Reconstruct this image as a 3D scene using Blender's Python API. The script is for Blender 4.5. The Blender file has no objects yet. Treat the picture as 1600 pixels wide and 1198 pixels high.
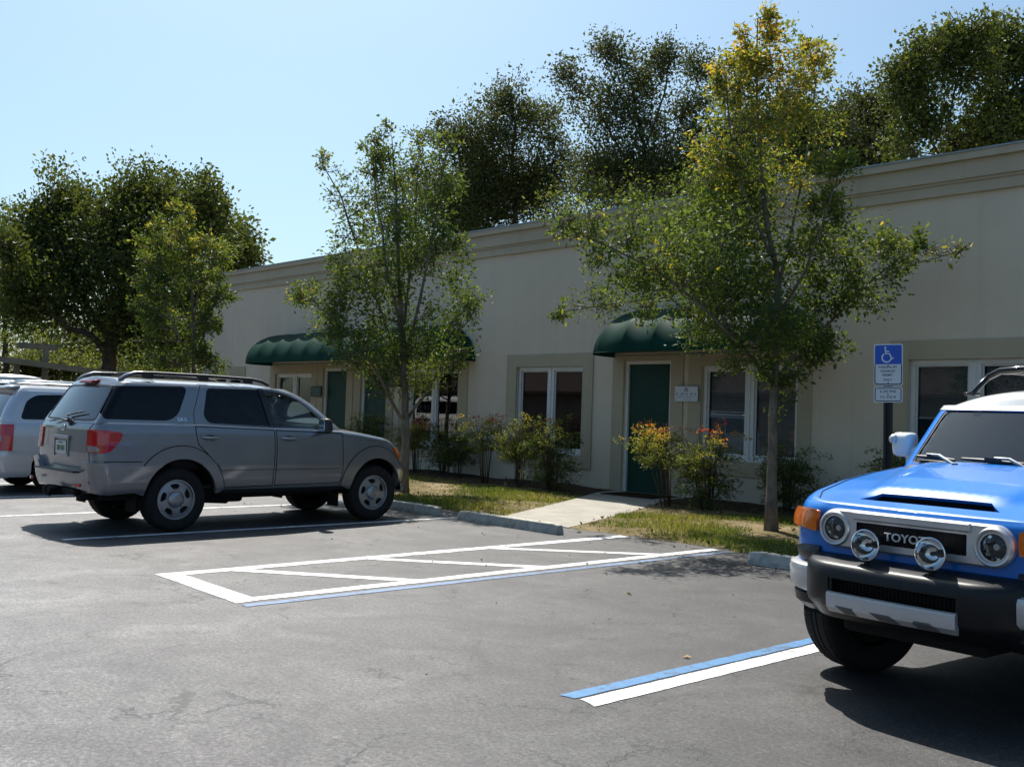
import bpy, bmesh, math, random
import numpy as np
from mathutils import Vector, Matrix
from mathutils.geometry import delaunay_2d_cdt
PI = math.pi
R = math.radians
scene = bpy.context.scene
COL = scene.collection
rng = np.random.default_rng(7)
random.seed(7)

# ------------------------------------------------------------------ objects
def tag(o, label=None, cat=None, group=None, kind=None):
    if label: o['label'] = label
    if cat: o['category'] = cat
    if group: o['group'] = group
    if kind: o['kind'] = kind
    return o

def empty(name, loc=(0, 0, 0), rz=0.0):
    o = bpy.data.objects.new(name, None)
    o.empty_display_size = 0.3
    COL.objects.link(o)
    o.location = loc
    o.rotation_euler = (0, 0, rz)
    return o

def link(name, me, parent=None):
    o = bpy.data.objects.new(name, me)
    COL.objects.link(o)
    if parent is not None:
        o.parent = parent
    return o

def copy_tree(o, parent=None):
    c = o.copy()
    COL.objects.link(c)
    if parent is not None:
        c.parent = parent
    for ch in list(o.children):
        copy_tree(ch, c)
    return c

class MB:
    """collects verts / faces / per-face material slot and smooth flag, builds ONE mesh object"""
    def __init__(s):
        s.v = []; s.f = []; s.m = []; s.s = []; s.n = []      # n: per-face list of loop normals or None
    def add(s, verts, faces, mat=0, smooth=False, normals=None, M=None):
        b = len(s.v)
        if M is not None:
            verts = [tuple(M @ Vector(p)) for p in verts]
        s.v.extend([tuple(map(float, p)) for p in verts])
        for k, f in enumerate(faces):
            s.f.append([int(i) + b for i in f]); s.m.append(mat); s.s.append(smooth)
            s.n.append(normals[k] if normals is not None else None)
        return s
    def box(s, c, d, mat=0, rz=0.0, M=None, bev=0.0):
        x, y, z = [q / 2 for q in d]
        if bev <= 0:
            vs = [(i * x, j * y, k * z) for i in (-1, 1) for j in (-1, 1) for k in (-1, 1)]
            fs = [(0, 1, 3, 2), (4, 6, 7, 5), (0, 4, 5, 1), (2, 3, 7, 6), (0, 2, 6, 4), (1, 5, 7, 3)]
        else:
            bm = bmesh.new()
            bmesh.ops.create_cube(bm, size=1.0)
            bmesh.ops.scale(bm, vec=(d[0], d[1], d[2]), verts=bm.verts)
            bmesh.ops.bevel(bm, geom=bm.edges[:], offset=min(bev, .45 * min(d)), segments=2, affect='EDGES', profile=.5)
            bm.verts.index_update()
            vs = [tuple(v.co) for v in bm.verts]; fs = [[v.index for v in f.verts] for f in bm.faces]
            bm.free()
        T = Matrix.Translation(c) @ Matrix.Rotation(rz, 4, 'Z')
        if M is not None: T = M @ T
        s.add(vs, fs, mat, False, None, T)
        return s
    def tube(s, pts, rad, seg=8, mat=0, caps=True, M=None, smooth=True):
        pts = [Vector(p) for p in pts]
        n = len(pts)
        if not hasattr(rad, '__len__'): rad = [rad] * n
        vs = []; fs = []
        up = None
        for i, p in enumerate(pts):
            t = (pts[min(i + 1, n - 1)] - pts[max(i - 1, 0)])
            if t.length < 1e-9: t = Vector((0, 0, 1))
            t.normalize()
            if up is None:
                a = Vector((0, 0, 1)) if abs(t.z) < .9 else Vector((1, 0, 0))
            else:
                a = up
            u = (a - t * a.dot(t))
            if u.length < 1e-6: u = t.orthogonal()
            u.normalize(); up = u
            w = t.cross(u)
            for k in range(seg):
                an = 2 * PI * k / seg
                vs.append(tuple(p + (u * math.cos(an) + w * math.sin(an)) * rad[i]))
        for i in range(n - 1):
            for k in range(seg):
                k2 = (k + 1) % seg
                fs.append((i * seg + k, i * seg + k2, (i + 1) * seg + k2, (i + 1) * seg + k))
        s.add(vs, fs, mat, smooth, None, M)
        if caps:
            b = len(s.v) - len(vs)
            s.f.append([b + k for k in range(seg)][::-1]); s.m.append(mat); s.s.append(False); s.n.append(None)
            s.f.append([b + (n - 1) * seg + k for k in range(seg)]); s.m.append(mat); s.s.append(False); s.n.append(None)
        return s
    def lathe(s, prof, seg=32, mat=0, M=None, smooth=True, mats=None):
        """prof: (r, h) about +Z"""
        vs = []; n = len(prof)
        for r, h in prof:
            for k in range(seg):
                a = 2 * PI * k / seg
                vs.append((r * math.cos(a), r * math.sin(a), h))
        for i in range(n - 1):
            fs = []
            for k in range(seg):
                k2 = (k + 1) % seg
                fs.append((i * seg + k, i * seg + k2, (i + 1) * seg + k2, (i + 1) * seg + k))
            if i == 0:
                b = len(s.v); s.add(vs, fs, mats[i] if mats else mat, smooth, None, M)
            else:
                for f in fs:
                    s.f.append([q + b for q in f]); s.m.append(mats[i] if mats else mat); s.s.append(smooth); s.n.append(None)
        return s
    def loft(s, loops, mat=0, smooth=True, closed=True, caps=True, M=None):
        k = len(loops[0]); vs = [p for L in loops for p in L]; fs = []
        for i in range(len(loops) - 1):
            for j in range(k if closed else k - 1):
                j2 = (j + 1) % k
                fs.append((i * k + j, i * k + j2, (i + 1) * k + j2, (i + 1) * k + j))
        if caps:
            fs.append(tuple(range(k))[::-1]); fs.append(tuple((len(loops) - 1) * k + j for j in range(k)))
        s.add(vs, fs, mat, smooth, None, M)
        return s
    def prism(s, poly, z0, z1, mat=0, M=None, holes=(), bev=0.0, smooth=False):
        """extruded 2-D polygon (x,y) with holes, between z0 and z1; bev = chamfer on the z1 rim"""
        vs2, tris = cdt_poly([poly] + list(holes))
        loops = [poly] + list(holes)
        nv = len(vs2)
        def ring(L, off, z): 
            L = poly_offset(L, off) if off else L
            return [(p[0], p[1], z) for p in L]
        top = []
        if bev:
            lo = [poly_offset(poly, -bev)] + [poly_offset(h, -bev) for h in holes]
            tv, tt = cdt_poly(lo)
        else:
            tv, tt = vs2, tris
        s.add([(x, y, z1) for x, y in tv], tt, mat, False, None, M)
        s.add([(x, y, z0) for x, y in vs2], [t[::-1] for t in tris], mat, False, None, M)
        for L in loops:
            L = ccw(L) if L is poly else ccw(L)[::-1]
            n = len(L)
            rows = [[(p[0], p[1], z0) for p in L], [(p[0], p[1], z1 - bev) for p in L]]
            if bev:
                Lb = poly_offset(L, -bev) if L is not poly else poly_offset(L, -bev)
                rows.append([(p[0], p[1], z1) for p in Lb])
            vs = [p for r in rows for p in r]; fs = []
            for i in range(len(rows) - 1):
                for j in range(n):
                    j2 = (j + 1) % n
                    fs.append((i * n + j, i * n + j2, (i + 1) * n + j2, (i + 1) * n + j))
            s.add(vs, fs, mat, smooth, None, M)
        return s
    def text(s, txt, size, M, depth=0.004, mat=0, align='CENTER', bold=0.0, sx=1.0):
        cu = bpy.data.curves.new('lettering', 'FONT')
        cu.body = txt; cu.size = size; cu.extrude = depth; cu.align_x = align; cu.align_y = 'CENTER'
        cu.offset = bold; cu.resolution_u = 3
        o = bpy.data.objects.new('lettering', cu); COL.objects.link(o)
        dg = bpy.context.evaluated_depsgraph_get()
        me = bpy.data.meshes.new_from_object(o.evaluated_get(dg))
        vs = [(v.co.x * sx, v.co.y, v.co.z) for v in me.vertices]; fs = [list(p.vertices) for p in me.polygons]
        bpy.data.objects.remove(o); bpy.data.curves.remove(cu); bpy.data.meshes.remove(me)
        s.add(vs, fs, mat, False, None, M)
        return s
    def build(s, name, mats, parent=None, label=None, autosmooth=None):
        me = bpy.data.meshes.new(name)
        me.from_pydata(s.v, [], s.f)
        if not isinstance(mats, (list, tuple)): mats = [mats]
        for m in mats: me.materials.append(m)
        me.polygons.foreach_set('material_index', s.m)
        me.polygons.foreach_set('use_smooth', s.s)
        me.update()
        if any(n is not None for n in s.n):
            ln = []
            for p, n in zip(me.polygons, s.n):
                if n is None:
                    pn = tuple(p.normal); ln += [pn] * p.loop_total
                else:
                    ln += [tuple(q) for q in n]
            me.normals_split_custom_set(ln)
        elif autosmooth:
            me.set_sharp_from_angle(angle=R(autosmooth))
        o = link(name, me, parent)
        if label: o['label'] = label
        return o

def ccw(L):
    a = sum(L[i][0] * L[(i + 1) % len(L)][1] - L[(i + 1) % len(L)][0] * L[i][1] for i in range(len(L)))
    return list(L) if a > 0 else list(L)[::-1]

def poly_offset(L, d):
    """offset a closed polygon outward by d for a ccw loop (inward for cw)"""
    n = len(L); out = []
    for i in range(n):
        p0 = np.array(L[i - 1][:2], float); p = np.array(L[i][:2], float); p1 = np.array(L[(i + 1) % n][:2], float)
        a = p - p0; b = p1 - p
        la, lb = np.hypot(*a), np.hypot(*b)
        if la < 1e-9: a = b; la = lb
        if lb < 1e-9: b = a; lb = la
        na = np.array([a[1], -a[0]]) / max(la, 1e-9); nb = np.array([b[1], -b[0]]) / max(lb, 1e-9)
        m = na + nb; mm = m @ m
        m = m * (2 / mm) if mm > .4 else m
        out.append(tuple(p + m * d))
    return out

def inside(P, poly):
    P = np.asarray(P, float); q = np.asarray(poly, float)
    x, y = P[:, 0], P[:, 1]; r = np.zeros(len(P), bool)
    j = len(q) - 1
    for i in range(len(q)):
        xi, yi = q[i]; xj, yj = q[j]
        c = ((yi > y) != (yj > y))
        with np.errstate(divide='ignore', invalid='ignore'):
            r ^= c & (x < (xj - xi) * (y - yi) / (yj - yi + 1e-30) + xi)
        j = i
    return r

def cdt_poly(loops, extra=None):
    """triangulate polygon loops[0] minus holes loops[1:] (2-D), optional interior points; returns verts, tris (ccw)"""
    V = []; E = []
    for L in loops:
        b = len(V); n = len(L)
        V += [Vector((float(p[0]), float(p[1]))) for p in L]
        E += [(b + i, b + (i + 1) % n) for i in range(n)]
    if extra is not None:
        V += [Vector((float(p[0]), float(p[1]))) for p in extra]
    vo, eo, fo, _, _, _ = delaunay_2d_cdt(V, E, [], 0, 1e-7)
    vs = np.array([(v.x, v.y) for v in vo]); fs = np.array([f for f in fo if len(f) == 3], int)
    c = vs[fs].mean(1)
    ok = inside(c, loops[0])
    for h in loops[1:]: ok &= ~inside(c, h)
    fs = fs[ok]
    a = vs[fs[:, 0]]; b = vs[fs[:, 1]]; d = vs[fs[:, 2]]
    ar = (b[:, 0] - a[:, 0]) * (d[:, 1] - a[:, 1]) - (b[:, 1] - a[:, 1]) * (d[:, 0] - a[:, 0])
    fs[ar < 0] = fs[ar < 0][:, ::-1]
    fs = fs[np.abs(ar) > 1e-10]
    return [tuple(v) for v in vs], [tuple(int(i) for i in f) for f in fs]

def densify(L, d, closed=True):
    out = []; n = len(L)
    for i in range(n if closed else n - 1):
        a = np.array(L[i], float); b = np.array(L[(i + 1) % n], float)
        k = max(1, int(math.ceil(np.linalg.norm(b - a) / d)))
        out += [tuple(a + (b - a) * t / k) for t in range(k)]
    if not closed: out.append(tuple(L[-1]))
    return out

def rounded(L, r, seg=4):
    """round the corners of polygon L; r a number or list"""
    n = len(L); out = []
    for i in range(n):
        p = np.array(L[i], float); a = np.array(L[i - 1], float) - p; b = np.array(L[(i + 1) % n], float) - p
        la, lb = np.hypot(*a), np.hypot(*b)
        rr = r[i] if hasattr(r, '__len__') else r
        rr = min(rr, .48 * la, .48 * lb)
        if rr <= 1e-6: out.append(tuple(p)); continue
        a = a / la * rr; b = b / lb * rr
        for k in range(seg + 1):
            t = k / seg
            out.append(tuple(p + a * (1 - t) ** 2 + b * t ** 2))
    return out

def circle(c, r, n=32, a0=0, a1=2 * PI, ry=None):
    ry = r if ry is None else ry
    return [(c[0] + r * math.cos(a0 + (a1 - a0) * k / n), c[1] + ry * math.sin(a0 + (a1 - a0) * k / n)) for k in range(n)]

def interp(x, xs, ys):
    return float(np.interp(x, xs, ys))

# ------------------------------------------------------------------ surfaces for car bodies
class Surf:
    """half body (y >= 0) as a dense grid of points, evaluated bicubically; u: front > side > rear, v: upwards"""
    def __init__(s, pts):
        s.P = np.asarray(pts, float); s.nv, s.nu = s.P.shape[:2]
        du = np.linalg.norm(np.diff(s.P, axis=1), axis=2); dv = np.linalg.norm(np.diff(s.P, axis=0), axis=2)
        s.su = np.concatenate([[0], np.cumsum(np.maximum(np.percentile(du, 75, axis=0), 1e-4))])
        s.sv = np.concatenate([[0], np.cumsum(np.maximum(np.percentile(dv, 75, axis=1), 1e-4))])
    def ev(s, u, v):
        u = np.clip(u, 0, s.nu - 1); v = np.clip(v, 0, s.nv - 1)
        i = np.minimum(u.astype(int), s.nu - 2); j = np.minimum(v.astype(int), s.nv - 2)
        a = u - i; b = v - j
        def w(t): return np.stack([-.5 * t + t * t - .5 * t ** 3, 1 - 2.5 * t * t + 1.5 * t ** 3, .5 * t + 2 * t * t - 1.5 * t ** 3, -.5 * t * t + .5 * t ** 3])
        wu, wv = w(a), w(b); out = 0
        for k in range(4):
            for l in range(4):
                out = out + s.P[np.clip(j + l - 1, 0, s.nv - 1), np.clip(i + k - 1, 0, s.nu - 1)] * (wu[k] * wv[l])[:, None]
        return out
    def full(s, u, v, off=0.0):
        e = .04
        p = s.ev(u, v)
        du = s.ev(u + e, v) - s.ev(u - e, v); dv = s.ev(u, v + e) - s.ev(u, v - e)
        n = np.cross(du, dv); L = np.linalg.norm(n, axis=1)
        bad = L < 1e-12
        n[bad] = (0, 0, 1); L[bad] = 1
        n /= L[:, None]
        return p + n * off, n
    def inv(s, T, axes, vr=None, ur=None):
        """view coordinates (two axes) to (u,v) indices"""
        T = np.asarray(T, float)
        G = s.P[:, :, list(axes)].copy()
        if vr: m = np.ones(s.nv, bool); m[vr[0]:vr[1] + 1] = False; G[m] = 1e6
        if ur: m = np.ones(s.nu, bool); m[ur[0]:ur[1] + 1] = False; G[:, m] = 1e6
        g = G.reshape(-1, G.shape[2])
        idx = np.array([int(np.argmin(((g - t) ** 2).sum(1))) for t in T])
        v = (idx // s.nu).astype(float); u = (idx % s.nu).astype(float)
        e = .05; ax = list(axes)
        for it in range(25):
            p = s.ev(u, v)[:, ax]; r = T - p
            Ju = (s.ev(u + e, v)[:, ax] - s.ev(u - e, v)[:, ax]) / (2 * e); Jv = (s.ev(u, v + e)[:, ax] - s.ev(u, v - e)[:, ax]) / (2 * e)
            # damped least squares
            a = (Ju * Ju).sum(1) + 1e-7; b = (Ju * Jv).sum(1); d = (Jv * Jv).sum(1) + 1e-7
            det = a * d - b * b; det[np.abs(det) < 1e-14] = 1e-14
            gu = (Ju * r).sum(1); gv = (Jv * r).sum(1)
            u = np.clip(u + np.clip((d * gu - b * gv) / det, -2, 2), ur[0] if ur else 0, ur[1] if ur else s.nu - 1)
            v = np.clip(v + np.clip((a * gv - b * gu) / det, -2, 2), vr[0] if vr else 0, vr[1] if vr else s.nv - 1)
        return np.stack([u, v], 1)
    def to_len(s, uv):
        return np.stack([np.interp(uv[:, 0], np.arange(s.nu), s.su), np.interp(uv[:, 1], np.arange(s.nv), s.sv)], 1)
    def to_idx(s, q):
        return np.stack([np.interp(q[:, 0], s.su, np.arange(s.nu)), np.interp(q[:, 1], s.sv, np.arange(s.nv))], 1)
    def panel(s, mb, loops_uv, mat=0, sp=.03, off=0.0, thk=.015, sides='LR', skirt=True, bulge=None):
        """triangulated patch of the surface bounded by loops (index space); added for the left (y>0) and/or right side"""
        loops = [s.to_len(np.asarray(L, float)) for L in loops_uv]
        out = []
        for L in loops:
            k = [0]
            for i in range(1, len(L)):
                if np.hypot(*(L[i] - L[k[-1]])) > 1e-4: k.append(i)
            if np.hypot(*(L[k[-1]] - L[k[0]])) < 1e-4: k.pop()
            out.append(densify([tuple(L[i]) for i in k], sp * 1.2))
        loops = [ccw(out[0])] + [ccw(h)[::-1] for h in out[1:]]
        A = np.array(loops[0]); lo, hi = A.min(0), A.max(0)
        gx, gy = np.meshgrid(np.arange(lo[0], hi[0] + sp, sp), np.arange(lo[1], hi[1] + sp, sp))
        gx = gx + (np.arange(gx.shape[0]) % 2)[:, None] * sp * .5
        G = np.stack([gx.ravel(), gy.ravel()], 1)
        ok = inside(G, loops[0])
        for h in loops[1:]: ok &= ~inside(G, h)
        G = G[ok]
        B = np.array([p for L in loops for p in L])
        if len(G):
            keep = np.ones(len(G), bool)
            for a in range(0, len(G), 2000):
                d = ((G[a:a + 2000, None, :] - B[None]) ** 2).sum(2).min(1)
                keep[a:a + 2000] = d > (sp * .45) ** 2
            G = G[keep]
        vs, tris = cdt_poly(loops, G)
        q = s.to_idx(np.array(vs))
        P, N = s.full(q[:, 0], q[:, 1])
        o = off if bulge is None else off + bulge(P)
        P = P + N * (o[:, None] if hasattr(o, '__len__') else o)
        sk = []
        if skirt and thk > 0:
            # boundary edges of the triangulation
            cnt = {}
            for t in tris:
                for a, b in ((t[0], t[1]), (t[1], t[2]), (t[2], t[0])):
                    cnt[(a, b)] = cnt.get((a, b), 0) + 1
            be = [e for e in cnt if (e[1], e[0]) not in cnt]
            sk = [e for e in be if not (abs(P[e[0], 1]) < 2e-3 and abs(P[e[1], 1]) < 2e-3)]
        Q = P - N * thk
        for side in sides:
            sg = np.array([1, 1 if side == 'L' else -1, 1.0])
            p = P * sg; n = N * sg; qq = Q * sg
            if side == 'L': T = tris
            else: T = [t[::-1] for t in tris]
            mb.add(p, T, mat, True, [[n[i] for i in t] for t in T])
            if sk:
                vv = []; ff = []
                for a, b in sk:
                    k = len(vv); vv += [p[a], p[b], qq[b], qq[a]]
                    ff.append((k + 1, k, k + 3, k + 2) if side == 'L' else (k, k + 1, k + 2, k + 3))
                mb.add(vv, ff, mat, False)
        return mb

def plan_ring(xf, xr, w, rf, rr, bowf, bowr, wf=0.0, n=(16, 16, 100, 12, 16)):
    """half outline of a car at one level, front centre > side > rear centre. rf/rr = (rx, ry) corner radii, wf(x): extra side offset"""
    pts = []
    def front(y): return xf - bowf * (y / w) ** 2
    def rear(y): return xr + bowr * (y / w) ** 2
    y1 = w - rf[1]; y2 = w - rr[1]
    for k in range(n[0]): 
        y = y1 * k / n[0]; pts.append((front(y), y))
    x1 = front(y1) - rf[0]
    for k in range(n[1]):
        a = PI / 2 * k / n[1]
        pts.append((x1 + rf[0] * math.cos(a), y1 + rf[1] * math.sin(a)))
    x2 = rear(y2) + rr[0]
    for k in range(n[2]):
        pts.append((x1 + (x2 - x1) * k / n[2], w))
    for k in range(n[3]):
        a = PI / 2 * k / n[3]
        pts.append((x2 - rr[0] * math.sin(a), y2 + rr[1] * math.cos(a)))
    for k in range(n[4] + 1):
        y = y2 * (1 - k / n[4]); pts.append((rear(y), y))
    return np.array(pts)
# ------------------------------------------------------------------ materials
def newmat(name):
    m = bpy.data.materials.new(name); m.use_nodes = True
    nt = m.node_tree; nt.nodes.clear()
    out = nt.nodes.new('ShaderNodeOutputMaterial')
    return m, nt, out
def nd(nt, typ, **kw):
    n = nt.nodes.new(typ)
    for k, v in kw.items():
        if k in n.inputs: n.inputs[k].default_value = v
        else: setattr(n, k, v)
    return n
def lk(nt, a, ao, b, bi): nt.links.new(a.outputs[ao], b.inputs[bi])
def ramp(nt, stops, src=None, so=0):
    r = nt.nodes.new('ShaderNodeValToRGB'); e = r.color_ramp.elements
    while len(e) < len(stops): e.new(.5)
    for k, (p, c) in enumerate(stops):
        e[k].position = p; e[k].color = (*c, 1) if len(c) == 3 else c
    if src is not None: nt.links.new(src.outputs[so], r.inputs[0])
    return r
def noise(nt, scale, detail=4, rough=.55, vec=None, dist=0.0):
    n = nd(nt, 'ShaderNodeTexNoise'); n.inputs['Scale'].default_value = scale; n.inputs['Detail'].default_value = detail
    n.inputs['Roughness'].default_value = rough; n.inputs['Distortion'].default_value = dist
    if vec is not None: nt.links.new(vec, n.inputs['Vector'])
    return n
def objco(nt):
    return nt.nodes.new('ShaderNodeTexCoord').outputs['Object']
def geoco(nt):
    return nt.nodes.new('ShaderNodeNewGeometry').outputs['Position']

def simple(name, col, rough=.5, metal=0.0, coat=0.0, spec=.5, var=.12, vscale=6.0, bump=0.0, bscale=60.0, coatr=.03, dirt=None):
    """principled with gentle noise variation of value and roughness"""
    m, nt, out = newmat(name)
    b = nd(nt, 'ShaderNodeBsdfPrincipled')
    b.inputs['Metallic'].default_value = metal
    b.inputs['Coat Weight'].default_value = coat; b.inputs['Coat Roughness'].default_value = coatr
    b.inputs['Specular IOR Level'].default_value = spec
    co = objco(nt)
    n = noise(nt, vscale, 5, .6, co)
    c0 = tuple(max(0, c * (1 - var)) for c in col); c1 = tuple(min(1, c * (1 + var)) for c in col)
    r = ramp(nt, [(.3, c0), (.7, c1)], n)
    last = r
    if dirt:
        n3 = noise(nt, dirt[1], 6, .65, co)
        mr = nd(nt, 'ShaderNodeMapRange'); mr.inputs[1].default_value = .5; mr.inputs[2].default_value = .75; lk(nt, n3, 0, mr, 0)
        mx = nd(nt, 'ShaderNodeMix', data_type='RGBA'); lk(nt, mr, 0, mx, 0); lk(nt, r, 0, mx, 6); mx.inputs[7].default_value = (*dirt[0], 1)
        nt.links.new(mx.outputs[2], b.inputs['Base Color'])
    else:
        lk(nt, r, 0, b, 'Base Color')
    rr = nd(nt, 'ShaderNodeMapRange'); rr.inputs[3].default_value = max(0, rough - .08 * min(1, rough * 4)); rr.inputs[4].default_value = min(1, rough + .08 * min(1, rough * 4))
    lk(nt, n, 0, rr, 0); lk(nt, rr, 0, b, 'Roughness')
    if bump:
        n2 = noise(nt, bscale, 6, .6, co)
        bp = nd(nt, 'ShaderNodeBump'); bp.inputs['Strength'].default_value = bump; bp.inputs['Distance'].default_value = .01
        lk(nt, n2, 0, bp, 'Height'); lk(nt, bp, 0, b, 'Normal')
    lk(nt, b, 0, out, 0)
    return m

def paint(name, col, metal=0.0, rough=.35, coat=1.0, flake=0.0):
    m, nt, out = newmat(name)
    b = nd(nt, 'ShaderNodeBsdfPrincipled')
    b.inputs['Metallic'].default_value = metal; b.inputs['Roughness'].default_value = rough
    b.inputs['Coat Weight'].default_value = coat; b.inputs['Coat Roughness'].default_value = .035
    if coat < 1: b.inputs['Specular IOR Level'].default_value = .25
    co = objco(nt)
    n = noise(nt, 1.7, 6, .65, co)
    r = ramp(nt, [(.3, tuple(c * .93 for c in col)), (.72, tuple(min(1, c * 1.05) for c in col))], n)
    # road film thickening towards the sills: real dust on the panels
    sp = nd(nt, 'ShaderNodeSeparateXYZ'); nt.links.new(co, sp.inputs[0])
    mr = nd(nt, 'ShaderNodeMapRange'); mr.inputs[1].default_value = .85; mr.inputs[2].default_value = .35; mr.inputs[3].default_value = 0; mr.inputs[4].default_value = .35
    lk(nt, sp, 2, mr, 0)
    n2 = noise(nt, 9, 5, .7, co)
    mu = nd(nt, 'ShaderNodeMath', operation='MULTIPLY'); lk(nt, mr, 0, mu, 0); lk(nt, n2, 0, mu, 1)
    mx = nd(nt, 'ShaderNodeMix', data_type='RGBA'); lk(nt, mu, 0, mx, 0); lk(nt, r, 0, mx, 6); mx.inputs[7].default_value = (.2, .18, .15, 1)
    nt.links.new(mx.outputs[2], b.inputs['Base Color'])
    # faint orange peel
    n4 = noise(nt, 220, 2, .5, co)
    bp = nd(nt, 'ShaderNodeBump'); bp.inputs['Strength'].default_value = .02; bp.inputs['Distance'].default_value = .002
    lk(nt, n4, 0, bp, 'Height'); nt.links.new(bp.outputs[0], b.inputs['Coat Normal'])
    lk(nt, b, 0, out, 0)
    return m

def glass(name, tint, ior=1.5, rough=.0, dust=0.0, boost=1.0):
    """thin sheet: tinted see-through plus mirror reflection by fresnel, a little dust"""
    m, nt, out = newmat(name)
    tr = nd(nt, 'ShaderNodeBsdfTransparent'); tr.inputs[0].default_value = (*tint, 1)
    gl = nd(nt, 'ShaderNodeBsdfGlossy'); gl.inputs['Roughness'].default_value = rough; gl.inputs[0].default_value = (1, 1, 1, 1)
    fr = nd(nt, 'ShaderNodeFresnel'); fr.inputs[0].default_value = ior
    mu = nd(nt, 'ShaderNodeMath', operation='MULTIPLY'); mu.inputs[1].default_value = boost; mu.use_clamp = True
    lk(nt, fr, 0, mu, 0)
    mx = nd(nt, 'ShaderNodeMixShader'); lk(nt, mu, 0, mx, 0); lk(nt, tr, 0, mx, 1); lk(nt, gl, 0, mx, 2)
    last = mx
    if dust:
        df = nd(nt, 'ShaderNodeBsdfDiffuse'); df.inputs[0].default_value = (.42, .44, .46, 1)
        co = objco(nt); n = noise(nt, 5, 6, .7, co)
        mr = nd(nt, 'ShaderNodeMapRange'); mr.inputs[1].default_value = .35; mr.inputs[2].default_value = .8; mr.inputs[3].default_value = dust * .35; mr.inputs[4].default_value = dust * 1.5
        lk(nt, n, 0, mr, 0)
        mx2 = nd(nt, 'ShaderNodeMixShader'); lk(nt, mr, 0, mx2, 0); lk(nt, mx, 0, mx2, 1); lk(nt, df, 0, mx2, 2); last = mx2
    lk(nt, last, 0, out, 0)
    return m

M = {}
M['silver'] = paint('silver_car_paint', (.24, .247, .265), .60, .33)
M['van_silver'] = paint('pale_silver_car_paint', (.58, .60, .64), .45, .34)
M['white_paint'] = paint('white_car_paint', (.78, .78, .78), 0, .3)
M['blue'] = paint('bright_blue_car_paint', (.000, .158, .58), 0.0, .35, .5)
M['roof_white'] = paint('white_roof_paint', (.80, .80, .78), 0, .35)
M['black_plastic'] = simple('textured_black_plastic', (.018, .018, .02), .5, 0, 0, .5, .25, 8, .15, 350)
M['bumper_plastic'] = simple('charcoal_bumper_plastic', (.009, .0095, .011), .38, 0, 0, .35, .2, 7, .1, 400)
M['grey_plastic'] = simple('grey_plastic', (.10, .10, .105), .45, 0, 0, .5, .15, 8, .08, 300)
M['black'] = simple('matte_black', (.008, .008, .008), .7, 0, 0, .3)
M['mesh_black'] = simple('black_mesh', (.006, .006, .006), .6, 0, 0, .3)
M['gloss_black'] = simple('gloss_black', (.008, .008, .009), .08, 0, 0, .5, .1)
M['rubber'] = simple('tyre_rubber', (.017, .016, .015), .8, 0, 0, .3, .3, 12, .2, 90)
M['alloy'] = simple('painted_alloy', (.34, .35, .37), .34, .75, .3, .5, .1)
M['silver_trim'] = simple('silver_trim_paint', (.56, .56, .57), .34, .55, .4, .5, .06)
M['chrome'] = simple('chrome', (.82, .83, .85), .08, 1, 0, .5, .03)
M['reflector'] = simple('lamp_reflector', (.80, .82, .85), .28, .72, 0, .5, .03)
M['mirror'] = simple('parabolic_mirror', (.88, .89, .90), .05, 1, 0, .5, .02)
M['lens'] = glass('clear_lamp_lens', (.92, .94, .95), 1.5, .0, .10)
M['red_lens'] = simple('red_lamp_lens', (.55, .008, .012), .12, 0, .8, .6, .12)
M['red_dark'] = simple('dark_red_lens', (.28, .008, .014), .2, 0, .5)
M['amber'] = simple('amber_lens', (.75, .16, .012), .12, 0, .8, .6, .15, 20)
M['clear_lens'] = simple('white_lamp_lens', (.32, .28, .28), .15, 0, .7, .5, .15)
M['dark_glass'] = glass('dark_tinted_glass', (.012, .013, .016), 1.45, .0, .0, .8)
M['green_glass'] = glass('pale_green_glass', (.78, .90, .86), 1.5, .0, .03)
M['rear_glass'] = glass('rear_window_glass', (.03, .035, .04), 1.52, .0, .03, 1.6)
M['windshield'] = glass('windshield_glass', (.24, .31, .36), 1.55, .0, .006, 2.2)
M['interior'] = simple('grey_interior', (.16, .155, .15), .8)
M['interior_dark'] = simple('dark_interior', (.03, .03, .032), .8)
M['dash'] = simple('dashboard', (.10, .10, .10), .7)
M['under'] = simple('underbody', (.012, .012, .012), .8, 0, 0, .2)
M['plate'] = simple('number_plate', (.62, .66, .60), .4, 0, 0, .5, .05)
M['plate_ink'] = simple('number_plate_ink', (.06, .16, .12), .5)
M['plate_orange'] = simple('number_plate_fruit', (.65, .30, .06), .5)
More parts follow.
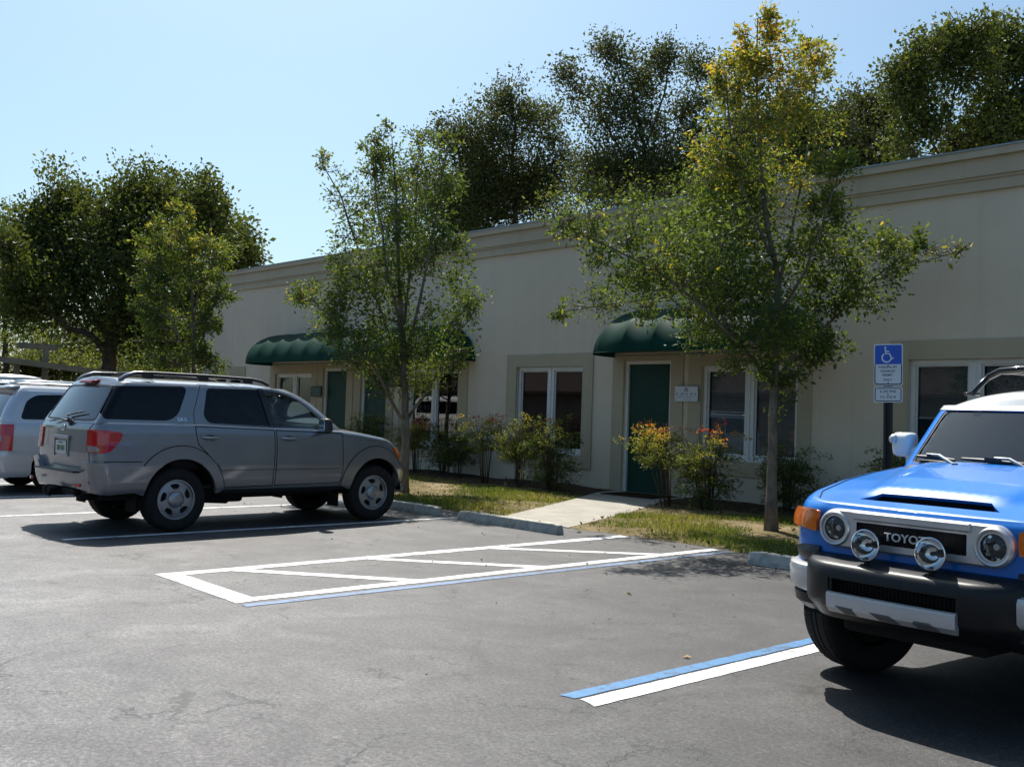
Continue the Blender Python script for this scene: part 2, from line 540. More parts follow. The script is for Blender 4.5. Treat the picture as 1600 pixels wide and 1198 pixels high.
# ------------------------------------------------------------------ wheels (shared by all vehicles)
def wheel(parent, x, y, side, r=.385, wd=.26, rim_r=.235, style='slots', steer=0.0, rim_mat=None, z=None):
    """side +1 = left (y>0). Axis along local Y; outer face towards side"""
    T = Matrix.Translation((x, y, r if z is None else z)) @ Matrix.Rotation(steer, 4, 'Z') @ Matrix.Rotation(-PI / 2 * side, 4, 'X')
    rim_mat = rim_mat or M['alloy']
    h = wd / 2
    hub = MB()
    hub.lathe([(.0, -h * .6), (rim_r * .9, -h * .6), (rim_r * .93, -h * .5), (rim_r * .93, h * .55), (rim_r * .80, h * .50), (0.0, h * .3)], 32, 0)
    wo = hub.build('wheel', M['under'], parent, autosmooth=35); wo.matrix_local = T
    t = MB()
    sw = [(rim_r, -h * .80), (rim_r + .02, -h * .93), (r * .80, -h * 1.02), (r * .93, -h * .97), (r * .985, -h * .80), (r, -h * .55)]
    prof = sw + [(r, -h * .22), (r - .008, -h * .20), (r - .008, -h * .14), (r, -h * .12), (r, h * .12), (r - .008, h * .14), (r - .008, h * .20), (r, h * .22)] + [(a, -b) for a, b in sw[::-1]]
    t.lathe(prof, 56, 0)
    # tread blocks on the shoulders
    for k in range(44):
        a = 2 * PI * k / 44
        for q in (-1, 1):
            aa = a + q * .03
            m = Matrix.Rotation(aa, 4, 'Z') @ Matrix.Translation((r - .0015, 0, q * h * .52))
            t.box((0, 0, 0), (.005, 2 * PI * r / 44 * .62, h * .34), 0, 0, m)
    to = t.build('tyre', M['rubber'], wo, autosmooth=40)
    rm = MB()
    rm.lathe([(rim_r * .985, h * .55), (rim_r * 1.03, h * .80), (rim_r * 1.035, h * .86), (rim_r * .97, h * .86), (rim_r * .93, h * .70)], 48, 0)
    n = 5
    holes = []
    if style == 'slots':
        for k in range(n):
            a = 2 * PI * k / n + .35
            L = []
            r0, r1 = rim_r * .50, rim_r * .84
            da = .36
            pts = [(r0 * 1.05, -.14), (r0 * 1.02, .12), (r0 * 1.2, .30), (r1, .42), (r1, .10), (r1 * .97, -.26), (r0 * 1.3, -.30)]
            L = rounded([(q * math.cos(a + b), q * math.sin(a + b)) for q, b in pts], .02, 3)
            holes.append(L)
        cap = .43
    else:
        for k in range(6):
            a = 2 * PI * k / 6
            pts = [(rim_r * .42, -.20), (rim_r * .42, .20), (rim_r * .84, .36), (rim_r * .84, -.36)]
            holes.append(rounded([(q * math.cos(a + b), q * math.sin(a + b)) for q, b in pts], .02, 3))
        cap = .28
    outer = circle((0, 0), rim_r * .945, 48)
    vs, fs = cdt_poly([outer] + holes, [(q * math.cos(a), q * math.sin(a)) for q in np.linspace(rim_r * .1, rim_r * .9, 7) for a in np.linspace(0, 2 * PI, 30, endpoint=False)
                                       if not any(inside([(q * math.cos(a), q * math.sin(a))], hh)[0] for hh in holes)])
    def dish(p):
        q = math.hypot(*p) / rim_r
        return h * (.66 + .10 * math.sin(min(1, q) * PI)) - (0.012 if q < .3 else 0)
    rm.add([(p[0], p[1], dish(p)) for p in vs], fs, 0, True)
    for L in holes:
        L = ccw(L); k = len(L)
        vv = [(p[0], p[1], dish(p)) for p in L] + [(p[0] * .98, p[1] * .98, dish(p) - .03) for p in L]
        rm.add(vv, [(i, k + i, k + (i + 1) % k, (i + 1) % k) for i in range(k)], 0, True)
    rm.lathe([(rim_r * cap * 1.06, h * .70), (rim_r * cap, h * .86), (rim_r * cap * .85, h * .95), (rim_r * cap * .4, h * 1.0), (0.0, h * 1.0)], 32, 0)
    rm.lathe([(rim_r * (cap + .16), h * .735), (rim_r * (cap + .10), h * .755), (rim_r * (cap + .06), h * .735)], 32, 1)
    rm.build('rim', [rim_mat, M['grey_plastic']], wo, autosmooth=40)
    return wo

def seat(mb, x, y, z=.62, w=.5, mat=0):
    mb.box((x, y, z), (.52, w, .16), mat, 0, None, .05)
    Mx = Matrix.Translation((x - .26, y, z + .36)) @ Matrix.Rotation(R(-14), 4, 'Y')
    mb.box((0, 0, 0), (.13, w, .66), mat, 0, Mx, .05)
    Mx = Matrix.Translation((x - .36, y, z + .80)) @ Matrix.Rotation(R(-10), 4, 'Y')
    mb.box((0, 0, 0), (.10, w * .52, .19), mat, 0, Mx, .04)

def steering(mb, x, y, z, mat=0):
    T = Matrix.Translation((x, y, z)) @ Matrix.Rotation(R(-65), 4, 'Y')
    pts = [(.19 * math.cos(a), .19 * math.sin(a), 0) for a in np.linspace(0, 2 * PI, 25)]
    mb.tube(pts, .016, 6, mat, False, T)
    mb.box((0, 0, -.02), (.06, .34, .02), mat, 0, T); mb.box((-.06, 0, -.02), (.2, .06, .03), mat, 0, T)
    mb.tube([(0, 0, -.02), (0, 0, -.35)], .03, 8, mat, True, T)

def seg(*pts): return [tuple(p) for p in pts]

# ------------------------------------------------------------------ silver SUV
def build_suv():
    hw = .90
    XB = [-1.3, -1.0, .3, 1.3, 2.1, 2.34, 2.66, 3.11, 3.29, 3.44, 3.56, 3.8]
    ZB = [1.30, 1.305, 1.30, 1.27, 1.255, 1.245, 1.215, 1.15, 1.105, 1.02, .93, .80]
    def ztop(x): return np.interp(x, XB, ZB)
    zs = .47
    rows = []
    tt = list(np.linspace(0, .88, 23)) + [.91, .94, .965, .985, 1.0]
    def wt(t): return np.interp(t, [0, .05, .15, .4, .7, .86, .93, .97, 1], [.845, .872, .888, .90, .898, .888, .876, .862, .835])
    N = (16, 16, 110, 14, 16)
    for t in tt:
        w = float(wt(t))
        xf = float(np.interp(t, [0, .5, .8, 1], [3.60, 3.66, 3.62, 3.50])); xr = float(np.interp(t, [0, .5, .9, 1], [-.98, -1.05, -1.035, -1.0]))
        o = plan_ring(xf, xr, w, (.32, .30), (.12, .14), .14, .05, n=N)
        o[:, 1] *= 1 - .07 * np.clip((o[:, 0] - 2.3) / 1.3, 0, 1) ** 2
        z = zs + t * (ztop(o[:, 0]) - zs)
        rows.append(np.column_stack([o, z]))
    nsh = len(rows) - 1
    for s in (.015, .04, .08, .14, .25, .4, .6, .8, 1.0):
        o = rows[nsh][:, :2].copy()
        o[:, 1] *= (1 - s); o[:, 0] -= np.where(o[:, 0] > 3, .05 * min(1, s * 4), 0)
        z = rows[nsh][:, 2] + .055 * (1 - (1 - s) ** 2.2) - .03 * np.clip((o[:, 0] - 3.0) / .6, 0, 1)
        rows.append(np.column_stack([o, z]))
    low = Surf(rows)
    us0, us1 = N[0], N[0] + N[1] + N[2] + N[3]        # corners + side
    # greenhouse
    rows = []
    tt = np.linspace(0, 1, 22)
    for t in tt:
        z0 = 1.255 + t * (1.775 - 1.255)
        w = float(np.interp(z0, [1.25, 1.5, 1.65, 1.74, 1.775], [.845, .79, .752, .722, .695]))
        xf = float(np.interp(z0, [1.25, 1.33, 1.60, 1.71, 1.775], [2.58, 2.47, 2.08, 1.87, 1.68])); xr = float(np.interp(z0, [1.25, 1.31, 1.70, 1.775], [-1.03, -1.0, -.79, -.73]))
        o = plan_ring(xf, xr, w, (.30, .16), (.09, .10), .10, .06, n=N)
        z = np.full(len(o), z0)
        z = z + (1 - t) * (ztop(np.minimum(o[:, 0], 2.4)) - .02 - 1.255)
        rows.append(np.column_stack([o, z]))
    ng = len(rows) - 1
    for s in (.02, .05, .09, .15, .25, .4, .6, .8, 1.0):
        o = rows[ng][:, :2].copy(); 
        fx = np.where(o[:, 0] > .5, 1, -1)
        xm = .5
        o[:, 0] = xm + (o[:, 0] - xm) * (1 - (.16 if True else 0) * s ** .7 * np.where(o[:, 0] > xm, 1.0, .35))
        o[:, 1] *= (1 - s)
        z = 1.775 + .068 * (1 - (1 - s) ** 3) - .03 * np.clip((o[:, 0] - 1.0) / .5, 0, 1) ** 2
        rows.append(np.column_stack([o, z]))
    up = Surf(rows)
    def S(pts, sf=low, nv=None): # side view outline to uv
        return sf.inv(pts, (0, 2), (0, nsh if sf is low else ng), (us0 - 6, us1 + 6))
    def T3(pts, sf=low):
        return sf.inv(pts, (0, 1, 2))
    car = empty('parked_suv')
    mats = [M['silver'], M['black']]
    # ---- doors outlines (x, z)
    zb = lambda x: float(ztop(x)) - .004
    rear_door = seg((.20, zb(.2) - .02), (.205, 1.18), (.24, 1.04), (.37, .93), (.47, .80), (.535, .66), (.56, .505), (1.31, .52), (1.325, .96), (1.315, zb(1.3) - .02))
    front_door = seg((1.333, zb(1.33) - .02), (1.343, .96), (1.33, .52), (2.36, .535), (2.40, .70), (2.39, 1.0), (2.385, zb(2.38) - .02))
    arch_r = seg(*[(.03 + .475 * math.cos(a), .40 + .485 * math.sin(a)) for a in np.linspace(0, PI, 26)]) + seg((-.445, .3), (.505, .3))
    arch_f = seg(*[(2.955 + .455 * math.cos(a), .40 + .475 * math.sin(a)) for a in np.linspace(0, PI, 26)]) + seg((2.50, .3), (3.41, .3))
    def clampz(L, lo): return [(x, max(z, lo)) for x, z in L]
    def hole(L): return S(densify(L, .03))
    # body lower: outline includes hood deck in front of the windshield
    uA = int(np.argmin(np.abs(low.P[nsh, :, 0] - 2.38)[:us0 + 100]))
    nu, nv = low.nu - 1, low.nv - 1
    bottom_cut = lambda c, rx, rz, x0, x1: None
    # bottom line with arches cut out (as part of the outer outline)
    def bot():
        L = [(3.2, zs + .002)]
        return L
    side_bottom = [(x, zs + .004) for x in np.linspace(3.30, 3.43, 3)]
    pf = [(2.955 + .455 * math.cos(a), .40 + .475 * math.sin(a)) for a in np.linspace(.15, PI - .15, 26)]
    pr = [(.03 + .475 * math.cos(a), .40 + .485 * math.sin(a)) for a in np.linspace(.15, PI - .15, 26)]
    bl = [(3.405, .474)] + pf + [(2.505, .474)] + densify([(2.48, .474), (.53, .474)], .1, False) + pr + [(-.44, .474)] + densify([(-.47, .474), (-.85, .474)], .1, False)
    blu = S(bl)
    outer = np.array([(0, 0), (us0 * .5, 0)] + [tuple(p) for p in blu] + [(us1 + 4, 0), (nu, 0), (nu, nsh), (uA, nsh), (uA, nv), (0, nv)], float)
    tail_o = [(-.985, -.66, 1.20), (-1.0, -.80, 1.21), (-.90, -.89, 1.205), (-.75, -.90, 1.19), (-.715, -.90, 1.165), (-.75, -.90, 1.08), (-.85, -.90, .97), (-.92, -.89, .945), (-1.01, -.82, .945), (-1.05, -.74, .95), (-1.04, -.68, .965)]
    mb = MB()
    low.panel(mb, [outer, hole(rear_door), hole(front_door)], 0, .035, 0, .02)
    low.panel(mb, [S(densify(seg((.13, 1.24), (.20, 1.04), (.33, .93), (.43, .80), (.50, .66), (.52, .50), (2.42, .52), (2.44, 1.24)), .06))], 1, .08, -.022, 0)
    # greenhouse body with openings
    quarter = rounded(seg((-.92, 1.335), (-.885, 1.72), (.11, 1.752), (.135, 1.71), (.0, 1.40), (-.13, 1.33)), [.05, .05, .03, .06, .10, .06], 4)
    rwin = rounded(seg((.33, 1.40), (.41, 1.745), (1.175, 1.755), (1.30, 1.285), (.40, 1.31)), [.10, .06, .02, .03, .10], 4)
    fwin = rounded(seg((1.20, 1.755), (1.41, 1.735), (1.60, 1.69), (1.76, 1.63), (2.02, 1.42), (2.16, 1.285), (1.325, 1.280)), [.02, .06, .1, .1, .1, .06, .03], 4)
    doorframe_r = seg((.205, 1.29), (.20, 1.44), (.32, 1.772), (1.175, 1.772), (1.315, 1.275))
    doorframe_f = seg((1.333, 1.272), (1.185, 1.772), (1.42, 1.757), (1.62, 1.71), (1.80, 1.635), (2.06, 1.43), (2.23, 1.27))
    H = lambda L: S(densify(L, .035), up)
    topd = [H(doorframe_r + [], ), H(doorframe_f)]
    # windshield and rear glass outlines in (y, z)
    ws = up.inv(densify(rounded(seg((0, 1.31), (.62, 1.31), (.70, 1.34), (.61, 1.72), (.50, 1.745), (0, 1.76)), [0, 0, .04, .06, 0, 0], 3), .05), (1, 2), (0, ng), (0, us0 + 12))
    rgw = seg((0, 1.325), (.55, 1.325), (.70, 1.335), (.62, 1.70), (.50, 1.715), (0, 1.72))
    rg = up.inv(densify(rounded(rgw, [0, 0, .05, .06, 0, 0], 3), .05), (1, 2), (0, ng), (us1 - 8, up.nu - 1))
    full = np.array([(0, 0), (up.nu - 1, 0), (up.nu - 1, up.nv - 1), (0, up.nv - 1)], float)
    up.panel(mb, [full, H(quarter)] + topd + [ws, rg], 0, .035, 0, .02)
    body = mb.build('body', mats, car)
    # doors
    for nm, lo_, fr_, wn in (('rear', rear_door, doorframe_r, rwin), ('front', front_door, doorframe_f, fwin)):
        for sd in 'RL':
            d = MB()
            low.panel(d, [S(densify(poly_offset(ccw(lo_), -.012), .03))], 0, .03, 0, .02, sd)
            up.panel(d, [S(densify(poly_offset(ccw(fr_), -.008), .035), up), H(wn)], 0, .03, 0, .02, sd)
            do = d.build('door', mats, car)
            g = MB()
            up.panel(g, [H(poly_offset(ccw(wn), .012))], 0, .05, -.010, .0, sd)
            g.build('window', M['dark_glass'] if nm == 'rear' else M['green_glass'], do)
            sg = -1 if sd == 'R' else 1
            hx = .40 if nm == 'rear' else 1.52
            h = MB()
            p, n = low.full(*[np.array([q]) for q in S([(hx, 1.13)])[0]])
            yy = p[0, 1]
            h.tube([(hx - .12, sg * (yy + .005), 1.135), (hx - .09, sg * (yy + .035), 1.135), (hx, sg * (yy + .042), 1.132), (hx + .09, sg * (yy + .035), 1.128), (hx + .12, sg * (yy + .005), 1.125)], [.012, .017, .018, .017, .012], 8, 0)
            h.lathe([(0, .0), (.075, 0), (.07, .006), (.05, -.004), (0, -.006)], 24, 1, Matrix.Translation((hx - .01, sg * (yy + .001), 1.13)) @ Matrix.Rotation(-sg * PI / 2, 4, 'X') @ Matrix.Scale(.55, 4, (0, 1, 0)))
            h.build('handle', [M['alloy'], M['grey_plastic']], do, autosmooth=50)
            ml = MB()
            x0, x1 = (.56, 1.30) if nm == 'rear' else (1.345, 2.33)
            low.panel(ml, [S(densify(rounded(seg((x0, .735), (x1, .74), (x1, .815), (x0 - .045 if nm == 'rear' else x0, .812)), .012, 2), .06))], 0, .05, .014, .016, sd)
            low.panel(ml, [S(densify(seg((x0, .727), (x1, .732), (x1, .742), (x0, .737)), .06))], 1, .05, .009, .01, sd)
            ml.build('side_moulding', [M['silver'], M['black_plastic']], do)
            if nm == 'front':
                bp = MB()
                up.panel(bp, [H(seg((1.13, 1.762), (1.215, 1.762), (1.345, 1.276), (1.265, 1.276)))], 0, .04, .003, .01, sd)
                bp.build('pillar_trim', M['gloss_black'], do)
    # quarter windows, windshield, rear glass
    for sd in 'RL':
        g = MB(); up.panel(g, [H(poly_offset(ccw(quarter), .015))], 0, .06, -.010, 0, sd); g.build('quarter_window', M['dark_glass'], car)
    wsg = MB(); up.panel(wsg, [ws], 0, .06, -.006, 0); wsg.build('windshield', M['windshield'], car)
    # tailgate: rear panel with glass, plate recess
    tg = MB()
    tgo = low.inv(densify(seg((0, .745), (.735, .745), (.705, .95), (.66, 1.06), (.66, 1.20), (.72, 1.285), (0, 1.29)), .05), (1, 2), (0, nsh), (us1 - 10, nu))
    low.panel(tg, [tgo], 0, .04, .006, .02)
    t_ob = tg.build('tailgate', mats, car)
    g = MB(); up.panel(g, [rg], 0, .06, -.004, 0); rgo = g.build('rear_window', M['rear_glass'], t_ob)
    g = MB()
    fr = up.inv(densify(rounded([(y * 1.0, z) for y, z in poly_offset(ccw(rgw), .02)], [0, 0, .05, .06, 0, 0], 3), .05), (1, 2), (0, ng), (us1 - 10, up.nu - 1))
    up.panel(g, [np.array(fr), rg], 0, .05, .002, .012); g.build('window_seal', M['black_plastic'], t_ob)
    # wiper
    def rearpt(y, z, off=0.0, sf=low):
        q = sf.inv([(abs(y), z)], (1, 2), (0, nsh if sf is low else ng), (us1 - 4, sf.nu - 1))
        p, n = sf.full(q[:, 0], q[:, 1], off); p = p[0]
        return (p[0], p[1] * (1 if y >= 0 else -1), p[2])
    w = MB()
    a = rearpt(-.18, 1.275, .03)
    w.tube([a, rearpt(.10, 1.30, .045), rearpt(.38, 1.26, .05)], [.014, .010, .008], 6)
    w.tube([rearpt(-.42, 1.40, .03, up), rearpt(-.05, 1.35, .03, up), rearpt(-.18, 1.275, .045)], [.008, .012, .018], 6)
    w.lathe([(0, .04), (.035, .035), (.04, 0)], 12, 0, Matrix.Translation(rearpt(-.18, 1.275)) @ Matrix.Rotation(-PI / 2, 4, 'Y'))
    w.build('rear_wiper', M['black_plastic'], t_ob)
    # plate and handle recess
    p0 = rearpt(0, .98, .014)
    pl = MB()
    pm = Matrix.Translation(p0) @ Matrix.Rotation(R(-2), 4, 'Y')
    pl.prism(rounded([(-.155, -.078), (.155, -.078), (.155, .078), (-.155, .078)], .012, 2), 0, .006, 0, pm @ Matrix(((0, 0, -1, 0), (-1, 0, 0, 0), (0, 1, 0, 0), (0, 0, 0, 1))))
    for k, yv in enumerate((-.10, -.065, -.03, .03, .065, .10)):
        pl.box((-.0075, yv, -.008), (.003, .02, .062), 1, 0, pm)
    pl.box((-.0075, 0, -.005), (.003, .026, .03), 2, 0, pm); pl.box((-.0075, 0, .056), (.003, .12, .014), 1, 0, pm)
    pl.build('number_plate', [M['plate'], M['plate_ink'], M['plate_orange']], t_ob)
    rc = MB()
    for yv in (-.20, .20): rc.box((p0[0] + .004, yv, .985), (.02, .02, .22), 0)
    rc.box((p0[0] + .004, 0, 1.10), (.03, .44, .045), 0, 0, None, .01)
    rc.build('plate_surround', M['silver'], t_ob)
    em = MB()
    e0 = rearpt(0, 1.215, .012)
    em.tube([(e0[0], .055 * math.cos(a), e0[2] + .036 * math.sin(a)) for a in np.linspace(0, 2 * PI, 25)], .006, 6)
    em.tube([(e0[0], .02 * math.cos(a), e0[2] + .034 * math.sin(a)) for a in np.linspace(0, 2 * PI, 25)], .005, 6)
    em.tube([(e0[0], .045 * math.cos(a), e0[2] + .018 + .014 * math.sin(a)) for a in np.linspace(0, 2 * PI, 25)], .005, 6)
    em.build('emblem', M['chrome'], t_ob)
    bd = MB(); e1 = rearpt(-.60, .80, .012)
    bd.text('V8', .075, Matrix.Translation(e1) @ Matrix(((0, 0, -1, 0), (-1, 0, 0, 0), (0, 1, 0, 0), (0, 0, 0, 1))), .004)
    bd.build('badge', M['chrome'], t_ob)
    bd = MB()
    q = S([(.06, 1.345)], up)
    pp, nn = up.full(q[:, 0], q[:, 1], .004)
    tm = Matrix(((1, 0, 0, .045), (0, math.sin(R(12)), -math.cos(R(12)), -pp[0, 1]), (0, math.cos(R(12)), math.sin(R(12)), pp[0, 2]), (0, 0, 0, 1)))
    bd.text('SR5', .062, tm, .003, sx=1.3)
    bd.build('badge', M['chrome'], car)
    # flares
    def ring(c, ri, ro, a0, a1, ry=1.0):
        A = np.linspace(a0, a1, 30)
        return [(c[0] + ro[0] * math.cos(a), c[1] + ro[1] * math.sin(a)) for a in A] + [(c[0] + ri[0] * math.cos(a), c[1] + ri[1] * math.sin(a)) for a in A[::-1]]
    for c, ri, ro in (((.03, .40), (.468, .478), (.60, .63)), ((2.955, .40), (.448, .468), (.585, .63))):
        for sd in 'RL':
            f = MB()
            def bl_(P, c=c, ri=ri, ro=ro):
                rr = np.hypot((P[:, 0] - c[0]) / ro[0], (P[:, 2] - c[1]) / ro[1])
                t = np.clip((1 - rr) / (1 - ri[0] / ro[0]), 0, 1)
                return .006 + .045 * np.sin(t * PI / 2) ** .8
            low.panel(f, [S(densify(ring(c, ri, ro, .16, PI - .16), .03))], 0, .022, 0, .05, sd, True, bl_)
            fo = f.build('wheel_arch_flare', M['silver'], car)
            f = MB(); low.panel(f, [S(densify(ring(c, (ro[0] * 1.0, ro[1] * 1.0), (ro[0] * 1.018, ro[1] * 1.018), .16, PI - .16), .03))], 0, .03, .003, .004, sd); f.build('arch_gap', M['black'], fo)
    # tail lamps
    t3 = np.array(tail_o); t3[:, 1] *= -1
    tl_uv = T3(densify(rounded([tuple(p) for p in t3], 0.0), .03)) if False else T3([tuple(p) for p in densify([tuple(q) for q in t3], .03)])
    cl3 = [(-1.045, .70, 1.025), (-1.01, .79, 1.025), (-.98, .85, 1.02), (-.955, .875, .99), (-.965, .87, .96), (-1.01, .80, .955), (-1.045, .72, .958)]
    cl_uv = T3(densify([tuple(q) for q in cl3], .03))
    for sd in 'RL':
        l = MB(); low.panel(l, [tl_uv], 0, .02, .022, .03, sd)
        lo = l.build('tail_lamp', M['red_lens'], car)
        l = MB(); low.panel(l, [cl_uv], 0, .02, .026, .006, sd)
        l.build('reversing_lamp', M['clear_lens'], lo)
    # rear bumper
    bz = lambda z: z
    bt = [(-.455, .895, .842), (-.75, .90, .842), (-.93, .88, .842), (-1.02, .80, .845), (-1.05, .72, .845), (-1.055, .655, .80), (-1.06, .62, .728), (-1.10, .3, .722), (-1.10, .0, .722)]
    bb = [(-1.06, 0.0, .52), (-1.06, .4, .52), (-1.02, .75, .50), (-.9, .87, .485), (-.75, .89, .48), (-.50, .895, .478), (-.445, .895, .60)]
    bu = T3(densify([tuple(q) for q in bt], .03, False) + densify([tuple(q) for q in bb], .03, False))
    def bbul(P):
        k = np.clip((-.40 - P[:, 0]) / .5, 0, 1)
        prof = .55 + .45 * np.sin(np.clip((P[:, 2] - .46) / .28, 0, 1) * PI * .75)
        return .018 + .062 * k * prof
    b = MB(); low.panel(b, [bu], 0, .025, 0, .09, 'LR', True, bbul)
    bo = b.build('rear_bumper', M['silver'], car)
    for sd in 'LR':
        b = MB(); q = S(densify(seg((-.46, .838), (-.92, .838), (-.92, .850), (-.46, .850)), .06)); low.panel(b, [q], 0, .03, .004, .004, sd); b.build('bumper_gap', M['black'], car)
    b = MB(); b.box((-1.10, 0, .715), (.10, 1.20, .02), 0, 0, None, .008); b.build('step_pad', M['black_plastic'], bo)
    for sg in (-1, 1):
        b = MB(); b.box((-1.128, sg * .70, .575), (.03, .10, .035), 0, sg * R(-14), None, .004); b.build('reflector', M['red_lens'], bo)
    # front bumper, lamps, grille
    ft = T3(densify(seg((3.42, .80, .80), (3.60, .55, .80), (3.66, .3, .80), (3.66, 0, .80)), .04, False) + densify(seg((3.60, 0, .40), (3.58, .4, .40), (3.40, .84, .40), (3.36, .84, .60)), .04, False))
    low_lo = MB(); low.panel(low_lo, [ft], 0, .03, .05, .10, 'LR', True, lambda P: -.035 + .03 * np.sin(np.clip((P[:, 2] - .4) / .4, 0, 1) * PI))
    low_lo.box((3.45, 0, .42), (.30, 1.5, .12), 0, 0, None, .05)
    low_lo.build('front_bumper', M['silver'], car)
    hl = seg((3.50, .50, .99), (3.36, .76, 1.0), (3.27, .80, 1.0), (3.36, .815, .90), (3.42, .80, .83), (3.57, .56, .84), (3.60, .45, .86))
    for sd in 'RL':
        l = MB(); low.panel(l, [T3(densify([tuple(q) for q in hl], .03))], 0, .025, .012, .02, sd)
        lo = l.build('headlamp', M['clear_lens'], car)
        l = MB(); low.panel(l, [T3(densify(seg((3.40, .76, .99), (3.26, .81, .995), (3.34, .822, .90), (3.40, .812, .845), (3.50, .74, .845)), .03))], 0, .025, .016, .012, sd)
        l.build('indicator', M['amber'], lo)
    l = MB(); low.panel(l, [T3(densify(seg((3.66, 0, .97), (3.60, .42, .96), (3.63, .42, .83), (3.67, 0, .83)), .04))], 0, .04, .02, .02)
    l.build('grille', M['black_plastic'], car)
    # roof rails
    for sg in (-1, 1):
        r = MB()
        ys = .60
        path = [(-.62, ys, 1.815), (-.56, ys, 1.855), (-.45, ys, 1.888), (-.25, ys, 1.897), (.5, ys, 1.897), (1.10, ys, 1.885), (1.25, ys, 1.86), (1.36, ys, 1.815)]
        r.tube([(a, sg * b, c) for a, b, c in path], [.022, .026, .024, .022, .022, .022, .024, .02], 8, 0)
        for xx in (-.30, .42, 1.05):
            r.box((xx, sg * ys, 1.862), (.14, .036, .07), 0, 0, None, .01)
        ro = r.build('roof_rail', M['black_plastic'], car, autosmooth=50)
        r = MB(); r.tube([(-.66, sg * ys, 1.80), (-.58, sg * ys, 1.85), (-.46, sg * ys, 1.893), (-.25, sg * ys, 1.905)], [.018, .026, .022, .010], 8, 0)
        r.build('rail_end_cover', M['silver'], ro, autosmooth=50)
    for xx in (-.2, .95):
        r = MB(); r.tube([(xx, -.60, 1.89), (xx, -.3, 1.905), (xx, .3, 1.905), (xx, .60, 1.89)], .018, 8); r.build('roof_crossbar', M['black_plastic'], car, autosmooth=50)
    r = MB()
    r.loft([[(-.80 + a, y, 1.755 + b) for a, b in ((0, 0), (.005, .03), (.10, .048), (.10, .02))] for y in np.linspace(-.20, .20, 9)], 0)
    r.build('brake_lamp', M['red_dark'], car)
    # mirrors
    for sg in (-1, 1):
        m = MB()
        T = Matrix.Translation((2.02, sg * .985, 1.30)) @ Matrix.Rotation(sg * R(10), 4, 'Z')
        loops = []
        for xx, s in ((-.05, .86), (-.03, 1.0), (.03, .98), (.07, .75), (.09, .3)):
            loops.append([(xx, (p[0]) * s, p[1] * s) for p in rounded([(-.11, -.10), (.11, -.085), (.11, .10), (-.09, .11)], .05, 3)])
        m.loft(loops, 0, True, True, True, T)
        m.tube([(2.08, sg * .82, 1.27), (2.05, sg * .90, 1.27)], [.035, .03], 8, 0)
        mo = m.build('wing_mirror', M['black_plastic'], car, autosmooth=60)
        m = MB(); m.prism(rounded([(-.095, -.082), (.095, -.07), (.095, .085), (-.075, .095)], .04, 3), 0, .004, 0, T @ Matrix(((0, 0, -1, -.052), (1, 0, 0, 0), (0, 1, 0, 0), (0, 0, 0, 1))))
        m.build('mirror_glass', M['chrome'], mo)
    # underbody
    u = MB()
    u.box((1.3, 0, .45), (4.3, 1.45, .12), 0); u.box((1.4, .0, .40), (1.6, .9, .12), 0, 0, None, .03)
    for sg in (-1, 1):
        u.box((1.48, sg * .84, .465), (1.9, .05, .04), 0)
        for xc, rr in ((.03, .50), (2.955, .48)):     # wheel wells
            A = np.linspace(0, PI, 18); vs = []; fs = []
            for a in A: vs += [(xc + rr * math.cos(a), sg * .86, .40 + rr * math.sin(a)), (xc + rr * math.cos(a), sg * .45, .40 + rr * math.sin(a))]
            fs = [(2 * k, 2 * k + 1, 2 * k + 3, 2 * k + 2) for k in range(17)]
            u.add(vs, fs, 0, True)
            u.add([vs[2 * k + 1] for k in range(18)], [tuple(range(18))], 0)
    u.tube([(-.2, 0, .385), (-.1, 0, .385)], .11, 12); u.tube([(0, -.75, .385), (0, .75, .385)], .055, 8); u.tube([(2.95, -.75, .36), (2.95, .75, .36)], .05, 8)
    u.tube([(.9, -.45, .33), (-.3, -.48, .40), (-.9, -.52, .42), (-1.05, -.56, .41)], [.06, .05, .035, .035], 8); u.box((.75, -.55, .36), (.55, .22, .10), 0, 0, None, .04)
    u.box((2.38, -.70, .33), (.02, .24, .24), 0); u.box((2.38, .70, .33), (.02, .24, .24), 0); u.box((-.50, -.72, .36), (.02, .26, .22), 0); u.box((-.50, .72, .36), (.02, .26, .22), 0)
    u.build('underbody', M['under'], car)
    h = MB(); h.box((-1.08, 0, .46), (.22, .09, .09), 0, 0, None, .01); h.box((-1.02, 0, .47), (.08, .9, .07), 0, 0, None, .02)
    h.box((-1.17, .13, .47), (.05, .10, .10), 0, 0, None, .02); h.tube([(-1.12, -.10, .49), (-1.20, -.10, .49), (-1.22, -.10, .44), (-1.20, -.10, .41)], .012, 6)
    h.tube([(-1.12, .0, .43), (-1.20, .02, .41), (-1.20, .06, .44)], .01, 6)
    h.build('tow_hitch', M['under'], car)
    # interior
    it = MB()
    for x, y in ((1.35, -.38), (1.35, .38)): seat(it, x, y, .78, .52)
    it.box((.25, 0, .80), (.5, 1.3, .16), 0, 0, None, .05); it.box((-.02, 0, 1.10), (.14, 1.3, .55), 0, 0, None, .05)
    it.box((1.0, 0, .52), (3.2, 1.5, .04), 0)
    it.box((-.5, 0, .95), (.9, 1.45, .04), 0)
    it.build('seats', M['interior_dark'], car)
    it = MB(); it.box((2.18, 0, 1.08), (.42, 1.46, .30), 0, 0, None, .08); it.box((2.40, 0, 1.16), (.30, 1.44, .10), 0, 0, None, .03); steering(it, 1.86, .38, 1.17)
    it.build('dashboard', M['dash'], car)
    it = MB(); it.box((1.70, 0, 1.66), (.03, .24, .07), 0, 0, None, .01); it.build('rear_view_mirror', M['black'], car)
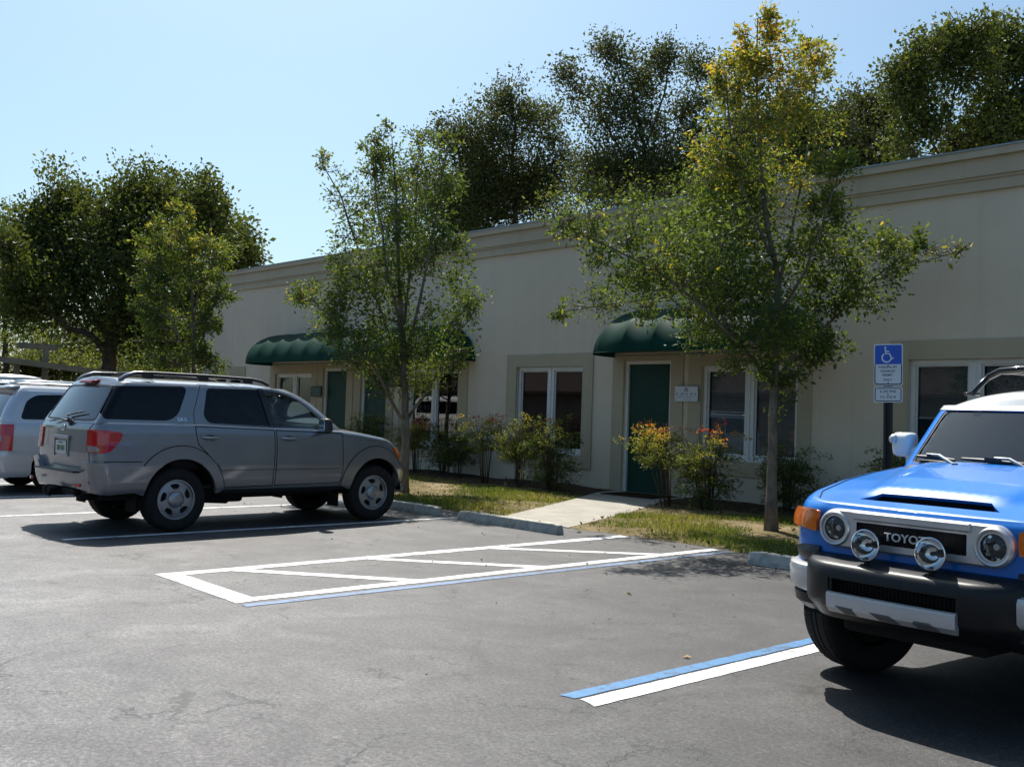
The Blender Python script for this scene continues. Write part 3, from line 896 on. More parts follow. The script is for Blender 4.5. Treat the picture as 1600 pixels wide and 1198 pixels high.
    for x, nm in ((0, 'r'), (2.95, 'f')):
        for sg in (1, -1):
            wheel(car, x, sg * .755, sg, .385, .25, .232, 'slots', R(-2) if nm == 'f' else 0)
    return car
suv = build_suv()
suv.location = (-11.85 - .90 * .9994, 5.54 - .9 * .034, 0)
suv.rotation_euler = (0, 0, math.atan2(.9994, -.0339))
tag(suv, 'silver grey four door suv with black roof rails, parked nose towards the building', 'suv', 'vehicles parked in the lot')
# ------------------------------------------------------------------ blue off-road vehicle with white roof
YZ = Matrix(((0, 0, 1, 0), (1, 0, 0, 0), (0, 1, 0, 0), (0, 0, 0, 1)))     # (x,y,z)->(z,x,y): a flat plate facing +X
def build_offroader():
    car = empty('parked_off_roader')
    XB = [-4.3, -1.6, -1.1, -.8, -.5, -.25, -.1, 0, .2]
    ZB = [1.30, 1.295, 1.282, 1.250, 1.205, 1.148, 1.110, 1.085, 1.05]
    def ztop(x): return np.interp(x, XB, ZB)
    zs = .56; N = (20, 18, 110, 14, 16)
    rows = []
    tt = list(np.linspace(0, .86, 22)) + [.90, .93, .955, .975, .99, 1.0]
    for t in tt:
        w = float(np.interp(t, [0, .1, .3, .6, .8, .9, .95, .98, 1], [.835, .85, .858, .856, .845, .832, .818, .800, .775]))
        xf = float(np.interp(t, [0, .7, .93, 1], [0.0, 0.01, .0, -.03])); xr = float(np.interp(t, [0, .5, 1], [-3.98, -4.02, -3.98]))
        o = plan_ring(xf, xr, w, (.24, .26), (.12, .14), .035, .04, n=N)
        z = zs + t * (ztop(o[:, 0]) - zs)
        rows.append(np.column_stack([o, z]))
    nsh = len(rows) - 1
    def crown(x, y):
        ay = np.abs(y)
        c = np.interp(x, [-1.1, -.30, -.05], [.035, .018, .004]) * (1 - np.clip(ay / .78, 0, 1) ** 2)
        # raised centre of the bonnet behind the intake slot, widening to the windscreen
        hw = np.interp(x, [-1.2, -.2], [.62, .40])
        tx = np.clip((-.17 - x) / .14, 0, 1)
        b = 1 / (1 + np.exp((ay - hw) / .028)) * .030 * tx * tx * (3 - 2 * tx)
        return c + b
    for s in (.015, .04, .08, .13, .18, .22, .25, .28, .31, .34, .38, .42, .46, .50, .56, .63, .7, .8, .9, 1.0):
        o = rows[nsh][:, :2].copy()
        o[:, 1] *= (1 - s); o[:, 0] -= np.where(o[:, 0] > -.35, .035 * min(1, s * 5) * np.clip((o[:, 0] + .35) / .3, 0, 1), 0)
        z = ztop(o[:, 0]) + crown(o[:, 0], o[:, 1]) * min(1, s * 14)
        rows.append(np.column_stack([o, z]))
    low = Surf(rows)
    us0, us1 = N[0], N[0] + N[1] + N[2] + N[3]
    # the bonnet deck is finer along x: re-sample in u is enough for this size
    rows = []
    zb, zt = 1.275, 1.70
    for t in np.linspace(0, 1, 18):
        z0 = zb + t * (zt - zb)
        w = float(np.interp(z0, [1.275, 1.5, 1.64, 1.70], [.765, .72, .69, .672]))
        xf = float(np.interp(z0, [1.275, 1.70], [-1.03, -1.36])); xr = float(np.interp(z0, [1.275, 1.70], [-3.98, -3.86]))
        o = plan_ring(xf, xr, w, (.16, .13), (.14, .16), .05, .04, n=N)
        rows.append(np.column_stack([o, np.full(len(o), z0)]))
    ng = len(rows) - 1
    for s in (.02, .05, .09, .15, .25, .4, .6, .8, 1.0):
        o = rows[ng][:, :2].copy(); xm = -2.6
        o[:, 0] = xm + (o[:, 0] - xm) * (1 - .10 * s ** .6)
        o[:, 1] *= (1 - s)
        z = 1.70 + .125 * (1 - (1 - s) ** 2.6) - .045 * np.clip((o[:, 0] + 1.9) / .5, 0, 1) ** 2
        rows.append(np.column_stack([o, z]))
    up = Surf(rows)
    nu, nv = low.nu - 1, low.nv - 1
    S = lambda L: low.inv(densify(L, .03), (0, 2), (0, nsh), (us0 - 4, us1 + 6))
    H = lambda L: up.inv(densify(L, .035), (0, 2), (0, ng), (us0 - 4, us1 + 6))
    FR = lambda L, d=.03: up.inv(densify(L, d), (1, 2), (0, ng), (0, us0 + 14))
    RR = lambda L, d=.03: up.inv(densify(L, d), (1, 2), (0, ng), (us1 - 8, up.nu - 1))
    mats = [M['blue'], M['black']]
    # lower body with wheel arches cut out of its bottom edge
    cf, cr = (-.72, .40), (-3.41, .40)
    A = np.linspace(.34, PI - .34, 26)
    pf = [(cf[0] + .475 * math.cos(a), cf[1] + .48 * math.sin(a)) for a in A]
    pr = [(cr[0] + .475 * math.cos(a), cr[1] + .48 * math.sin(a)) for a in A]
    bl = pf + densify([(-1.20, .565), (-2.93, .565)], .1, False) + pr + [(-3.88, .565)]
    blu = low.inv(densify(bl, .05, False), (0, 2), (0, nsh), (us0, us1 + 4))
    uA = int(np.argmin(np.abs(low.P[nsh, :us0 + 100, 0] + 1.12)))
    v_lo = 0.0
    outer = np.array([(0, 0), (blu[0][0] - 1, 0)] + [tuple(p) for p in blu] + [(us1 + 4, 0), (nu, 0), (nu, nsh), (uA, nsh), (uA, nv), (0, nv)], float)
    door = [(-1.36, 1.285), (-1.36, .95), (-1.30, .66), (-1.22, .59), (-2.42, .59), (-2.46, .8), (-2.46, 1.285)]
    slot = [(-.20, -.34), (-.20, .34), (-.145, .40), (-.145, -.40)]
    # slot in the bonnet, drawn in plan (x, |y|)
    slot_h = [(-.215, 0), (-.215, .335), (-.135, .405), (-.140, .39), (-.148, .3), (-.150, 0)]
    TOP = lambda L, d=.03: low.inv(densify(L, d, False), (0, 1), (nsh + 1, nv), (0, us0 + 60))
    sl = TOP([(-.222, 0), (-.222, .325), (-.13, .415), (-.126, .3), (-.124, 0)], .015)
    gr = low.inv(densify([(.03, .865), (.45, .865), (.53, .90), (.53, 1.02), (.45, 1.052), (.03, 1.052)], .03), (1, 2), (0, nsh), (0, us0 + 10))
    mb = MB()
    low.panel(mb, [outer, S(door), sl, gr[1:-1] if False else gr], 0, .03, 0, .02)
    # greenhouse: pillars blue, roof white
    ws = [(0, 1.318), (.655, 1.318), (.575, 1.675), (0, 1.682)]
    wsr = rounded([(0, 1.318), (.668, 1.318), (.592, 1.676), (0, 1.682)], [0, .03, .05, 0], 3)
    dwin = rounded([(-1.22, 1.33), (-1.46, 1.64), (-2.32, 1.65), (-2.36, 1.33)], [.05, .06, .06, .05], 3)
    qwin = rounded([(-2.56, 1.35), (-2.54, 1.645), (-3.62, 1.645), (-3.55, 1.35)], [.06, .06, .12, .12], 3)
    rwin = rounded([(0, 1.34), (.55, 1.34), (.52, 1.63), (0, 1.63)], [0, .06, .06, 0], 3)
    vroof = float(up.inv([(-2.5, 1.672)], (0, 2), (0, ng), (us0, us1))[0][1])
    lowerg = np.array([(0, 0), (up.nu - 1, 0), (up.nu - 1, vroof), (0, vroof)], float)
    roofg = np.array([(0, vroof), (up.nu - 1, vroof), (up.nu - 1, up.nv - 1), (0, up.nv - 1)], float)
    def clipv(L): L = np.array(L); L[:, 1] = np.minimum(L[:, 1], vroof - .02); return L
    upm = MB(); up.panel(mb, [lowerg, clipv(FR(wsr)), clipv(H(dwin)), clipv(H(qwin)), clipv(RR(rwin))], 0, .03, 0, .02)
    mb.build('body', mats, car)
    r = MB(); up.panel(r, [roofg], 0, .035, .006, .02); r.build('roof', M['roof_white'], car)
    wsg = MB(); up.panel(wsg, [FR(poly_offset(ccw(wsr), .01))], 0, .05, -.008, 0); wso = wsg.build('windshield', M['windshield'], car)
    sl_m = MB(); up.panel(sl_m, [FR(rounded([(0, 1.300), (.690, 1.300), (.606, 1.686), (0, 1.692)], [0, .03, .05, 0], 3)), FR(rounded([(0, 1.325), (.655, 1.325), (.578, 1.668), (0, 1.674)], [0, .03, .05, 0], 3))], 0, .03, -.003, .004)
    sl_m.build('windshield_seal', M['black_plastic'], wso)
    for sd in 'LR':
        d = MB(); low.panel(d, [S(poly_offset(ccw(door), -.006))], 0, .035, 0, .02, sd); do = d.build('door', mats, car)
        g = MB(); up.panel(g, [H(poly_offset(ccw(dwin), .012))], 0, .05, -.010, 0, sd); g.build('window', M['green_glass'], do)
        h = MB(); sg = 1 if sd == 'L' else -1
        h.tube([(-2.30, sg * .84, 1.10), (-2.27, sg * .885, 1.10), (-2.12, sg * .89, 1.10), (-2.09, sg * .84, 1.10)], [.014, .016, .016, .014], 8); h.build('handle', M['black_plastic'], do)
        g = MB(); up.panel(g, [H(poly_offset(ccw(qwin), .012))], 0, .05, -.010, 0, sd); g.build('quarter_window', M['dark_glass'], car)
    g = MB(); up.panel(g, [RR(poly_offset(ccw(rwin), .012))], 0, .05, -.008, 0); g.build('rear_window', M['dark_glass'], car)
    # intake slot tray
    t = MB()
    fz = lambda x: float(ztop(x))
    t.add([(-.09, -.43, 1.075), (-.09, .43, 1.075), (-.26, .42, 1.095), (-.26, -.42, 1.095)], [(0, 1, 2, 3)], 0)
    t.add([(-.262, -.34, 1.095), (-.262, .34, 1.095), (-.240, .34, 1.148), (-.240, -.34, 1.148)], [(0, 1, 2, 3)], 0)
    t.build('bonnet_intake', M['black'], car)
    # bonnet shut lines
    for sg in (1, -1):
        bl_ = MB()
        p, n = low.full(*[np.array(q) for q in zip(*TOP([(-1.10, .735), (-.5, .735), (-.22, .725), (-.10, .66)], .05))], .0015)
        pts = [(a, sg * b, c) for a, b, c in p]
        bl_.tube(pts, .0035, 5, 0, True, None, False)
        bl_.build('bonnet_shut_line', M['black'], car)
    # bezel with grille and head lamps
    bz = MB()
    out = rounded([(-.565, .853), (.565, .853), (.565, 1.068), (-.565, 1.068)], .1075, 8)
    out = circle((.458, .9605), .1085, 18, -PI / 2, PI / 2) + [(.458, 1.069)] + circle((-.458, .9605), .1085, 18, PI / 2, 3 * PI / 2) + [(-.458, .852)]
    gh = rounded([(-.333, .886), (.333, .886), (.333, 1.016), (-.333, 1.016)], .014, 2)
    lamps = [circle((sg * .463, .957), .079, 32) for sg in (1, -1)]
    T0 = Matrix.Translation((.0, 0, 0)) @ YZ
    bz.prism(out, -.05, .030, 0, T0, [gh] + lamps, .010)
    for sg in (1, -1):
        bz.lathe([(.079, -.02), (.079, .030), (.084, .040), (.092, .043), (.100, .036), (.104, .026)], 40, 0, Matrix.Translation((.0, sg * .463, .957)) @ Matrix.Rotation(PI / 2, 4, 'Y'))
    # raised bar along the top, between the lamp housings
    bz.prism(rounded([(-.345, 1.018), (.345, 1.018), (.345, 1.066), (-.345, 1.066)], .006, 2), .02, .044, 0, T0, (), .008)
    bzo = bz.build('grille_surround', M['silver_trim'], car, autosmooth=35)
    g = MB(); g.add([(.014, -.34, .88), (.014, .34, .88), (.014, .34, 1.02), (.014, -.34, 1.02)], [(0, 1, 2, 3)])
    for k in range(46):
        y = -.335 + .67 * k / 45
        for dz in (0, 1):
            pass
    for k in range(11):
        z = .888 + .0128 * k
        g.box((.018, 0, z), (.006, .67, .0035), 0)
    for k in range(52):
        g.box((.019, -.332 + .664 * k / 51, .951), (.006, .0035, .13), 0)
    g.build('grille_mesh', M['mesh_black'], bzo)
    l = MB(); l.text('TOYOTA', .064, Matrix.Translation((.028, 0.0, .942)) @ YZ, .005, bold=.0012, sx=1.12)
    l.build('lettering', M['silver_trim'], bzo)
    for sg in (1, -1):
        T = Matrix.Translation((.012, sg * .463, .957)) @ Matrix.Rotation(PI / 2, 4, 'Y')
        l = MB()
        for i_, ((ra_, ha_), (rb_, hb_)) in enumerate((((.080, .002), (.072, -.018)), ((.072, -.018), (.056, -.040)), ((.056, -.040), (.036, -.056)), ((.036, -.056), (.012, -.062)))):
            nf = (15, 13, 10, 8)[i_]
            for k in range(nf):     # stepped mirror facets, each tilted a little differently
                a0_, a1_ = 2 * PI * (k + .5 * i_) / nf, 2 * PI * (k + 1 + .5 * i_) / nf; w0_, w1_ = random.uniform(-.006, .006), random.uniform(-.006, .006)
                l.add([(ra_ * math.cos(a0_), ra_ * math.sin(a0_), ha_ + w0_), (ra_ * math.cos(a1_), ra_ * math.sin(a1_), ha_ + w1_), (rb_ * math.cos(a1_), rb_ * math.sin(a1_), hb_ - w1_), (rb_ * math.cos(a0_), rb_ * math.sin(a0_), hb_ - w0_)], [(0, 1, 2, 3)], 2, False, None, T)
        l.lathe([(.082, .0), (.070, -.03), (.03, -.07), (0, -.07)], 24, 0, T)
        l.lathe([(.0, -.012), (.016, -.014), (.020, -.022), (.018, -.034), (.012, -.06)], 16, 1, T)
        lo = l.build('headlamp', [M['reflector'], M['silver_trim'], M['chrome']], car, autosmooth=40)
        c = MB(); c.lathe([(.080, .004), (.060, .014), (.030, .020), (0, .022)], 36, 0, T); c.build('lamp_lens', M['lens'], lo)
        # amber corner lamp
        am = MB()
        q = low.inv(densify(rounded([(.590, .925), (.68, .935), (.80, .945), (.815, .99), (.79, 1.045), (.66, 1.05), (.585, 1.045)], .012, 3), .02), (1, 2), (0, nsh), (8, us0 + N[1] + 2))
        low.panel(am, [q], 0, .02, .018, .03, 'L' if sg > 0 else 'R', True, lambda P: .014 + .010 * np.sin(np.clip((P[:, 2] - .925) / .12, 0, 1) * PI))
        am.build('corner_lamp', M['amber'], car)
    # bumper
    def bumper_station(y):
        ay = abs(y); k = math.sqrt(max(0, 1 - max(0, (ay - .40) / .235) ** 2)) if ay > .40 else 1
        xf = .03 + .19 * k; 
        bow = -.04 * (ay / .62) ** 2
        xf += bow
        zt = .800 - .0 * ay
        P = [(-.06, zt + .012), (.02, zt + .010), (xf - .035, zt - .018), (xf - .012, zt - .030), (xf, zt - .055), (xf + .004, .70), (xf - .002, .58), (xf - .02, .545), (xf - .07, .51), (xf - .12, .465), (xf - .14, .455), (-.06, .455)]
        return [(x, y, z) for x, z in P]
    ys = np.concatenate([np.linspace(-.634, -.42, 14), np.linspace(-.38, .38, 16), np.linspace(.42, .634, 14)])
    b = MB()
    L = [bumper_station(y) for y in ys]
    n = len(L[0]); vs = [p for r_ in L for p in r_]; fs = []; fm = []
    for i in range(len(L) - 1):
        ym = (ys[i] + ys[i + 1]) / 2
        for j in range(n):
            j2 = (j + 1) % n
            if j == 5 - 0 and abs(ym) < .375: pass
            fs.append((i * n + j2, i * n + j, (i + 1) * n + j, (i + 1) * n + j2)); fm.append(j)
    keep = [f for f, j, i in zip(fs, fm, np.repeat(np.arange(len(L) - 1), n)) if not (j == 5 and abs((ys[i] + ys[i + 1]) / 2) < .36)]
    b.add(vs, keep, 0, True)
    b.add(L[0], [tuple(range(n))], 0); b.add(L[-1], [tuple(range(n))[::-1]], 0)
    bo = b.build('front_bumper', M['bumper_plastic'], car, autosmooth=38)
    g = MB()
    g.box((.12, 0, .645), (.02, .80, .16), 0)
    for k in range(9): g.box((.145, 0, .605 + .014 * k), (.02, .76, .004), 0)
    for k in range(34): g.box((.147, -.37 + .74 * k / 33, .655), (.02, .004, .12), 0)
    g.build('lower_grille', M['mesh_black'], bo)
    # frame of the opening
    f = MB()
    for sg in (1, -1): f.box((.155, sg * .372, .652), (.09, .024, .13), 0, 0, None, .006)
    f.box((.150, 0, .715), (.09, .74, .02), 0, 0, None, .005)
    f.build('opening_frame', M['bumper_plastic'], bo)
    sk = MB()
    loops = []
    for y in np.linspace(-.375, .375, 9):
        bow = -.04 * (abs(y) / .62) ** 2
        loops.append([(.225 + bow, y, .628), (.242 + bow, y, .622), (.246 + bow, y, .605), (.240 + bow, y, .545), (.215 + bow, y, .515), (.20 + bow, y, .515), (.20 + bow, y, .62)])
    sk.loft(loops, 0, False)
    sko = sk.build('skid_plate', M['silver_trim'], bo, autosmooth=30)
    for y in (-.235, -.02, .20):
        hl = MB()
        bow = -.04 * (y / .62) ** 2
        hl.loft([[(x0 + bow, y + d, z) for d in (-.06 - sh, .06 - sh)] + [(x0 + bow - .012, y + d, z) for d in (.06 - sh, -.06 - sh)] for x0, z, sh in ((.2425, .556, .02), (.2415, .545, .0), (.219, .517, -.035))], 0, False)
        hl.build('skid_plate_slot', M['grey_plastic'], sko)
    for sg in (1, -1):
        c = MB(); loops = []
        for a in np.linspace(0, 1, 12):
            # corner end piece sweeps from the bumper round to the wheel arch
            an = a * 1.35
            y = .60 + .30 * math.sin(an) ** .9; x = .055 - .36 * (1 - math.cos(an)) - .06 * a
            nx, ny = math.cos(an), math.sin(an)
            hgt = .0
            P = [(0.0, .735), (.022, .725), (.028, .70), (.022, .60), (.005, .575), (-.05, .56), (-.06, .735)]
            loops.append([(x + nx * p, sg * (y + ny * p), z + (.03 * a if z < .62 else 0)) for p, z in P])
        c.loft(loops, 0, True)
        c.build('bumper_end', M['silver_trim'], bo, autosmooth=40)
        c = MB(); loops = []
        for a in np.linspace(0, 1, 10):
            an = a * 1.35
            y = .58 + .28 * math.sin(an); x = .0 - .30 * (1 - math.cos(an)); nx, ny = math.cos(an), math.sin(an)
            P = [(-.02, .56), (.03, .555), (.02, .50), (-.03, .46), (-.10, .46), (-.10, .84), (.0, .84), (.02, .80), (.0, .74)]
            loops.append([(x + nx * p, sg * (y + ny * p), z) for p, z in P])
        c.loft(loops, 0, True); c.build('bumper_side', M['bumper_plastic'], bo, autosmooth=40)
    # auxiliary lamps on the bumper
    for sg in (1, -1):
        yy = .19 * sg
        T = Matrix.Translation((.135, yy, .897)) @ Matrix.Rotation(R(88), 4, 'Y')
        l = MB()
        l.lathe([(0, -.075), (.030, -.072), (.062, -.045), (.080, -.008), (.083, .004), (.086, .008), (.086, .016), (.081, .018), (.079, .012)], 40, 1, T)
        l.tube([(.125, yy, .83), (.13, yy, .785)], [.012, .016], 8, 2); l.box((.12, yy, .786), (.06, .05, .012), 2)
        lo = l.build('driving_lamp', [M['reflector'], M['chrome'], M['black']], car, autosmooth=45)
        rf = MB(); rf.lathe([(.079, .008), (.070, -.010), (.050, -.032), (.025, -.045), (0, -.048)], 36, 0, T)
        rf.lathe([(0, .0), (.010, -.002), (.013, -.012), (.010, -.045)], 12, 1, T)
        rf.build('lamp_reflector', [M['mirror'], M['black']], lo, autosmooth=45)
        c = MB(); c.lathe([(.080, .014), (.05, .020), (0, .024)], 36, 0, T); c.build('lamp_lens', M['lens'], lo)
    # wheel arch mouldings in grey plastic
    for c0 in (cf, cr):
        for sd in 'LR':
            f = MB()
            ri, ro = (.468, .472), (.565, .585)
            AA = np.linspace(.30 if c0 is cf else .30, PI - .30, 30)
            L = [(c0[0] + ro[0] * math.cos(a), c0[1] + ro[1] * math.sin(a)) for a in AA] + [(c0[0] + ri[0] * math.cos(a), c0[1] + ri[1] * math.sin(a)) for a in AA[::-1]]
            def bl2(P, c0=c0):
                rr = np.hypot((P[:, 0] - c0[0]) / ro[0], (P[:, 2] - c0[1]) / ro[1])
                return .01 + .075 * np.clip((1 - rr) / .10, 0, 1) ** .6
            low.panel(f, [S(L)], 0, .02, 0, .09, sd, True, bl2)
            f.build('wheel_arch_moulding', M['grey_plastic'], car)
    # side steps / sills
    for sg in (1, -1):
        s_ = MB(); s_.box((-2.06, sg * .80, .52), (1.70, .12, .10), 0, 0, None, .03); s_.build('sill', M['black_plastic'], car)
    # rear bumper and spare
    rb = MB(); rb.box((-4.05, 0, .62), (.22, 1.66, .22), 0, 0, None, .05); rb.build('rear_bumper', M['bumper_plastic'], car)
    for sg in (1, -1):
        tl = MB(); q = low.inv(densify(rounded([(.66, 1.0), (.80, 1.0), (.80, 1.2), (.66, 1.2)], .03, 3), .03), (1, 2), (0, nsh), (us1 - 8, nu)); low.panel(tl, [q], 0, .03, .014, .02, 'L' if sg > 0 else 'R'); tl.build('tail_lamp', M['red_lens'], car)
    # windscreen wipers: three arms
    def wsp(y, z, off):
        q = up.inv([(abs(y), z)], (1, 2), (0, ng), (0, us0 + 14)); p, n = up.full(q[:, 0], q[:, 1], off); return (p[0][0], p[0][1] * (1 if y >= 0 else -1), p[0][2])
    for y0 in (-.31, .15, .58):
        w = MB()
        piv = (-1.035, y0 + .0, 1.312)
        a1 = wsp(y0 - .14, 1.348, .045); a2 = wsp(y0 - .24, 1.356, .035)
        w.tube([piv, (piv[0] + .0, y0 - .03, 1.325), a1, a2], [.015, .012, .010, .008], 6, 1)
        w.lathe([(0, .022), (.018, .02), (.022, 0)], 12, 1, Matrix.Translation((-1.04, y0, 1.30)))
        b0 = wsp(y0 - .46 if y0 > -.3 else y0 - .32, 1.352, .018); b1 = wsp(y0 - .04, 1.340, .018)
        pts = [tuple(np.array(b0) + (np.array(b1) - np.array(b0)) * k / 6) for k in range(7)]
        w.tube(pts, [.008, .011, .013, .015, .013, .011, .008], 6, 0)
        w.box(tuple((np.array(b0) + np.array(b1)) / 2 + np.array((.012, 0, .012))), (.014, .10, .02), 0)
        w.build('wiper', [M['black_plastic'], M['alloy']], car, autosmooth=50)
    cw = MB()
    loops = []
    for y in np.linspace(-.66, .66, 15):
        x0 = -1.02 - .05 * (y / .7) ** 2
        loops.append([(x0 + .05, y, 1.285), (x0 + .01, y, 1.300), (x0 - .05, y, 1.306), (x0 - .06, y, 1.27), (x0 + .05, y, 1.26)])
    cw.loft(loops, 0, True); cw.build('cowl', M['black_plastic'], car)
    for y in (-.30, .32):
        nz = MB(); nz.box((-.985, y, 1.327), (.03, .035, .014), 0, 0, None, .005); nz.build('washer_nozzle', M['black'], car)
    # mirrors
    for sg in (1, -1):
        m = MB()
        T = Matrix.Translation((-1.36, sg * .865, 1.43))
        loops = []
        for xx, s in ((-.045, .92), (-.02, 1.0), (.03, .97), (.055, .85), (.068, .5)):
            loops.append([(xx, sg * p[0] * s, p[1] * s) for p in rounded([(-.075, -.085), (.07, -.085), (.085, .06), (.06, .085), (-.075, .085)], .035, 3)])
        m.loft(loops, 0, True, True, True, T)
        m.tube([(-1.36, sg * .74, 1.36), (-1.36, sg * .82, 1.38)], [.045, .05], 8, 0)
        m.loft([[(-1.36 + a, sg * (.80 + b), z) for a, b in ((-.03, -.02), (.03, -.02), (.03, .04), (-.03, .04))] for z in (1.29, 1.36)], 0, False)
        mo = m.build('wing_mirror', M['roof_white'], car, autosmooth=50)
        t = MB(); t.lathe([(0, .022), (.016, .020), (.030, .010), (.034, -.006), (.034, -.03)], 24, 0, Matrix.Translation((-1.295, sg * .915, 1.465)) @ Matrix.Rotation(PI / 2, 4, 'Y'))
        t.build('mirror_lamp', M['silver_trim'], mo, autosmooth=50)
        g = MB(); g.box((-1.412, sg * .865, 1.43), (.006, .12, .13), 0); g.build('mirror_glass', M['chrome'], mo)
    # roof rack
    rk = MB()
    for sg in (1, -1):
        rk.tube([(-1.72, sg * .585, 1.795), (-1.76, sg * .565, 1.84), (-1.83, sg * .53, 1.915), (-1.92, sg * .50, 1.955), (-2.1, sg * .50, 1.965), (-3.45, sg * .50, 1.965), (-3.55, sg * .53, 1.93), (-3.62, sg * .58, 1.80)], .021, 10)
        rk.box((-1.72, sg * .585, 1.792), (.14, .06, .024), 0, 0, None, .01); rk.box((-3.62, sg * .585, 1.80), (.14, .06, .024), 0, 0, None, .01)
        rk.tube([(-2.6, sg * .50, 1.96), (-2.6, sg * .56, 1.80)], .017, 8)
    rk.tube([(-1.83, -.53, 1.915), (-1.825, -.44, 1.957), (-1.82, -.3, 1.966), (-1.81, 0, 1.970), (-1.82, .3, 1.966), (-1.825, .44, 1.957), (-1.83, .53, 1.915)], .025, 10)
    for x in (-2.3, -2.9, -3.45): rk.tube([(x, -.50, 1.962), (x, .50, 1.962)], .014, 8)
    rk.build('roof_rack', M['gloss_black'], car, autosmooth=60)
    # underbody, wheel wells, interior
    u = MB()
    u.box((-2.0, 0, .52), (3.9, 1.3, .16), 0); u.tube([(-.72, -.7, .37), (-.72, .7, .37)], .05, 8); u.tube([(-3.41, -.7, .39), (-3.41, .7, .39)], .06, 8)
    u.box((-.28, 0, .43), (.55, .85, .10), 0, 0, None, .03); u.tube([(-.72, .1, .40), (-.66, .1, .40)], .13, 12)
    u.box((-.45, 0, .80), (.85, 1.02, .5), 0)
    for sg in (-1, 1):
        for xc, rr in ((cf[0], .50), (cr[0], .50)):
            AA = np.linspace(0, PI, 18); vs = []
            for a in AA: vs += [(xc + rr * math.cos(a), sg * .84, .40 + rr * math.sin(a)), (xc + rr * math.cos(a), sg * .45, .40 + rr * math.sin(a))]
            u.add(vs, [(2 * k, 2 * k + 1, 2 * k + 3, 2 * k + 2) for k in range(17)], 0, True)
            u.add([vs[2 * k + 1] for k in range(18)], [tuple(range(18))], 0)
    u.build('underbody', M['under'], car)
    it = MB()
    for y in (-.36, .36): seat(it, -2.15, y, .84, .50)
    it.box((-3.1, 0, 1.05), (.14, 1.2, .6), 0, 0, None, .05); it.box((-2.95, 0, .84), (.5, 1.2, .15), 0, 0, None, .04); it.box((-2.4, 0, .62), (3.0, 1.5, .04), 0)
    it.build('seats', M['interior_dark'], car)
    it = MB(); it.box((-1.40, 0, 1.14), (.42, 1.40, .26), 0, 0, None, .07); it.box((-1.20, 0, 1.22), (.26, 1.34, .10), 0, 0, None, .03)
    T = Matrix.Translation((-1.70, .36, 1.20)); steering(it, -1.68, .36, 1.22)
    it.build('dashboard', M['interior_dark'], car)
    it = MB(); it.box((-1.52, 0, 1.62), (.03, .22, .065), 0, 0, None, .015); it.build('rear_view_mirror', M['black'], car)
    for x, st in ((-.72, 1), (-3.41, 0)):
        for sg in (1, -1):
            wheel(car, x, sg * .745, sg, .392, .262, .228, 'spoke', R(-17) * st)
    # spare wheel on the back
    sp = wheel(car, -4.16, 0, 1, .38, .24, .225, 'spoke', PI / 2, z=1.02)
    sp.name = 'spare_wheel'
    return car
offr = build_offroader()
offr.location = (-2.643, 5.43, 0)
offr.rotation_euler = (0, 0, math.atan2(-.9969, -.0785))
tag(offr, 'bright blue off-road vehicle with white roof, roof rack and two round bumper lamps', 'off-roader', 'vehicles parked in the lot')
# ------------------------------------------------------------------ building
YW = 15.80
def stucco(name, col, joints=True, stain=.25):
    m, nt, out = newmat(name)
    b = nd(nt, 'ShaderNodeBsdfPrincipled'); b.inputs['Roughness'].default_value = .85; b.inputs['Specular IOR Level'].default_value = .25
    co = objco(nt)
    n1 = noise(nt, .6, 6, .65, co); n2 = noise(nt, 45, 6, .7, co)
    r = ramp(nt, [(.25, tuple(c * .90 for c in col)), (.75, tuple(c * 1.06 for c in col))], n1)
    # rain streaks: noise stretched along Z
    mp = nd(nt, 'ShaderNodeMapping'); mp.inputs['Scale'].default_value = (2.2, 2.2, .12); nt.links.new(co, mp.inputs[0])
    n3 = noise(nt, 1.6, 5, .65, mp.outputs[0])
    mr = nd(nt, 'ShaderNodeMapRange'); mr.inputs[1].default_value = .52; mr.inputs[2].default_value = .85; mr.inputs[3].default_value = 0; mr.inputs[4].default_value = stain
    lk(nt, n3, 0, mr, 0)
    mx = nd(nt, 'ShaderNodeMix', data_type='RGBA'); lk(nt, mr, 0, mx, 0); lk(nt, r, 0, mx, 6); mx.inputs[7].default_value = (col[0] * .55, col[1] * .53, col[2] * .48, 1)
    nt.links.new(mx.outputs[2], b.inputs['Base Color'])
    bp = nd(nt, 'ShaderNodeBump'); bp.inputs['Strength'].default_value = .35; bp.inputs['Distance'].default_value = .006; lk(nt, n2, 0, bp, 'Height')
    if joints:
        mp2 = nd(nt, 'ShaderNodeMapping'); mp2.inputs['Rotation'].default_value = (R(90), 0, 0); nt.links.new(co, mp2.inputs[0])
        br = nd(nt, 'ShaderNodeTexBrick'); br.inputs['Scale'].default_value = 1.0; br.inputs['Brick Width'].default_value = .40; br.inputs['Row Height'].default_value = .20
        br.inputs['Mortar Size'].default_value = .006; br.inputs['Mortar Smooth'].default_value = .6
        nt.links.new(mp2.outputs[0], br.inputs['Vector'])
        inv = nd(nt, 'ShaderNodeMath', operation='SUBTRACT'); inv.inputs[0].default_value = 1.0; lk(nt, br, 'Fac', inv, 1)
        bp2 = nd(nt, 'ShaderNodeBump'); bp2.inputs['Strength'].default_value = .22; bp2.inputs['Distance'].default_value = .004; lk(nt, inv, 0, bp2, 'Height'); lk(nt, bp, 0, bp2, 'Normal')
        lk(nt, bp2, 0, b, 'Normal')
    else: lk(nt, bp, 0, b, 'Normal')
    lk(nt, b, 0, out, 0)
    return m
M['wall'] = stucco('painted_block_wall', (.66, .575, .46))
M['trim'] = stucco('painted_trim', (.46, .40, .29), False)
M['cornice'] = stucco('painted_cornice', (.49, .43, .325), False, .4)
M['flashing'] = simple('roof_edge_metal', (.30, .33, .38), .4, .6, 0, .5, .2, 2)
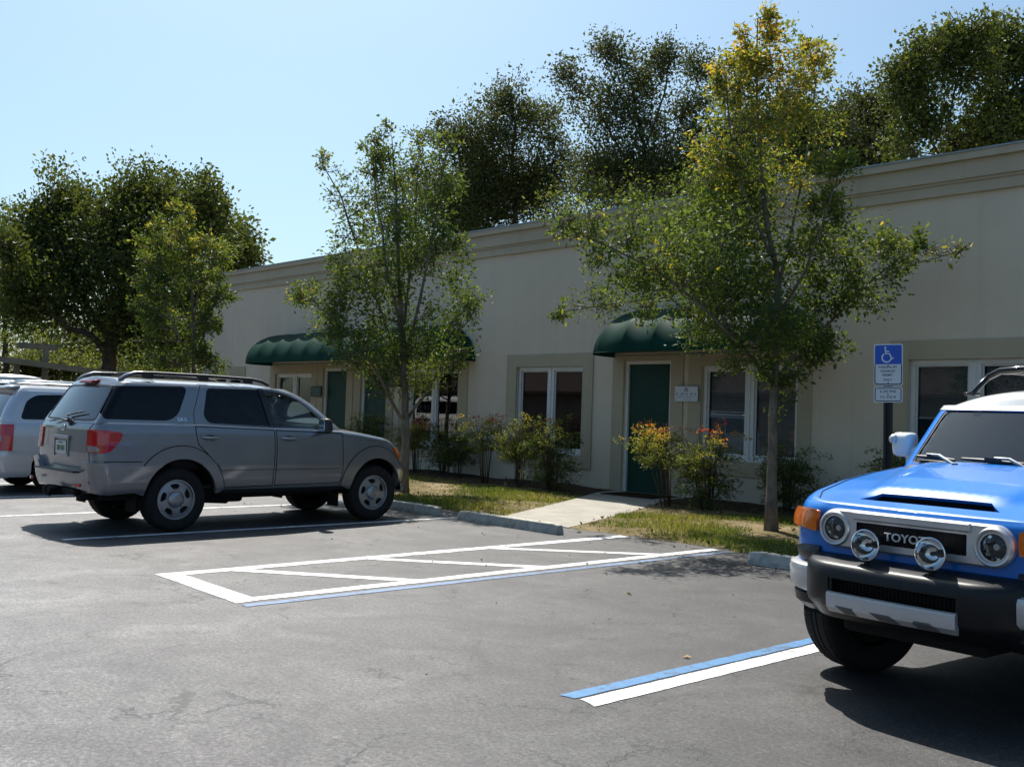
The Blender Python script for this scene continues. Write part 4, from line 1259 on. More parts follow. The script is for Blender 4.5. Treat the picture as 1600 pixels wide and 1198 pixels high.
M['white_frame'] = simple('white_window_frame', (.70, .70, .69), .4, 0, 0, .5, .06)
M['green_door'] = simple('green_painted_door', (.004, .042, .030), .5, 0, 0, .3, .15, 2)
M['pane'] = glass('window_pane', (.66, .70, .71), 1.6, .0, .01, 1.6)
M['room'] = simple('dark_room', (.018, .017, .016), .9)
M['blind'] = simple('window_blind', (.50, .51, .52), .6)
def fabric():
    m, nt, out = newmat('green_awning_fabric')
    b = nd(nt, 'ShaderNodeBsdfPrincipled'); b.inputs['Roughness'].default_value = .62; b.inputs['Specular IOR Level'].default_value = .12
    b.inputs['Sheen Weight'].default_value = .0
    co = objco(nt); n = noise(nt, 2.5, 6, .7, co)
    r = ramp(nt, [(.3, (.001, .036, .024)), (.75, (.002, .056, .037))], n); lk(nt, r, 0, b, 'Base Color')
    n2 = noise(nt, 160, 3, .6, co); bp = nd(nt, 'ShaderNodeBump'); bp.inputs['Strength'].default_value = .15; bp.inputs['Distance'].default_value = .003; lk(nt, n2, 0, bp, 'Height'); lk(nt, bp, 0, b, 'Normal')
    tr = nd(nt, 'ShaderNodeBsdfTranslucent'); tr.inputs[0].default_value = (.003, .06, .042, 1)
    mx = nd(nt, 'ShaderNodeMixShader'); mx.inputs[0].default_value = .18; lk(nt, b, 0, mx, 1); lk(nt, tr, 0, mx, 2); lk(nt, mx, 0, out, 0)
    return m
M['awning'] = fabric()
M['piping'] = simple('awning_piping', (.30, .34, .33), .5)

bld = empty('office_building', (-12, YW, 0))
BO = Vector((-12, YW, 0))
tag(bld, 'long low beige office building with tan cornice, green awnings and green doors', 'building')
def B(mb, name, mats, parent=bld, smooth=None, label=None):
    """build a mesh given in world coordinates as a child of the building (or of one of its parts)"""
    o = mb.build(name, mats, parent, label, smooth)
    return o
# children of the building are authored in building space: x - BO.x, y - BO.y
bx_ = lambda x: x - BO.x
by_ = lambda y: y - BO.y
X0, X1 = -32.3, 12.0
WINS = [(-31.7, -29.64, .75, 2.48, 0), (-27.55, -25.50, .75, 2.52, 0), (-20.98, -18.97, .70, 2.60, 0), (-16.95, -14.90, .73, 2.61, 0), (-11.85, -9.78, .83, 2.58, 1), (-7.80, -5.75, .75, 2.63, 2), (-2.0, .05, .75, 2.6, 1), (3.0, 5.05, .75, 2.6, 0)]
DOORS = [(-24.90, -23.72, .04, 2.65), (-23.05, -21.88, .04, 2.66), (-13.77, -12.57, .04, 2.70), (-4.3, -3.1, .04, 2.68)]
rect = lambda a, b, c, d: [(a, c), (b, c), (b, d), (a, d)]
XZ = Matrix(((1, 0, 0, 0), (0, 0, -1, 0), (0, 1, 0, 0), (0, 0, 0, 1)))   # (x,y,z)->(x,-z,y): plate facing -Y
ops = [rect(bx_(a), bx_(b), c, d) for a, b, c, d, k in WINS] + [rect(bx_(a), bx_(b), c, d) for a, b, c, d in DOORS]
w = MB()
w.prism(rect(bx_(X0), bx_(X1), -.15, 5.17), -.20, 0.0, 0, XZ, ops)
w.box((bx_(X0) + .10, 7.6, 2.5), (.20, 14.8, 5.34), 0); w.box((bx_(X1) - .10, 7.6, 2.5), (.20, 14.8, 5.34), 0); w.box((bx_((X0 + X1) / 2), 15.1, 2.5), (X1 - X0, .2, 5.34), 0)
B(w, 'wall', M['wall'])
rf = MB(); rf.box((bx_((X0 + X1) / 2), 7.6, 5.25), (X1 - X0 - .5, 14.6, .12), 0); B(rf, 'roof', simple('flat_roof_membrane', (.35, .35, .34), .8))
c = MB(); L_ = X1 - X0
def band(z0, z1, p, mat, ends=True):
    c.box((bx_((X0 + X1) / 2), -p / 2 + .05, (z0 + z1) / 2), (L_ + 2 * p, p + .1, z1 - z0), mat)
    c.box((bx_(X0) - p / 2 + .05, 7.6, (z0 + z1) / 2), (p + .1, 15.2 - .1, z1 - z0 - .004), mat)
band(5.17, 5.34, .06, 0); band(5.34, 5.385, .085, 0); band(5.385, 5.66, .12, 0); band(5.66, 5.775, .19, 0)
B(c, 'cornice', M['cornice'])
c = MB(); band(5.775, 5.80, .21, 0); c.box((bx_((X0 + X1) / 2), .25, 5.81), (L_, .7, .03), 0); B(c, 'roof_edge_flashing', M['flashing'])
# raised trim round the openings
TR = [(-32.29, -29.40, .45, 2.76, 0), (-27.85, -25.22, .45, 2.80, 1), (-21.32, -18.64, .42, 2.88, 2), (-17.27, -14.62, .45, 2.88, 3), (-12.15, -9.52, .55, 2.80, 4), (-8.12, -5.42, .45, 2.93, 5), (-2.32, .38, .45, 2.88, 6), (2.68, 5.38, .45, 2.88, 7)]
for a, b, z0, z1, k in TR:
    t = MB(); q = WINS[k]
    t.prism(rect(bx_(a), bx_(b), z0, z1), -.001, .032, 0, XZ, [rect(bx_(q[0]), bx_(q[1]), q[2], q[3])], .006)
    B(t, 'window_surround', M['trim'])
for q in DOORS:
    t = MB(); a, b = bx_(q[0]), bx_(q[1])
    t.prism([(a - .30, .02), (a, .02), (a, q[3]), (b, q[3]), (b, .02), (b + .30, .02), (b + .30, q[3] + .16), (a - .30, q[3] + .16)], -.001, .034, 0, XZ, (), .006)
    B(t, 'door_surround', M['trim'])
for a, b, z0, z1, bl in WINS:
    a, b = bx_(a), bx_(b); xm = (a + b) / 2
    f = MB()
    f.prism(rect(a + .002, b - .002, z0 + .002, z1 - .002), -.14, -.05, 0, XZ, [rect(a + .075, xm - .085, z0 + .085, z1 - .075), rect(xm + .085, b - .075, z0 + .085, z1 - .075)], .010)
    for u0, u1 in ((a + .075, xm - .085), (xm + .085, b - .075)):
        f.prism(rect(u0, u1, z0 + .085, z1 - .075), -.13, -.085, 0, XZ, [rect(u0 + .035, u1 - .035, z0 + .12, z1 - .11)], .006)
    f.box((xm, -(-.045), (z0 + z1) / 2), (.035, .03, z1 - z0 - .02), 0)
    f.box(((a + b) / 2, .03, z0 + .012), (b - a - .006, .13, .03), 0)
    wo = B(f, 'window', M['white_frame'])
    for u0, u1 in ((a + .11, xm - .12), (xm + .12, b - .11)):
        p = MB(); p.add([(u0, .105, z0 + .12), (u1, .105, z0 + .12), (u1, .105, z1 - .11), (u0, .105, z1 - .11)], [(0, 1, 2, 3)]); B(p, 'pane', M['pane'], wo)
        if bl:
            s_ = MB(); zlo = z0 + .12 if bl == 1 else z0 + .95
            zz = z1 - .13
            while zz > zlo:
                s_.add([(u0 + .01, .150, zz - .014), (u1 - .01, .150, zz - .014), (u1 - .01, .172, zz + .012), (u0 + .01, .172, zz + .012)], [(0, 1, 2, 3)]); zz -= .030
            B(s_, 'blind', M['blind'], wo)
    r_ = MB(); r_.add([(a, .2, z0), (b, .2, z0), (b, .2, z1), (a, .2, z1), (a, 1.6, z0 - .3), (b, 1.6, z0 - .3), (b, 1.6, z1), (a, 1.6, z1)], [(4, 5, 6, 7), (0, 4, 7, 3), (5, 1, 2, 6), (3, 7, 6, 2), (0, 1, 5, 4)])
    B(r_, 'room_behind', M['room'], wo)
for a, b, z0, z1 in DOORS:
    a, b = bx_(a), bx_(b)
    f = MB()
    f.prism([(a + .002, z0), (a + .075, z0), (a + .075, z1 - .075), (b - .075, z1 - .075), (b - .075, z0), (b - .002, z0), (b - .002, z1 - .002), (a + .002, z1 - .002)], -.17, -.03, 0, XZ, (), .01)
    fo = B(f, 'door_frame', M['white_frame'])
    d = MB(); d.box(((a + b) / 2, .105, (z0 + z1) / 2 - .03), (b - a - .158, .05, z1 - z0 - .085), 0, 0, None, .006)
    do = B(d, 'door', M['green_door'])
    k = MB(); k.lathe([(0, .055), (.022, .05), (.030, .03), (.022, .012), (.012, .0)], 16, 0, Matrix.Translation((b - .14, .08, 1.02)) @ Matrix.Rotation(PI / 2, 4, 'X'))
    k.lathe([(0, .006), (.032, .006), (.034, 0)], 16, 0, Matrix.Translation((b - .14, .08, 1.02)) @ Matrix.Rotation(PI / 2, 4, 'X'))
    B(k, 'handle', simple('dark_bronze', (.05, .04, .03), .35, .9), do, 40)
    t = MB(); t.box(((a + b) / 2, .02, .035), (b - a, .24, .03), 0); B(t, 'threshold', M['flashing'])

def awning(xa, xb, z0, hgt, proj, rx, nrib):
    """elongated dome: straight quarter-barrel middle, quarter-ellipsoid ends; fabric sags between the ribs"""
    root = MB()
    NU, NV = 160, 20
    L = xb - xa
    ribs = np.linspace(xa + rx * .55, xb - rx * .55, nrib)
    P = np.zeros((NV + 1, NU + 1, 3))
    for i in range(NU + 1):
        # angle parameter along the plan outline: quarter ellipse, straight, quarter ellipse
        s = i / NU; q = .20
        if s < q: a = s / q * PI / 2; px, py = xa + rx - rx * math.cos(a), proj * math.sin(a) ** .75
        elif s > 1 - q: a = (1 - s) / q * PI / 2; px, py = xb - rx + rx * math.cos(a), proj * math.sin(a) ** .75
        else: px, py = xa + rx + (L - 2 * rx) * (s - q) / (1 - 2 * q), proj
        cx = min(max(px, xa + rx), xb - rx)
        d = np.min(np.abs(ribs - px)); gap = ribs[1] - ribs[0]
        sag = .062 * math.sin(min(1, d / (gap / 2)) * PI / 2) ** .8
        for j in range(NV + 1):
            e = j / NV * PI / 2
            k = math.cos(e) ** .85; zz = hgt * math.sin(e) ** .95
            sg = sag * math.sin(2 * e) ** .8 * (1 - .35 * j / NV)
            x = cx + (px - cx) * k; y = py * k
            P[j, i] = (bx_(x), -(y - sg * .8) if y > .1 else -y, z0 + zz - sg * .8)
    vs = P.reshape(-1, 3)
    fs = [(j * (NU + 1) + i, j * (NU + 1) + i + 1, (j + 1) * (NU + 1) + i + 1, (j + 1) * (NU + 1) + i) for j in range(NV) for i in range(NU)]
    root.add(vs, fs, 0, True)
    # straight hem and dark inside
    hem = [(p[0], p[1], p[2] - .03) for p in P[0]]
    root.add(list(map(tuple, P[0])) + hem, [(i + NU + 1, i + NU + 2, i + 1, i) for i in range(NU)], 0, True)
    ao = B(root, 'awning', M['awning'])
    p = MB(); p.tube([(a[0], a[1] - .003, a[2] - .03) for a in P[0]], .009, 6, 0)
    edge = [tuple(P[j, 0] + np.array((-.004, -.012, 0))) for j in range(NV + 1)]
    top = [tuple(P[NV, i] + np.array((0, -.012, .008))) for i in range(0, NU + 1, 4)]
    edge2 = [tuple(P[j, NU] + np.array((.004, -.012, 0))) for j in range(NV + 1)]
    p.tube(edge + top + edge2[::-1], .010, 6, 1)
    B(p, 'piping', [M['awning'], M['piping']], ao)
    f = MB()
    for rx_ in ribs:
        i = int(np.argmin(np.abs(P[0, :, 0] - bx_(rx_))))
        f.tube([(P[j, i, 0], P[j, i, 1] + .02, P[j, i, 2] - .015) for j in range(NV + 1)], .012, 5)
    f.tube([(bx_(xa + .1), -.03, z0), (bx_(xb - .1), -.03, z0)], .012, 5)
    B(f, 'awning_frame', M['flashing'], ao)
awning(-27.75, -18.40, 2.79, .86, 1.36, 1.15, 11)
awning(-14.02, -9.26, 2.80, .88, 1.36, 1.15, 6)

# ------------------------------------------------------------------ plaques on the wall
M['sign_white'] = simple('white_sign_panel', (.66, .70, .76), .4, 0, 0, .5, .04)
M['sign_ink'] = simple('blue_grey_sign_lettering', (.14, .21, .36), .5)
M['sign_dark'] = simple('dark_lettering', (.03, .04, .08), .5)
M['sign_green'] = simple('dark_green_sign_panel', (.015, .045, .035), .45)
sg_ = empty('wall_sign', (-12.14, YW - .075, 2.04)); tag(sg_, 'small white rectangular wall sign with blue lettering beside the green door on the right', 'sign')
s = MB(); s.prism(rounded(rect(-.27, .27, -.145, .145), .02, 3), 0, .02, 0, XZ, (), .003); s.box((-.18, .03, 0), (.03, .05, .06), 0); s.box((.18, .03, 0), (.03, .05, .06), 0); s.build('panel', M['sign_white'], sg_)
s = MB(); T_ = Matrix.Translation((0, -.0205, 0)) @ XZ
s.add([(-.05, .045, 0), (-.028, .045, 0), (.0, .115, 0), (-.008, .128, 0)], [(0, 1, 2, 3)], 1, False, None, T_); s.add([(.028, .045, 0), (.05, .045, 0), (.008, .128, 0), (.0, .115, 0)], [(0, 1, 2, 3)], 1, False, None, T_); s.add([(-.02, .06, 0), (.02, .06, 0), (.016, .072, 0), (-.016, .072, 0)], [(0, 1, 2, 3)], 1, False, None, T_)
rng2 = random.Random(3)
for row, (zz, hh, x0_, x1_, mt) in enumerate(((-.005, .044, -.235, .235, 0), (-.06, .024, -.20, .20, 0), (-.112, .016, -.12, .12, 1))):   # lettering too small to read in the photograph: strokes only
    x = x0_
    while x < x1_:
        wd = rng2.uniform(.5, .8) * hh
        if rng2.random() < .84:
            kind = rng2.randrange(4)
            t_ = hh * .2
            s.add([(x, zz - hh / 2, 0), (x + t_, zz - hh / 2, 0), (x + t_, zz + hh / 2, 0), (x, zz + hh / 2, 0)], [(0, 1, 2, 3)], mt, False, None, T_)
            if kind != 0: s.add([(x + t_, zz + hh / 2 - t_, 0), (x + wd - t_, zz + hh / 2 - t_, 0), (x + wd - t_, zz + hh / 2, 0), (x + t_, zz + hh / 2, 0)], [(0, 1, 2, 3)], mt, False, None, T_)
            if kind in (1, 3): s.add([(x + t_, zz - hh / 2, 0), (x + wd, zz - hh / 2, 0), (x + wd, zz - hh / 2 + t_, 0), (x + t_, zz - hh / 2 + t_, 0)], [(0, 1, 2, 3)], mt, False, None, T_)
            if kind in (2, 3): s.add([(x + wd - t_, zz - hh / 2 + t_ * 1.2, 0), (x + wd, zz - hh / 2 + t_ * 1.2, 0), (x + wd, zz + hh / 2, 0), (x + wd - t_, zz + hh / 2, 0)], [(0, 1, 2, 3)], mt, False, None, T_)
        x += wd + hh * .18
s.build('lettering', [M['sign_ink'], M['sign_dark']], sg_)
sg2 = empty('wall_sign', (-25.15, YW - .08, 2.0)); tag(sg2, 'small dark green wall sign between the window and door under the left awning', 'sign')
s = MB(); s.prism(rounded(rect(-.27, .27, -.15, .15), .03, 3), 0, .02, 0, XZ, (), .003); s.box((0, .03, 0), (.3, .05, .06), 0); s.build('panel', M['sign_green'], sg2)
s = MB(); T_ = Matrix.Translation((0, -.0205, 0)) @ XZ
for zz in (.07, .01): s.add([(-.19, zz - .016, 0), (.19, zz - .016, 0), (.19, zz + .016, 0), (-.19, zz + .016, 0)], [(0, 1, 2, 3)], 0, False, None, T_)
s.add([(-.14, -.07, 0), (.14, -.07, 0), (.14, -.055, 0), (-.14, -.055, 0)], [(0, 1, 2, 3)], 0, False, None, T_)
s.build('lettering', simple('dull_gold_lettering', (.09, .12, .10), .5), sg2)
# ------------------------------------------------------------------ ground
def asphalt():
    m, nt, out = newmat('worn_asphalt')
    b = nd(nt, 'ShaderNodeBsdfPrincipled')
    co = geoco(nt)
    big = noise(nt, .23, 5, .6, co, .6); mid = noise(nt, 1.3, 7, .68, co, .8); fine = noise(nt, 38, 6, .78, co); grit = noise(nt, 150, 3, .7, co)
    vor = nd(nt, 'ShaderNodeTexVoronoi'); vor.inputs['Scale'].default_value = 95; nt.links.new(co, vor.inputs['Vector'])
    # streaks swept roughly along the drive
    mp = nd(nt, 'ShaderNodeMapping'); mp.inputs['Rotation'].default_value = (0, 0, R(28)); mp.inputs['Scale'].default_value = (.25, 1.6, 1); nt.links.new(co, mp.inputs[0])
    st = noise(nt, 1.1, 6, .66, mp.outputs[0], .4)
    r1 = ramp(nt, [(.30, (.075, .070, .075)), (.48, (.100, .095, .099)), (.62, (.135, .130, .132)), (.78, (.185, .180, .178))], mid)
    r2 = ramp(nt, [(.30, (.62, .62, .62)), (.72, (1.30, 1.29, 1.27))], big)
    r3 = ramp(nt, [(.34, (.78, .78, .78)), (.66, (1.18, 1.18, 1.17))], st)
    r4 = ramp(nt, [(.40, (.50, .50, .50)), (.50, (.97, .97, .97)), (.62, (1.62, 1.60, 1.56))], fine)
    fleck = noise(nt, 8.5, 6, .8, co); r6 = ramp(nt, [(.37, (.62, .62, .63)), (.45, (1, 1, 1)), (.56, (1, 1, 1)), (.66, (1.42, 1.40, 1.36))], fleck)
    r5 = ramp(nt, [(.08, (2.3, 2.26, 2.15)), (.20, (1.0, 1.0, 1.0)), (.62, (1.0, 1.0, 1.0)), (.75, (.62, .62, .62))], vor, 0)
    # cracks: thin dark lines
    cv = nd(nt, 'ShaderNodeTexVoronoi'); cv.feature = 'DISTANCE_TO_EDGE'; cv.inputs['Scale'].default_value = 1.15
    w2 = noise(nt, 2.2, 6, .7, co); va = nd(nt, 'ShaderNodeVectorMath', operation='MULTIPLY_ADD'); lk(nt, w2, 'Color', va, 0); va.inputs[1].default_value = (.9, .9, 0); nt.links.new(co, va.inputs[2]); nt.links.new(va.outputs[0], cv.inputs['Vector'])
    cm = noise(nt, 1.7, 3, .5, co); ca = nd(nt, 'ShaderNodeMapRange'); ca.inputs[1].default_value = .46; ca.inputs[2].default_value = .58; lk(nt, cm, 0, ca, 0)
    ce = nd(nt, 'ShaderNodeMapRange'); ce.inputs[1].default_value = .004; ce.inputs[2].default_value = .016; ce.inputs[3].default_value = .75; ce.inputs[4].default_value = 0; lk(nt, cv, 0, ce, 0)
    cf = nd(nt, 'ShaderNodeMath', operation='MULTIPLY'); lk(nt, ca, 0, cf, 0); lk(nt, ce, 0, cf, 1)
    # colour paler on the drive side, darker towards the stalls; irregular edge between
    sx = nd(nt, 'ShaderNodeSeparateXYZ'); nt.links.new(co, sx.inputs[0])
    e1 = nd(nt, 'ShaderNodeMath', operation='MULTIPLY_ADD'); lk(nt, sx, 0, e1, 0); e1.inputs[1].default_value = .33; lk(nt, sx, 1, e1, 2)
    e2 = nd(nt, 'ShaderNodeMath', operation='MULTIPLY_ADD'); lk(nt, big, 0, e2, 0); e2.inputs[1].default_value = 4.5; lk(nt, e1, 0, e2, 2)
    e3 = nd(nt, 'ShaderNodeMath', operation='MULTIPLY_ADD'); lk(nt, st, 0, e3, 0); e3.inputs[1].default_value = 3.0; lk(nt, e2, 0, e3, 2)
    lane = nd(nt, 'ShaderNodeMapRange'); lane.inputs[1].default_value = 3.6; lane.inputs[2].default_value = 7.2; lane.inputs[3].default_value = 1.12; lane.inputs[4].default_value = .56; lk(nt, e3, 0, lane, 0)
    # oil spots where engines stand
    oil = None
    for cxy in ((-10.3, 7.9), (-5.7, 7.6), (-13.3, 8.0), (-9.9, 6.4), (-2.4, 4.6), (-5.3, 8.6)):
        ds = nd(nt, 'ShaderNodeVectorMath', operation='DISTANCE'); wv_ = nd(nt, 'ShaderNodeVectorMath', operation='MULTIPLY_ADD'); lk(nt, w0 if False else mid, 'Color', wv_, 0); wv_.inputs[1].default_value = (.5, .5, 0); nt.links.new(co, wv_.inputs[2])
        nt.links.new(wv_.outputs[0], ds.inputs[0]); ds.inputs[1].default_value = (cxy[0] + .25, cxy[1] + .25, 0)
        mr_ = nd(nt, 'ShaderNodeMapRange'); mr_.inputs[1].default_value = .05; mr_.inputs[2].default_value = .34; mr_.inputs[3].default_value = .55; mr_.inputs[4].default_value = 1.0; nt.links.new(ds.outputs['Value'], mr_.inputs[0])
        if oil is None: oil = mr_
        else:
            m_ = nd(nt, 'ShaderNodeMath', operation='MULTIPLY'); lk(nt, oil, 0, m_, 0); lk(nt, mr_, 0, m_, 1); oil = m_
    lo_ = nd(nt, 'ShaderNodeMath', operation='MULTIPLY'); lk(nt, lane, 0, lo_, 0); lk(nt, oil, 0, lo_, 1)
    cur = r1
    def mul(a, ai, bnode, bo=0):
        x = nd(nt, 'ShaderNodeMix', data_type='RGBA', blend_type='MULTIPLY'); x.inputs[0].default_value = 1.0
        nt.links.new(a.outputs[ai], x.inputs[6]); nt.links.new(bnode.outputs[bo], x.inputs[7]); return x
    x = mul(r1, 0, r2); x = mul(x, 2, r3); x = mul(x, 2, lo_); x = mul(x, 2, r4); x = mul(x, 2, r5); x = mul(x, 2, r6)
    mx = nd(nt, 'ShaderNodeMix', data_type='RGBA'); lk(nt, cf, 0, mx, 0); nt.links.new(x.outputs[2], mx.inputs[6]); mx.inputs[7].default_value = (.012, .012, .012, 1)
    nt.links.new(mx.outputs[2], b.inputs['Base Color'])
    rr = nd(nt, 'ShaderNodeMapRange'); rr.inputs[3].default_value = .66; rr.inputs[4].default_value = .44; lk(nt, mid, 0, rr, 0); lk(nt, rr, 0, b, 'Roughness')
    b.inputs['Specular IOR Level'].default_value = .5
    ad = nd(nt, 'ShaderNodeMath', operation='ADD'); lk(nt, fine, 0, ad, 0); lk(nt, grit, 0, ad, 1)
    sb = nd(nt, 'ShaderNodeMath', operation='SUBTRACT'); lk(nt, ad, 0, sb, 0); lk(nt, cf, 0, sb, 1)
    bp = nd(nt, 'ShaderNodeBump'); bp.inputs['Strength'].default_value = .55; bp.inputs['Distance'].default_value = .008; lk(nt, sb, 0, bp, 'Height'); lk(nt, bp, 0, b, 'Normal')
    lk(nt, b, 0, out, 0); return m
def road_paint(name, col, wear=.75):
    m, nt, out = newmat(name)
    b = nd(nt, 'ShaderNodeBsdfPrincipled'); b.inputs['Roughness'].default_value = .6
    co = geoco(nt); n = noise(nt, 14, 7, .75, co); n2 = noise(nt, 1.2, 4, .6, co)
    ad = nd(nt, 'ShaderNodeMath', operation='MULTIPLY_ADD'); lk(nt, n2, 0, ad, 0); ad.inputs[1].default_value = .6; lk(nt, n, 0, ad, 2)
    r = ramp(nt, [(.58 + .10 * wear, tuple(c * .30 + .03 for c in col)), (.67 + .10 * wear, tuple(c * .86 for c in col)), (.95, col)], ad); lk(nt, r, 0, b, 'Base Color')
    g = noise(nt, 120, 4, .7, co); bp = nd(nt, 'ShaderNodeBump'); bp.inputs['Strength'].default_value = .3; bp.inputs['Distance'].default_value = .004; lk(nt, g, 0, bp, 'Height'); lk(nt, bp, 0, b, 'Normal')
    lk(nt, b, 0, out, 0); return m
def soil():
    m, nt, out = newmat('thin_lawn_soil')
    b = nd(nt, 'ShaderNodeBsdfPrincipled'); b.inputs['Roughness'].default_value = .95; b.inputs['Specular IOR Level'].default_value = .1
    co = geoco(nt); n1 = noise(nt, 1.1, 6, .65, co); n2 = noise(nt, 22, 7, .75, co); n3 = noise(nt, 70, 4, .7, co)
    r1 = ramp(nt, [(.34, (.10, .095, .035)), (.47, (.15, .125, .06)), (.60, (.27, .215, .135)), (.75, (.33, .28, .20))], n1)
    r2 = ramp(nt, [(.3, (.42, .40, .36)), (.7, (1.35, 1.3, 1.2))], n2)
    x = nd(nt, 'ShaderNodeMix', data_type='RGBA', blend_type='MULTIPLY'); x.inputs[0].default_value = 1; lk(nt, r1, 0, x, 6); lk(nt, r2, 0, x, 7)
    nt.links.new(x.outputs[2], b.inputs['Base Color'])
    bp = nd(nt, 'ShaderNodeBump'); bp.inputs['Strength'].default_value = .8; bp.inputs['Distance'].default_value = .02; lk(nt, n2, 0, bp, 'Height'); lk(nt, bp, 0, b, 'Normal')
    lk(nt, b, 0, out, 0); return m
def mulch():
    m, nt, out = newmat('leaf_litter_bed')
    b = nd(nt, 'ShaderNodeBsdfPrincipled'); b.inputs['Roughness'].default_value = .95; b.inputs['Specular IOR Level'].default_value = .1
    co = geoco(nt); n1 = noise(nt, 18, 7, .8, co); v = nd(nt, 'ShaderNodeTexVoronoi'); v.inputs['Scale'].default_value = 30; nt.links.new(co, v.inputs['Vector'])
    r = ramp(nt, [(.3, (.030, .022, .015)), (.55, (.085, .060, .038)), (.75, (.16, .12, .08))], n1); lk(nt, r, 0, b, 'Base Color')
    bp = nd(nt, 'ShaderNodeBump'); bp.inputs['Strength'].default_value = .9; bp.inputs['Distance'].default_value = .03; lk(nt, v, 0, bp, 'Height'); lk(nt, bp, 0, b, 'Normal')
    lk(nt, b, 0, out, 0); return m
M['concrete'] = simple('pale_concrete', (.36, .335, .285), .85, 0, 0, .3, .18, 2.5, .35, 90, dirt=((.24, .22, .19), 5))
M['stop_concrete'] = simple('cast_concrete', (.50, .47, .40), .85, 0, 0, .3, .2, 6, .4, 60, dirt=((.16, .15, .13), 7))

g = MB(); g.add([(-900, -900, 0), (900, -900, 0), (900, 900, 0), (-900, 900, 0)], [(0, 1, 2, 3)])
tag(g.build('parking_lot', asphalt()), kind='structure')
rn = np.random.default_rng(11)
W_ = [(-11.42, 10.36), (-9.95, 10.33), (-10.95, 12.9), (-11.95, 15.0), (-12.1, 15.83), (-13.85, 15.83), (-13.70, 15.0), (-12.85, 13.4)]
WIN = poly_offset(ccw(W_), -.16); WOUT = poly_offset(ccw(W_), .16)
def gz_(x, y):      # height of the planted strip
    t = np.clip((y - 10.45) / .35, 0, 1)
    return .006 + .035 * t + .05 * np.clip((y - 12.5) / 3, 0, 1) + .018 * np.sin(x * 1.7 + y) * t + .012 * np.sin(x * 4.1 - y * 2.3) * t
def strip(name, x0, x1, nx, ny, mat, edge, y1=15.82, dz=0.0):
    vs = []; fs = []
    for i in range(nx + 1):
        x = x0 + (x1 - x0) * i / nx; y0 = edge(x)
        for j in range(ny + 1):
            y = y0 + (y1 - y0) * (j / ny) ** 1.3
            zz = float(gz_(x, y)) + dz if j else .003 + dz
            if inside([(x, y)], WIN)[0]: zz = min(zz, -.03)
            elif inside([(x, y)], WOUT)[0]: zz = min(zz, .012 + .070 * min(1, max(0, (y - 10.4) / 4.8)) - .004)
            vs.append((x, y, zz))
    for i in range(nx):
        for j in range(ny):
            a = i * (ny + 1) + j; fs.append((a, a + ny + 1, a + ny + 2, a + 1))
    m = MB(); m.add(vs, fs, 0, True); return tag(m.build(name, mat), kind='structure')
er = np.random.default_rng(5); exs = np.linspace(-34, 14, 330); eys = 10.42 + er.normal(0, .035, 330) + .05 * np.sin(exs * 2.1) 
def edge(x): return float(np.interp(x, exs, eys))
strip('lawn', -33.5, 12.5, 330, 26, soil(), edge)
exm = np.linspace(-34, 14, 200); eym = 14.15 + er.normal(0, .07, 200) + .15 * np.sin(exm * 1.1)
strip('planting_bed', -32.3, 12.0, 260, 10, mulch(), lambda x: float(np.interp(x, exm, eym)), 15.82, .012)
# far grass beyond the lot at the left and behind the building
g = MB(); g.add([(-900, 24, .02), (-33.6, 10.3, .02), (-33.6, 900, .02), (-900, 900, .02)], [(0, 1, 2, 3)]); 
g.add([(-33.6, 31.5, .02), (900, 31.5, .02), (900, 900, .02), (-33.6, 900, .02)], [(0, 1, 2, 3)])
tag(g.build('grass_ground', simple('rough_grass', (.07, .085, .03), .95, 0, 0, .1, .4, 3, .5, 30)), kind='structure')
# concrete walk to the door
wk = MB(); 
vs_w, tr_w = cdt_poly([densify(ccw(W_), .35)], [(x, y) for x in np.arange(-13.8, -9.8, .35) for y in np.arange(10.5, 15.8, .35) if inside([(x, y)], poly_offset(ccw(W_), -.12))[0]])
wz = lambda y: .012 + .070 * min(1, max(0, (y - 10.4) / 4.8))
wk.add([(x, y, wz(y)) for x, y in vs_w], tr_w, 0, False)
lw = densify(ccw(W_), .35); wk.add([(x, y, wz(y)) for x, y in lw] + [(x, y, -.05) for x, y in lw], [(i, len(lw) + i, len(lw) + (i + 1) % len(lw), (i + 1) % len(lw)) for i in range(len(lw))], 0)
# ramp edge down to the lot
tag(wk.build('concrete_walk', M['concrete']), kind='structure')
# kerb-less slab edge
white = road_paint('white_road_paint', (.80, .80, .79)); white_old = road_paint('worn_white_road_paint', (.62, .62, .62), .9); blue = road_paint('blue_road_paint', (.06, .20, .40), .9); blue_old = road_paint('worn_blue_road_paint', (.15, .23, .38), 1.3)
def line(name, poly, mat, z=.004):
    poly = densify(ccw(poly), .10); lr = np.random.default_rng(int(abs(poly[0][0] * 131 + poly[0][1] * 17)))
    poly = [(a + lr.normal(0, .0028), b + lr.normal(0, .0028)) for a, b in poly]
    vs, tr = cdt_poly([poly]); m = MB(); m.add([(x, y, z) for x, y in vs], tr); return tag(m.build(name, mat), kind='structure')
def bar(x0, x1, y0, y1): return [(x0, y0), (x1, y0), (x1, y1), (x0, y1)]
line('stall_line', bar(-11.77, -11.66, 4.16, 9.85), white)
for X in (-14.42, -17.13, -19.85, -22.56, -25.28, -28.0): line('stall_line', bar(X, X + .10, 4.2, 9.9), white)
line('hatch_border', bar(-9.02, -8.85, 4.24, 10.36), white); line('hatch_border', bar(-7.555, -7.41, 4.20, 10.33), white)
line('hatch_border', [(-9.02, 4.235), (-9.02, 4.03), (-7.39, 3.97), (-7.41, 4.195)], white)
for y0, y1 in ((4.69, 5.70), (6.20, 7.32), (7.92, 9.20)):
    line('hatch_stripe', [(-8.845, y0), (-7.56, y1), (-7.56, y1 + .20), (-8.845, y0 + .20)], white)
